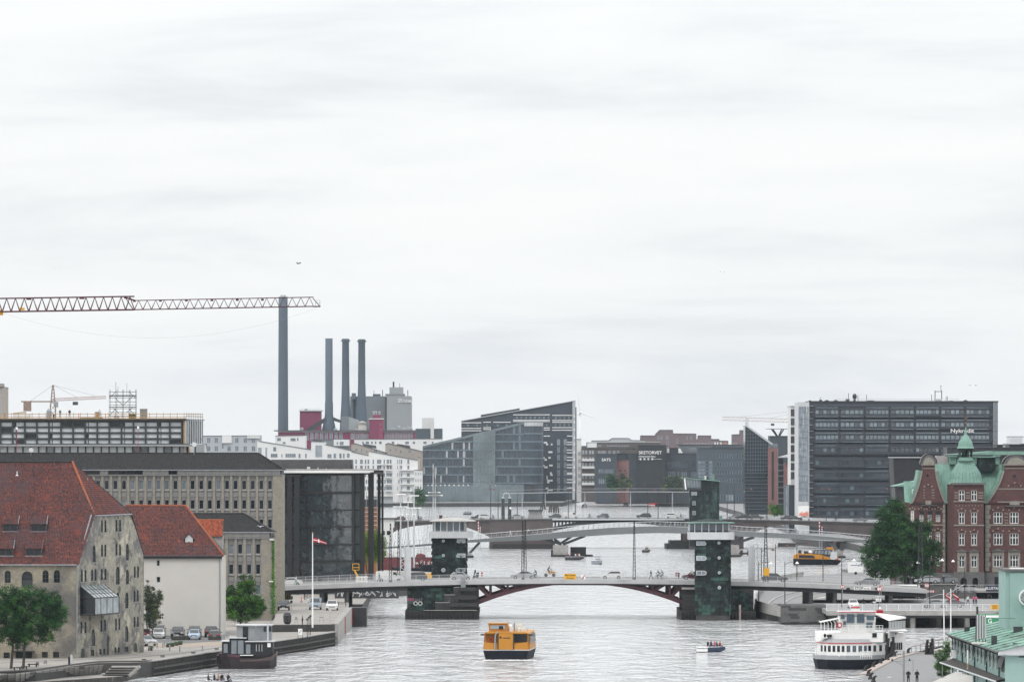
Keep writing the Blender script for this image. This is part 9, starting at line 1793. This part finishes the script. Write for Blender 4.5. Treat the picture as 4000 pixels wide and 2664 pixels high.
for px,D_,z0,t0,sd,lab,wv in((3029,1152,6,2124,1,'brown bell lamp, first right of the yellow-boxed mast',0),(3113,1152,6,2118,1,'brown bell lamp, second right of the yellow-boxed mast',0),(3215,1152,5.9,2111,1,'brown bell lamp in front of the far yellow bus boat',0),(2974,1152,6,2140,1,'brown bell lamp between grey barrier tower and lattice mast',0),(3288,1092,3,2180,1,'pale-headed lamp rising from the lower bridge behind the ship funnel',1),(3066,1100,3,2191,1,'pale-headed lamp standing on the ramp wall',1),(2964,1135,3,2192,1,'pale-headed lamp beside the grey barrier tower',1),(3632,1085,3,2180,1,'tall lamp with a white head before the big tree',1),(3769,1140,3,2184,-1,'tall lamp with a white head before the domed bay',1),(3541,1165,5,2190,1,'lamp with a white head inside the big tree outline',1)):arm_lamp(px,D_,z0,t0,sd,lab,wv)
tcat=thing('tall_lattice_mast','tall dark lattice mast standing in front of the big tree','mast',(*xd(3595,1150),3));g=MB();lattice(g,0,0,0,13.5,.5,.25,.06,18);g.bd('lattice',M_dg,tcat)
# boats
def hull_loft(mb,secs):
 0
 mb.loft([[(x,-kb,z0),(x,kb,z0),(x,(kb+tb)/2+.05,(z0+z1)/2),(x,tb,z1),(x,-tb,z1),(x,-(kb+tb)/2-.05,(z0+z1)/2)] for x,kb,tb,z0,z1 in secs],closed=True)
M_hullb=mat('black_hull',(.008,.010,.016),.7,.3,.8,spec=.2);M_busy=mat('bus_yellow',(.44,.185,.010),.45,.08,.6)
wb=thing('water_bus','yellow and black water bus seen from its stern in the middle of the harbour','ferry',(*gp(1976,2577,0),0),rads(-4));s=F/wb.location.y;Wb=3.35
g=MB();sec=[(-.0,2.7,Wb-.15),(1.5,2.9,Wb),(14,2.9,Wb),(17,1.6,2.2),(18.5,.2,.5)];g.loft([[(-k,y,-.4),(k,y,-.4),(t_,y,1.35),(-t_,y,1.35)] for y,k,t_ in sec],closed=True);g.bd('hull',M_hullb,wb)
g=MB();g.loft([[(-t_-.04,y-.03,1.35),(t_+.04,y-.03,1.35),(t_+.04,y-.03,1.47),(-t_-.04,y-.03,1.47)] for y,k,t_ in sec],closed=True);g.bd('rubbing_strake',M_lg,wb)
g=MB();sec2=[(.05,Wb-.12,Wb-.25),(1.6,Wb-.02,Wb-.2),(14,Wb-.02,Wb-.25),(16.5,2.0,1.8)];g.loft([[(-a,y,1.47),(a,y,1.47),(b_,y,3.75),(-b_,y,3.75)] for y,a,b_ in sec2[1:]],closed=True);g.prism([(-3.1,1.47),(3.1,1.47),(3.12,2.55),(1.2,2.35),(-1.2,2.35),(-3.12,2.55)],.02,.12);g.bd('cabin',M_busy,wb)
g=MB();g.loft([[(-3.15,y,3.75),(3.15,y,3.75),(2.9,y,3.95),(-2.9,y,3.95)] for y in(.1,15)],closed=True);g.bd('roof',M_busy,wb)
for a,b_ in((-2.95,-1.15),(1.05,2.9)):g=MB();g.box(a,b_,1.5,1.58,2.5,3.6);g.bd('aft_recess',M_dg if a>0 else mat('bus_yellow_shaded',(.30,.13,.01),.6,.1),wb)  # recess shade put into the colour: darkened yellow left, dark grey right
g=MB();g.box(-1.0,1.0,-.12,.02,1.5,3.75);g.bd('stern_door',M_busy,wb);text('movia',.42,M_k,wb,(.1,-.14,3.15),ext=.01);g=MB();g.tube((-.75,-.14,3.2),(-.75,-.12,3.2),.17,8);g.bd('logo_disc',M_k,wb)
for x in(-1.12,1.12):g=MB();g.box(x-.07,x+.07,-.1,.06,1.5,3.6);g.bd('door_post',M_dg,wb)
g=MB();g.loft([[(-2.6,y,3.95),(-.05,y,3.95),(-.05,y,5.05),(-2.7,y,5.05)] for y in(3,6)],closed=True);g.bd('wheelhouse',M_busy,wb);g=MB();g.box(-2.4,-.3,2.93,3,4.3,4.85);wh_=g.bd('window',M_glass_l,wb);g=MB();g.box(-1.2,-.6,2.9,2.93,4.3,4.75);g.bd('helmsman_seat',M_k,wh_);g=MB();g.box(-2.75,0,2.8,6.2,5.05,5.15);g.bd('wheelhouse_roof',M_busy,wb)
for x,r,h,m_ in((.35,.28,1.0,M_w),(.9,.07,1.2,M_dg),(1.6,.3,.5,M_cream),(2.1,.25,.4,M_cream)):g=MB();g.lathe([(r,0),(r,h*.8),(r*.5,h)],(x,4,3.95),10);g.bd('roof_fitting',m_,wb)
g=MB();g.box(1.0,2.0,4.5,6,3.95,5.0);g.bd('exhaust_box',M_cream,wb);g=MB();g.tube((2.9,3,3.9),(2.9,3,4.6),.02,4);g.bd('aerial',M_k,wb)
g=MB();g.tube((-1.55,-.15,1.6),(-1.5,-.15,3.5),.09,6);g.tube((-1.5,-.15,3.5),(-1.1,-.1,4.1),.07,6);g.bd('davit',M_g,wb);g=MB();[g.tube((-2.2+.32*cos(a*.785),1.4,2.85+.32*sin(a*.785)),(-2.2+.32*cos(a*.785+.785),1.4,2.85+.32*sin(a*.785+.785)),.08,5) for a in range(8)];g.bd('lifebuoy',M_orange,wb)
for k in range(6):g=MB();y0_=2+2.0*k;g.poly([(Wb+.0,y0_,2.3),(Wb+.0,y0_+1.8,2.3),(Wb-.10,y0_+1.8,3.5),(Wb-.10,y0_,3.5)]);g.bd('side_window',M_gl,wb)
for x in(-3.4,3.4):g=MB();g.box(x-.25,x+.25,1,1.3,3.45,3.65);g.bd('side_lamp',M_k,wb)
g=MB();[g.poly([(x,-1-RN()*3,.03),(x+RU(.3,1.1),-1.2-RN()*3,.05),(x+.5,-.6-RN()*2,.12)]) for x in[RU(-3.4,3.6) for _ in range(120)]];o=g.bd('wake_foam',M_w,loc=wb.location,kind='stuff')
fbus=thing('water_bus','yellow water bus seen side on beyond the bridge, bow to the right','ferry',(*gp(3190,2205,0),0));s=F/fbus.location.y;sx=lambda px:(px-3190)/s;sz=lambda py:(2205-py)/s
g=MB();hull_loft(g,[(sx(3100),2.2,2.6,-.4,sz(2181)),(sx(3230),2.4,2.7,-.4,sz(2184)),(sx(3262),1.2,2.3,-.4,sz(2186)),(sx(3284),.3,1.6,sz(2195),sz(2187))]);g.bd('hull',M_hullb,fbus)
g=MB();g.prism([(sx(3099),sz(2181)),(sx(3243),sz(2184)),(sx(3240),sz(2177)),(sx(3205),sz(2165)),(sx(3118),sz(2160)),(sx(3101),sz(2166))],-2.5,2.5);g.bd('cabin',M_busy,fbus);g=MB();g.prism([(sx(3119),sz(2178)),(sx(3182),sz(2179)),(sx(3177),sz(2168)),(sx(3119),sz(2166))],-2.56,-2.5);g.bd('side_window',M_k,fbus)
g=MB();g.prism([(sx(3173),sz(2164)),(sx(3240),sz(2175)),(sx(3250),sz(2146)),(sx(3180),sz(2147))],-2.0,2.0);g.bd('wheelhouse',M_dg,fbus)
for k in range(5):g=MB();a=3180+13*k;g.prism([(sx(a),sz(2160+k)),(sx(a+10),sz(2161+k)),(sx(a+11),sz(2149)),(sx(a+3),sz(2149))],-2.06,-2.0);g.bd('window',M_glass_l,fbus)
g=MB();g.prism([(sx(3230),sz(2146)),(sx(3257),sz(2147)),(sx(3252),sz(2137)),(sx(3229),sz(2137))],-1.9,1.9);g.bd('roof_flap',M_busy,fbus);g=MB();g.box(sx(3243),sx(3268),-2.4,-2.2,sz(2182),sz(2155));g.bd('boarding_gate',M_lg,fbus);g=MB();g.lathe([(.4,0),(.65,.4),(.3,.9)],(sx(3165),0,sz(2163)),10);g.bd('dome',M_w,fbus);g=MB();g.box(sx(3118),sx(3130),-1,1,sz(2162),sz(2148));g.box(sx(3140),sx(3157),-1,1,sz(2162),sz(2152));g.bd('roof_box',M_dg,fbus);g=MB();g.box(sx(3262),sx(3274),-1,1,sz(2186),sz(2172));g.bd('bow_ramp',M_orange,fbus)
PS=Fr(868,3400,0.0);ps=PS.thing('passenger_ship','old white double-decked passenger ship with a black hull moored at the pier','ship');X,Z=PS.x,PS.z
def plan(off=0,x1=3545):return[(X(3182)+off,5),(X(3190)+off,1.2+off),(X(3230),-1.2+off),(X(3300),-2.2+off),(X(3370),-1.6+off),(X(3405),-.4+off),(X(x1),6.0),(X(x1),14),(X(3200)+off,12)]
def deck(name,p,z0,z1,m):g=MB();g.prism(p,z0,z1,'z');return g.bd(name,m,ps)
g=MB();lo=[(a*.985,b_+.5) for a,b_ in plan(.4)];g.loft([[(a,b_,-.5) for a,b_ in lo],[(a,b_,1.35) for a,b_ in plan()]],closed=True);g.bd('hull',M_hullb,ps)
g=MB();g.prism(plan()[:7]+[(X(3405),4),(X(3200),5)],1.35,1.9,'z');g.bd('bulwark',M_g,ps);deck('main_deck',plan(.1),1.3,1.42,M_dg)
deck('saloon',plan(.55,3530),1.9,3.5,M_w);deck('red_line',plan(.4,3412),3.5,3.62,M_red);g=MB();g.loft([[(a,b_,3.62) for a,b_ in plan(.45,3412)],[(a*.9+X(3310)*.1,b_*.9+.9,4.05) for a,b_ in plan(.6,3412)]],closed=True);g.bd('foredeck_dome',M_g,ps)
pf=plan(.55,3530);seg=[(pf[k],pf[k+1]) for k in range(1,6)]
for(a,b_),n_ in zip(seg,(2,4,3,2,5)):
 for k in range(n_):
  q=(k+.5)/n_;x,y=a[0]+(b_[0]-a[0])*q,a[1]+(b_[1]-a[1])*q;an=atan2(b_[1]-a[1],b_[0]-a[0]);w_=min(.6,hypot(b_[0]-a[0],b_[1]-a[1])/n_*.6)
  g=MB();g.box(-w_/2,w_/2,-.06,0,0,.82);f_=g.bd('window',M_dg,ps);f_.location=(x,y,2.4);f_.rotation_euler=(0,0,an);g=MB();g.box(-w_/2+.05,w_/2-.05,-.08,-.06,.05,.77);g.bd('pane',M_glass_b if RN()<.5 else M_gl,f_)
g=MB();g.prism([(X(3192),3),(X(3240),1.2),(X(3450),1.0),(X(3470),5),(X(3470),12),(X(3200),12)],3.62,4.9,'z');g.bd('upper_house',M_w,ps);g=MB();PS.bx(g,3409,3426,2472,2489,.9,1.05);g.bd('square_window',M_gl,ps)
g=MB();g.prism([(X(3475),2.5),(X(3548),6),(X(3548),12),(X(3475),12)],1.9,4.7,'z');g.bd('aft_house',M_w,ps)
for k in range(6):g=MB();q=(k+.8)/8;x=X(3475)+(X(3548)-X(3475))*q;y=2.5+3.5*q;g.box(x,x+.18,y-.12,y+.1,2.5,3.5);g.bd('window',M_gl,ps)
g=MB();g.loft([[(X(3290),2,4.9),(X(3420),2,4.9),(X(3412),7,4.9),(X(3292),7,4.9)],[(X(3281),1.6,7.05),(X(3424),1.6,7.05),(X(3420),7,7.05),(X(3282),7,7.05)]],closed=True);g.bd('wheelhouse',M_w,ps)
for a,c,t0,b0 in((3285,3302,2399,2418),(3309,3340,2398,2433),(3349,3379,2398,2433),(3387,3417,2403,2422),(3386,3412,2430,2452),(3295,3307,2425,2448)):g=MB();PS.bx(g,a,c,t0,b0,1.45,1.62);f_=g.bd('window',M_g,ps);g=MB();PS.bx(g,a+1,c-1,t0+1,b0-1,1.4,1.45);g.bd('pane',M_glass_b,f_)
g=MB();PS.bx(g,3278,3428,2389.5,2393,1.35,7.3);g.bd('wheelhouse_roof',M_lg,ps);g=MB();PS.bx(g,3277,3429,2389.3,2392.2,1.22,1.35);g.bd('red_edge',M_red,ps)
for a,c,t0,b0 in((3331,3363,2376,2390),(3430,3454,2388,2397)):g=MB();PS.bx(g,a,c,t0,b0,3,4);g.bd('locker',M_w if a<3400 else M_red,ps);g=MB();PS.bx(g,a-1,c+1,t0-4,t0,2.9,4.1);g.bd('locker_lid',M_red,ps)
for px,r0 in((3342,2360),(3350,2358),(3443,2372)):g=MB();g.lathe([(.12,0),(.2,.25),(.1,.5)],(X(px),3.5,Z(r0+14)),8);g.bd('searchlight',M_w,ps)
g=MB();g.tube((X(3422),4,Z(2392)),(X(3422),4,Z(2354)),.06,6);g.tube((X(3416),4,Z(2354)),(X(3428),4,Z(2354)),.1,6);g.bd('radar_mast',M_lg,ps)
g=MB();g.loft([[(X(3424),3,Z(2402)),(X(3475),2,Z(2426)),(X(3475),2,Z(2424)),(X(3424),3,Z(2400))],[(X(3440),11,Z(2406)),(X(3553),8,Z(2421)),(X(3553),8,Z(2414)),(X(3440),11,Z(2400))]],closed=True);g.bd('awning',M_w,ps)
for k in range(6):q0,q1=k/6,(k+.9)/6;lx_=lambda q:X(3475)+(X(3552)-X(3475))*q;ly=lambda q:2+6*q;g=MB();g.poly([(lx_(q0),ly(q0),Z(2462)),(lx_(q1),ly(q1),Z(2462)),(lx_(q1),ly(q1),Z(2428)),(lx_(q0),ly(q0),Z(2428))]);g.bd('windbreak',mat('clear_sheet',(.30,.31,.31),.3,.15),ps)
g=MB();g.poly([(X(3472),1.8,Z(2492)),(X(3516),4.4,Z(2492)),(X(3516),4.4,Z(2466)),(X(3472),1.8,Z(2466))]);g.bd('side_board',M_w,ps);g=MB();[g.tube((X(3480),1.9,Z(2470+6*k)),(X(3500),3.1,Z(2470+6*k)),.04,4) for k in range(4)];g.tube((X(3505),3.6,Z(2474)),(X(3505),3.7,Z(2480)),.14,4);g.bd('board_print',M_g,ps)
g=MB();PS.bx(g,3472,3548,2462,2466,2.2,8);g.bd('aft_rail_panel',M_w,ps)
g=MB()
for k in range(6):x=X(3210+14*k);g.tube((x,2.2,4.9),(x,2.2,6.2),.04,4);g.tube((x,2.2,6.2),(x-.3,2.0,6.55),.04,4)
g.tube((X(3206),2,6.3),(X(3285),2,6.85),.06,4);g.tube((X(3206),5,6.3),(X(3285),5,6.85),.06,4);[g.tube((X(3210+14*k),2,6.35+.09*k),(X(3214+14*k),5,6.4+.09*k),.04,4) for k in range(6)];g.bd('pergola_frame',M_w,ps)
def rails(y,a,c,z0,h=1.0,rows=3,n=8):
 g=MB();[g.tube((X(a),y,z0+h*(k+1)/rows),(X(c),y,z0+h*(k+1)/rows),.025,4) for k in range(rows)];[g.tube((X(a+(c-a)*k/n),y,z0),(X(a+(c-a)*k/n),y,z0+h),.03,4) for k in range(n+1)];g.bd('deck_rail',M_w,ps)
rails(.9,3262,3450,4.9,n=14);rails(-1.9,3358,3402,1.5,n=5);rails(2.4,3478,3545,1.5,n=7);rails(-.6,3184,3204,1.9,n=3)
g=MB();[g.tube((X(3280)+.33*cos(a*.785),.8,Z(2441)+.33*sin(a*.785)),(X(3280)+.33*cos(a*.785+.785),.8,Z(2441)+.33*sin(a*.785+.785)),.09,5) for a in range(8)];g.bd('lifebuoy',M_red,ps)
for x in(3218,3228):g=MB();g.tube((X(x),.4,4.55),(X(x),1.9,4.55),.36,10);g.bd('liferaft',M_w,ps)
g=MB();PS.bx(g,3230,3250,2478,2487,.3,1.4);g.bd('winch',M_k,ps);g=MB();g.tube((X(3275),-2.25,Z(2556)),(X(3275),-2.15,Z(2556)),.14,8);g.bd('hawse_ring',M_w,ps)
HB=Fr(872,965,0.0);hb=HB.thing('houseboat','black houseboat with a grey upper cabin moored at the left quay','houseboat');X,Z=HB.x,HB.z
g=MB();hull_loft(g,[(X(848),.3,1.6,.6,Z(2556)),(X(858),.8,2.2,-.4,Z(2559)),(X(900),2.4,2.9,-.4,Z(2566)),(X(1000),2.6,3.0,-.4,Z(2566)),(X(1060),2.0,2.8,-.2,Z(2556)),(X(1080),.9,2.0,.3,Z(2545))]);g.bd('hull',mat('plum_black_hull',(.022,.015,.018),.6,.3,1.2),hb)
g=MB();hull_loft(g,[(X(856),1.6,1.8,Z(2560),Z(2549)),(X(900),2.4,2.6,Z(2570),Z(2552)),(X(940),2.6,2.7,Z(2574),Z(2556))]);g.bd('bow_deck',mat('plum_paint',(.10,.045,.055),.6,.15),hb)
g=MB();hull_loft(g,[(X(940),2.95,3.05,Z(2580),Z(2572)),(X(1010),3.0,3.1,Z(2580),Z(2571)),(X(1062),2.6,2.9,Z(2576),Z(2560)),(X(1082),1.2,2.1,Z(2566),Z(2542))]);g.bd('gunwale',mat('brown_gunwale',(.09,.065,.06),.7,.2),hb)
g=MB();HB.bx(g,870,1068,2502,2564,-2.4,2.4);HB.bx(g,899,964,2490,2505,-2.45,2.0);g.bd('lower_cabin',mat('tarred_boards',(.012,.013,.016),.7,.3,3),hb)
for a,c,t0,b0 in((876,893,2510,2548),(906,928,2497,2552),(931,955,2497,2552),(963,982,2512,2552)):g=MB();HB.bx(g,a,c,t0,b0,-2.5,-2.42);f_=g.bd('door',M_dg,hb);g=MB();HB.bx(g,a+1,c-1,t0+1,b0-2,-2.53,-2.5);g.bd('pane',M_lit,f_)
for k in range(3):g=MB();HB.bx(g,1003+11*k,1005+11*k,2513,2541,-2.46,-2.4);g.bd('slit_window',M_lg,hb)
g=MB();HB.bx(g,1047,1060,2508,2524,-2.46,-2.4);g.bd('window',M_w,hb)
g=MB();HB.bx(g,866,900,2500,2503,-2.7,2.6);HB.bx(g,898,966,2487,2490,-2.7,2.4);HB.bx(g,960,1073,2500,2504,-2.7,2.6);g.bd('cabin_roof',M_lg,hb)
g=MB();g.prism([(X(926),-1.2),(X(998),-2.3),(X(1060),0),(X(1060),2.3),(X(926),2.3)],Z(2500),Z(2442),'z');g.bd('upper_cabin',mat('zinc_panels',(.22,.235,.25),.5,.15,1,bump=.2),hb)
for k in range(6):g=MB();z0,z1=Z(2496-9*k),Z(2488-9*k);g.poly([(X(926),-1.23,z0),(X(949),-1.58,z0),(X(949),-1.58,z1),(X(926),-1.23,z1)]);g.poly([(X(974),-1.97,z0),(X(997),-2.32,z0),(X(997),-2.32,z1),(X(974),-1.97,z1)]);g.bd('zinc_panel',M_g,hb)
g=MB();g.poly([(X(951),-1.65,Z(2498)),(X(971),-1.95,Z(2498)),(X(971),-1.95,Z(2446)),(X(951),-1.65,Z(2446))]);g.bd('door',M_gl,hb);g=MB();g.prism([(X(922),-1.5),(X(998),-2.7),(X(1065),-.2),(X(1065),2.6),(X(922),2.6)],Z(2442),Z(2438),'z');g.bd('upper_roof',M_lg,hb)
for a in(1033,1052):g=MB();q=(a-998)/62;y=-2.3+2.3*q;g.box(X(a),X(a+9),y-.15,y+.2,Z(2465),Z(2447));g.bd('window',M_gl,hb)
g=MB();g.tube((X(1049),-2.4,Z(2500)),(X(1049),-2.4,Z(2430)),.1,8);g.bd('stove_pipe',M_lg,hb);g=MB();HB.bx(g,941,992,2554,2557,-2.9,-2.3);g.bd('side_rail',M_w,hb)
def small_boat(label,px,py,half,m,people,cat='boat',h=.75,extra=None,rz=0,rim=M_lg):
 t=thing('motor_boat',label,cat,(*gp(px,py,0),0),rz);s=F/t.location.y;L_=half/s
 g=MB();hull_loft(g,[(-L_,.6,.8,-.15,h),(-L_*.3,.7,.95,-.2,h*.95),(L_*.5,.5,.85,-.15,h),(L_,.05,.12,h*.5,h*1.15)]);g.bd('hull',m,t);g=MB();g.loft([[(x,-w,z),(x,w,z),(x,w,z+.07),(x,-w,z+.07)] for x,w,z in((-L_,.84,h),(-L_*.3,.99,h*.95),(L_*.5,.89,h),(L_,.16,h*1.15))],closed=True);g.bd('gunwale',rim,t)
 c,s_=cos(rz),sin(rz)
 for k,(dx_,top,lab) in enumerate(people):
  x=dx_*L_;person(lab,'sit',(t.location.x+x*c,t.location.y+x*s_+(.25 if k%2 else-.2),h-.72),RU(-1,1),top,'navy',group='boat passengers')
 if extra:extra(t,L_,s)
 return t
def side_box(t,L_,s):g=MB();g.box(-L_,-L_*.22,-1.0,-.9,.12,h_+.05);g.bd('white_side',M_w,t);text('friendships.dk',.28,M_k,t,(-L_*.6,-1.02,.6),ext=.005)
h_=.8
small_boat('small navy open boat with a white lettered side and five passengers',2776,2546,57,M_navy,[(-.2,'black','passenger in a hat, first in the small navy boat'),(.02,'black','second passenger in the small navy boat'),(.26,'pink','passenger in pink in the small navy boat'),(.42,'green','passenger in green in the small navy boat'),(.62,'red','passenger in red pointing from the small navy boat')],extra=side_box)
small_boat('dark open boat crowded with people by the footbridge pier',2244,2187,37,M_dg,[(-.7+.2*k,('red','white','black','navy','white','red','white')[k],('red-clad leftmost','second','third','middle','fifth','sixth','rightmost')[k]+' passenger in the crowded dark boat') for k in range(7)],h=.9)
def canopy(t,L_,s):
 g=MB();g.box(-L_*.5,L_*.1,-.9,.9,1.9,2.0);g.bd('bimini',M_navy,t);g=MB();[g.tube((x,y,.8),(x*.8,y,1.9),.03,4) for x in(-L_*.5,L_*.15) for y in(-.9,.9)];g.bd('frame',M_lg,t);g=MB();g.poly([(L_*.25,-.8,.9),(L_*.25,.8,.9),(0,.6,1.5),(0,-.6,1.5)]);g.bd('windscreen',M_glass_l,t)
small_boat('white sport boat with a raised blue canopy frame coming towards the bridge',2335,2203,46,mat('navy_white_hull',(.25,.27,.3),.4,.2),[],extra=canopy,rz=-1.25,rim=M_w,h=1.0)
small_boat('small dark boat with four passengers beyond the lattice mast',2524,2157,16,M_dg,[(-.5,'white','first passenger in the far small boat'),(-.1,'black','second passenger in the far small boat'),(.2,'navy','third passenger in the far small boat'),(.5,'yellow','passenger in yellow in the far small boat')])
small_boat('grey inflatable full of people beyond the far road bridge',1826,2010,17,M_dg,[(-.8+.35*k,'black',('first','second','third','fourth','last')[k]+' passenger in the grey inflatable') for k in range(5)])
small_boat('open boat cut off by the bottom edge with passengers on board',850,2686,46,M_dg,[(-.8,'black','leftmost passenger at the bottom edge'),(-.3,'black','second passenger at the bottom edge'),(.05,'tan','third passenger at the bottom edge'),(.35,'black','tallest passenger at the bottom edge'),(.9,'black','rightmost passenger at the bottom edge')],h=.85)
def lbarge(label,cat,px,D_,hl,z1,m,name='barge'):
 t=thing(name,label,cat,(*xd(px,D_),0));s=F/D_;g=MB();hull_loft(g,[(-hl/s,1.5,2.4,1.0,z1+.5),(-hl/s*.8,2.2,2.8,-.3,z1),(hl/s*.85,2.2,2.8,-.3,z1),(hl/s,1.4,2.2,.8,z1+.5)]);g.bd('hull',m,t);return t,s
t,s=lbarge('long dark red barge with white scrawls behind the left copper tower','barge',1540,1579,160,3.3,mat('oxide_red',(.13,.025,.03),.7,.25,.4));
for k in range(8):g=MB();x=(1612-1540)/s+k*.9;[g.tube((x+RN()*.7,-2.86,1.6+RN()*1.1),(x+RN()*.7,-2.86,1.6+RN()*1.1),.06,4) for _ in range(4)];g.bd('scrawl',M_cl['white'],t,kind='stuff')
g=MB();g.box(-9.5,9,-2.5,2.5,3.3,3.45);g.bd('deck',M_dg,t);g=MB();g.lathe([(1.3,0),(1.1,.7),(.2,1.0)],(6.5,0,3.4),10);g.bd('hatch_dome',mat('oxide_red',(0,0,0)),t)
for px,D_,msts,lab in((1590,1520,((1565,1895,8),(1594,1925,7),(1617,1900,9)),'three masted sailing ship with bare white poles behind the bridge'),(1696,1560,((1692,1812,7),(1700,1848,7)),'tall two masted sailing ship behind the left copper tower')):
 t,s=lbarge(lab,'sailing ship',px,D_,60,1.9,M_hullb,'sailing_ship')
 for mx_,r0,w_ in msts:
  x=(mx_-px)/s;zt0=H-(r0-YH)*D_/F;g=MB();g.tube((x,0,1.5),(x,0,zt0),w_/s/2*.9,8,w_/s/2*.5);g.bd('mast',M_lg,t)
  for rr0,hw_ in((r0+36 if px<1650 else 1923,20),(r0+84 if px<1650 else 1935,30)):z=H-(rr0-YH)*D_/F;g=MB();g.tube((x-hw_/s,-.3,z),(x+hw_/s,-.3,z),.12,5);g.bd('yard',M_w,t)
  g=MB();[g.tube((x,0,zt0-.6),(x+dx_,y_,2),.025,3) for dx_ in(-3.2,-2,2,3.2) for y_ in(-1.8,)];g.bd('rigging',M_dg,t)
t,s=lbarge('white workboat with a grey cabin at the left end of the far road bridge','boat',1505,1850,60,2.2,M_w,'workboat');g=MB();g.box(-3.5,2.2,-2,2,2.2,7.5);g.box(-2.5,2.6,-1.6,1.6,7.5,10);g.bd('superstructure',M_wht2,t)
for x in(-2.5,-1,.5):g=MB();g.box(x,x+.9,-2.06,-2,5.4,6.6);g.bd('window',M_gl,t)
g=MB();g.box(-4.5,4,-2.2,2.2,10,10.3);g.bd('roof',M_dg,t)
for px,py,D_,rz,lab in((1245,1724,900,.2,'dark gull gliding over the white housing'),(1017,2056,880,-.5,'white gull flying before the small dark tiled roof'),(1166,1030,700,0,'tiny bird high in the sky above the chimneys'),(2820,1066,700,0,'tiny bird high in the sky on the right'),(3800,1508,800,0,'pale gull over the right end of the huge slab')):
 p=P(px,py,D_);t=thing('gull',lab,'bird',p,rz);g=MB();g.lathe([(.01,-.2),(.07,-.05),(.06,.1),(.02,.22)],n=6);b_=g.bd('body',M_dg if px<1300 and py<2000 else M_w,t);b_.rotation_euler=(0,1.4,0);g=MB();sc_=.25 if 'tiny' in lab else .5;[g.poly([(0,.05*0,.02),(sg*.35*sc_*2,0,.16),(sg*.62*sc_*2,.1,.06),(sg*.3,.12,.06)]) for sg in(-1,1)];g.bd('wings',M_dg if px<1300 and py<2000 else M_lg,t)
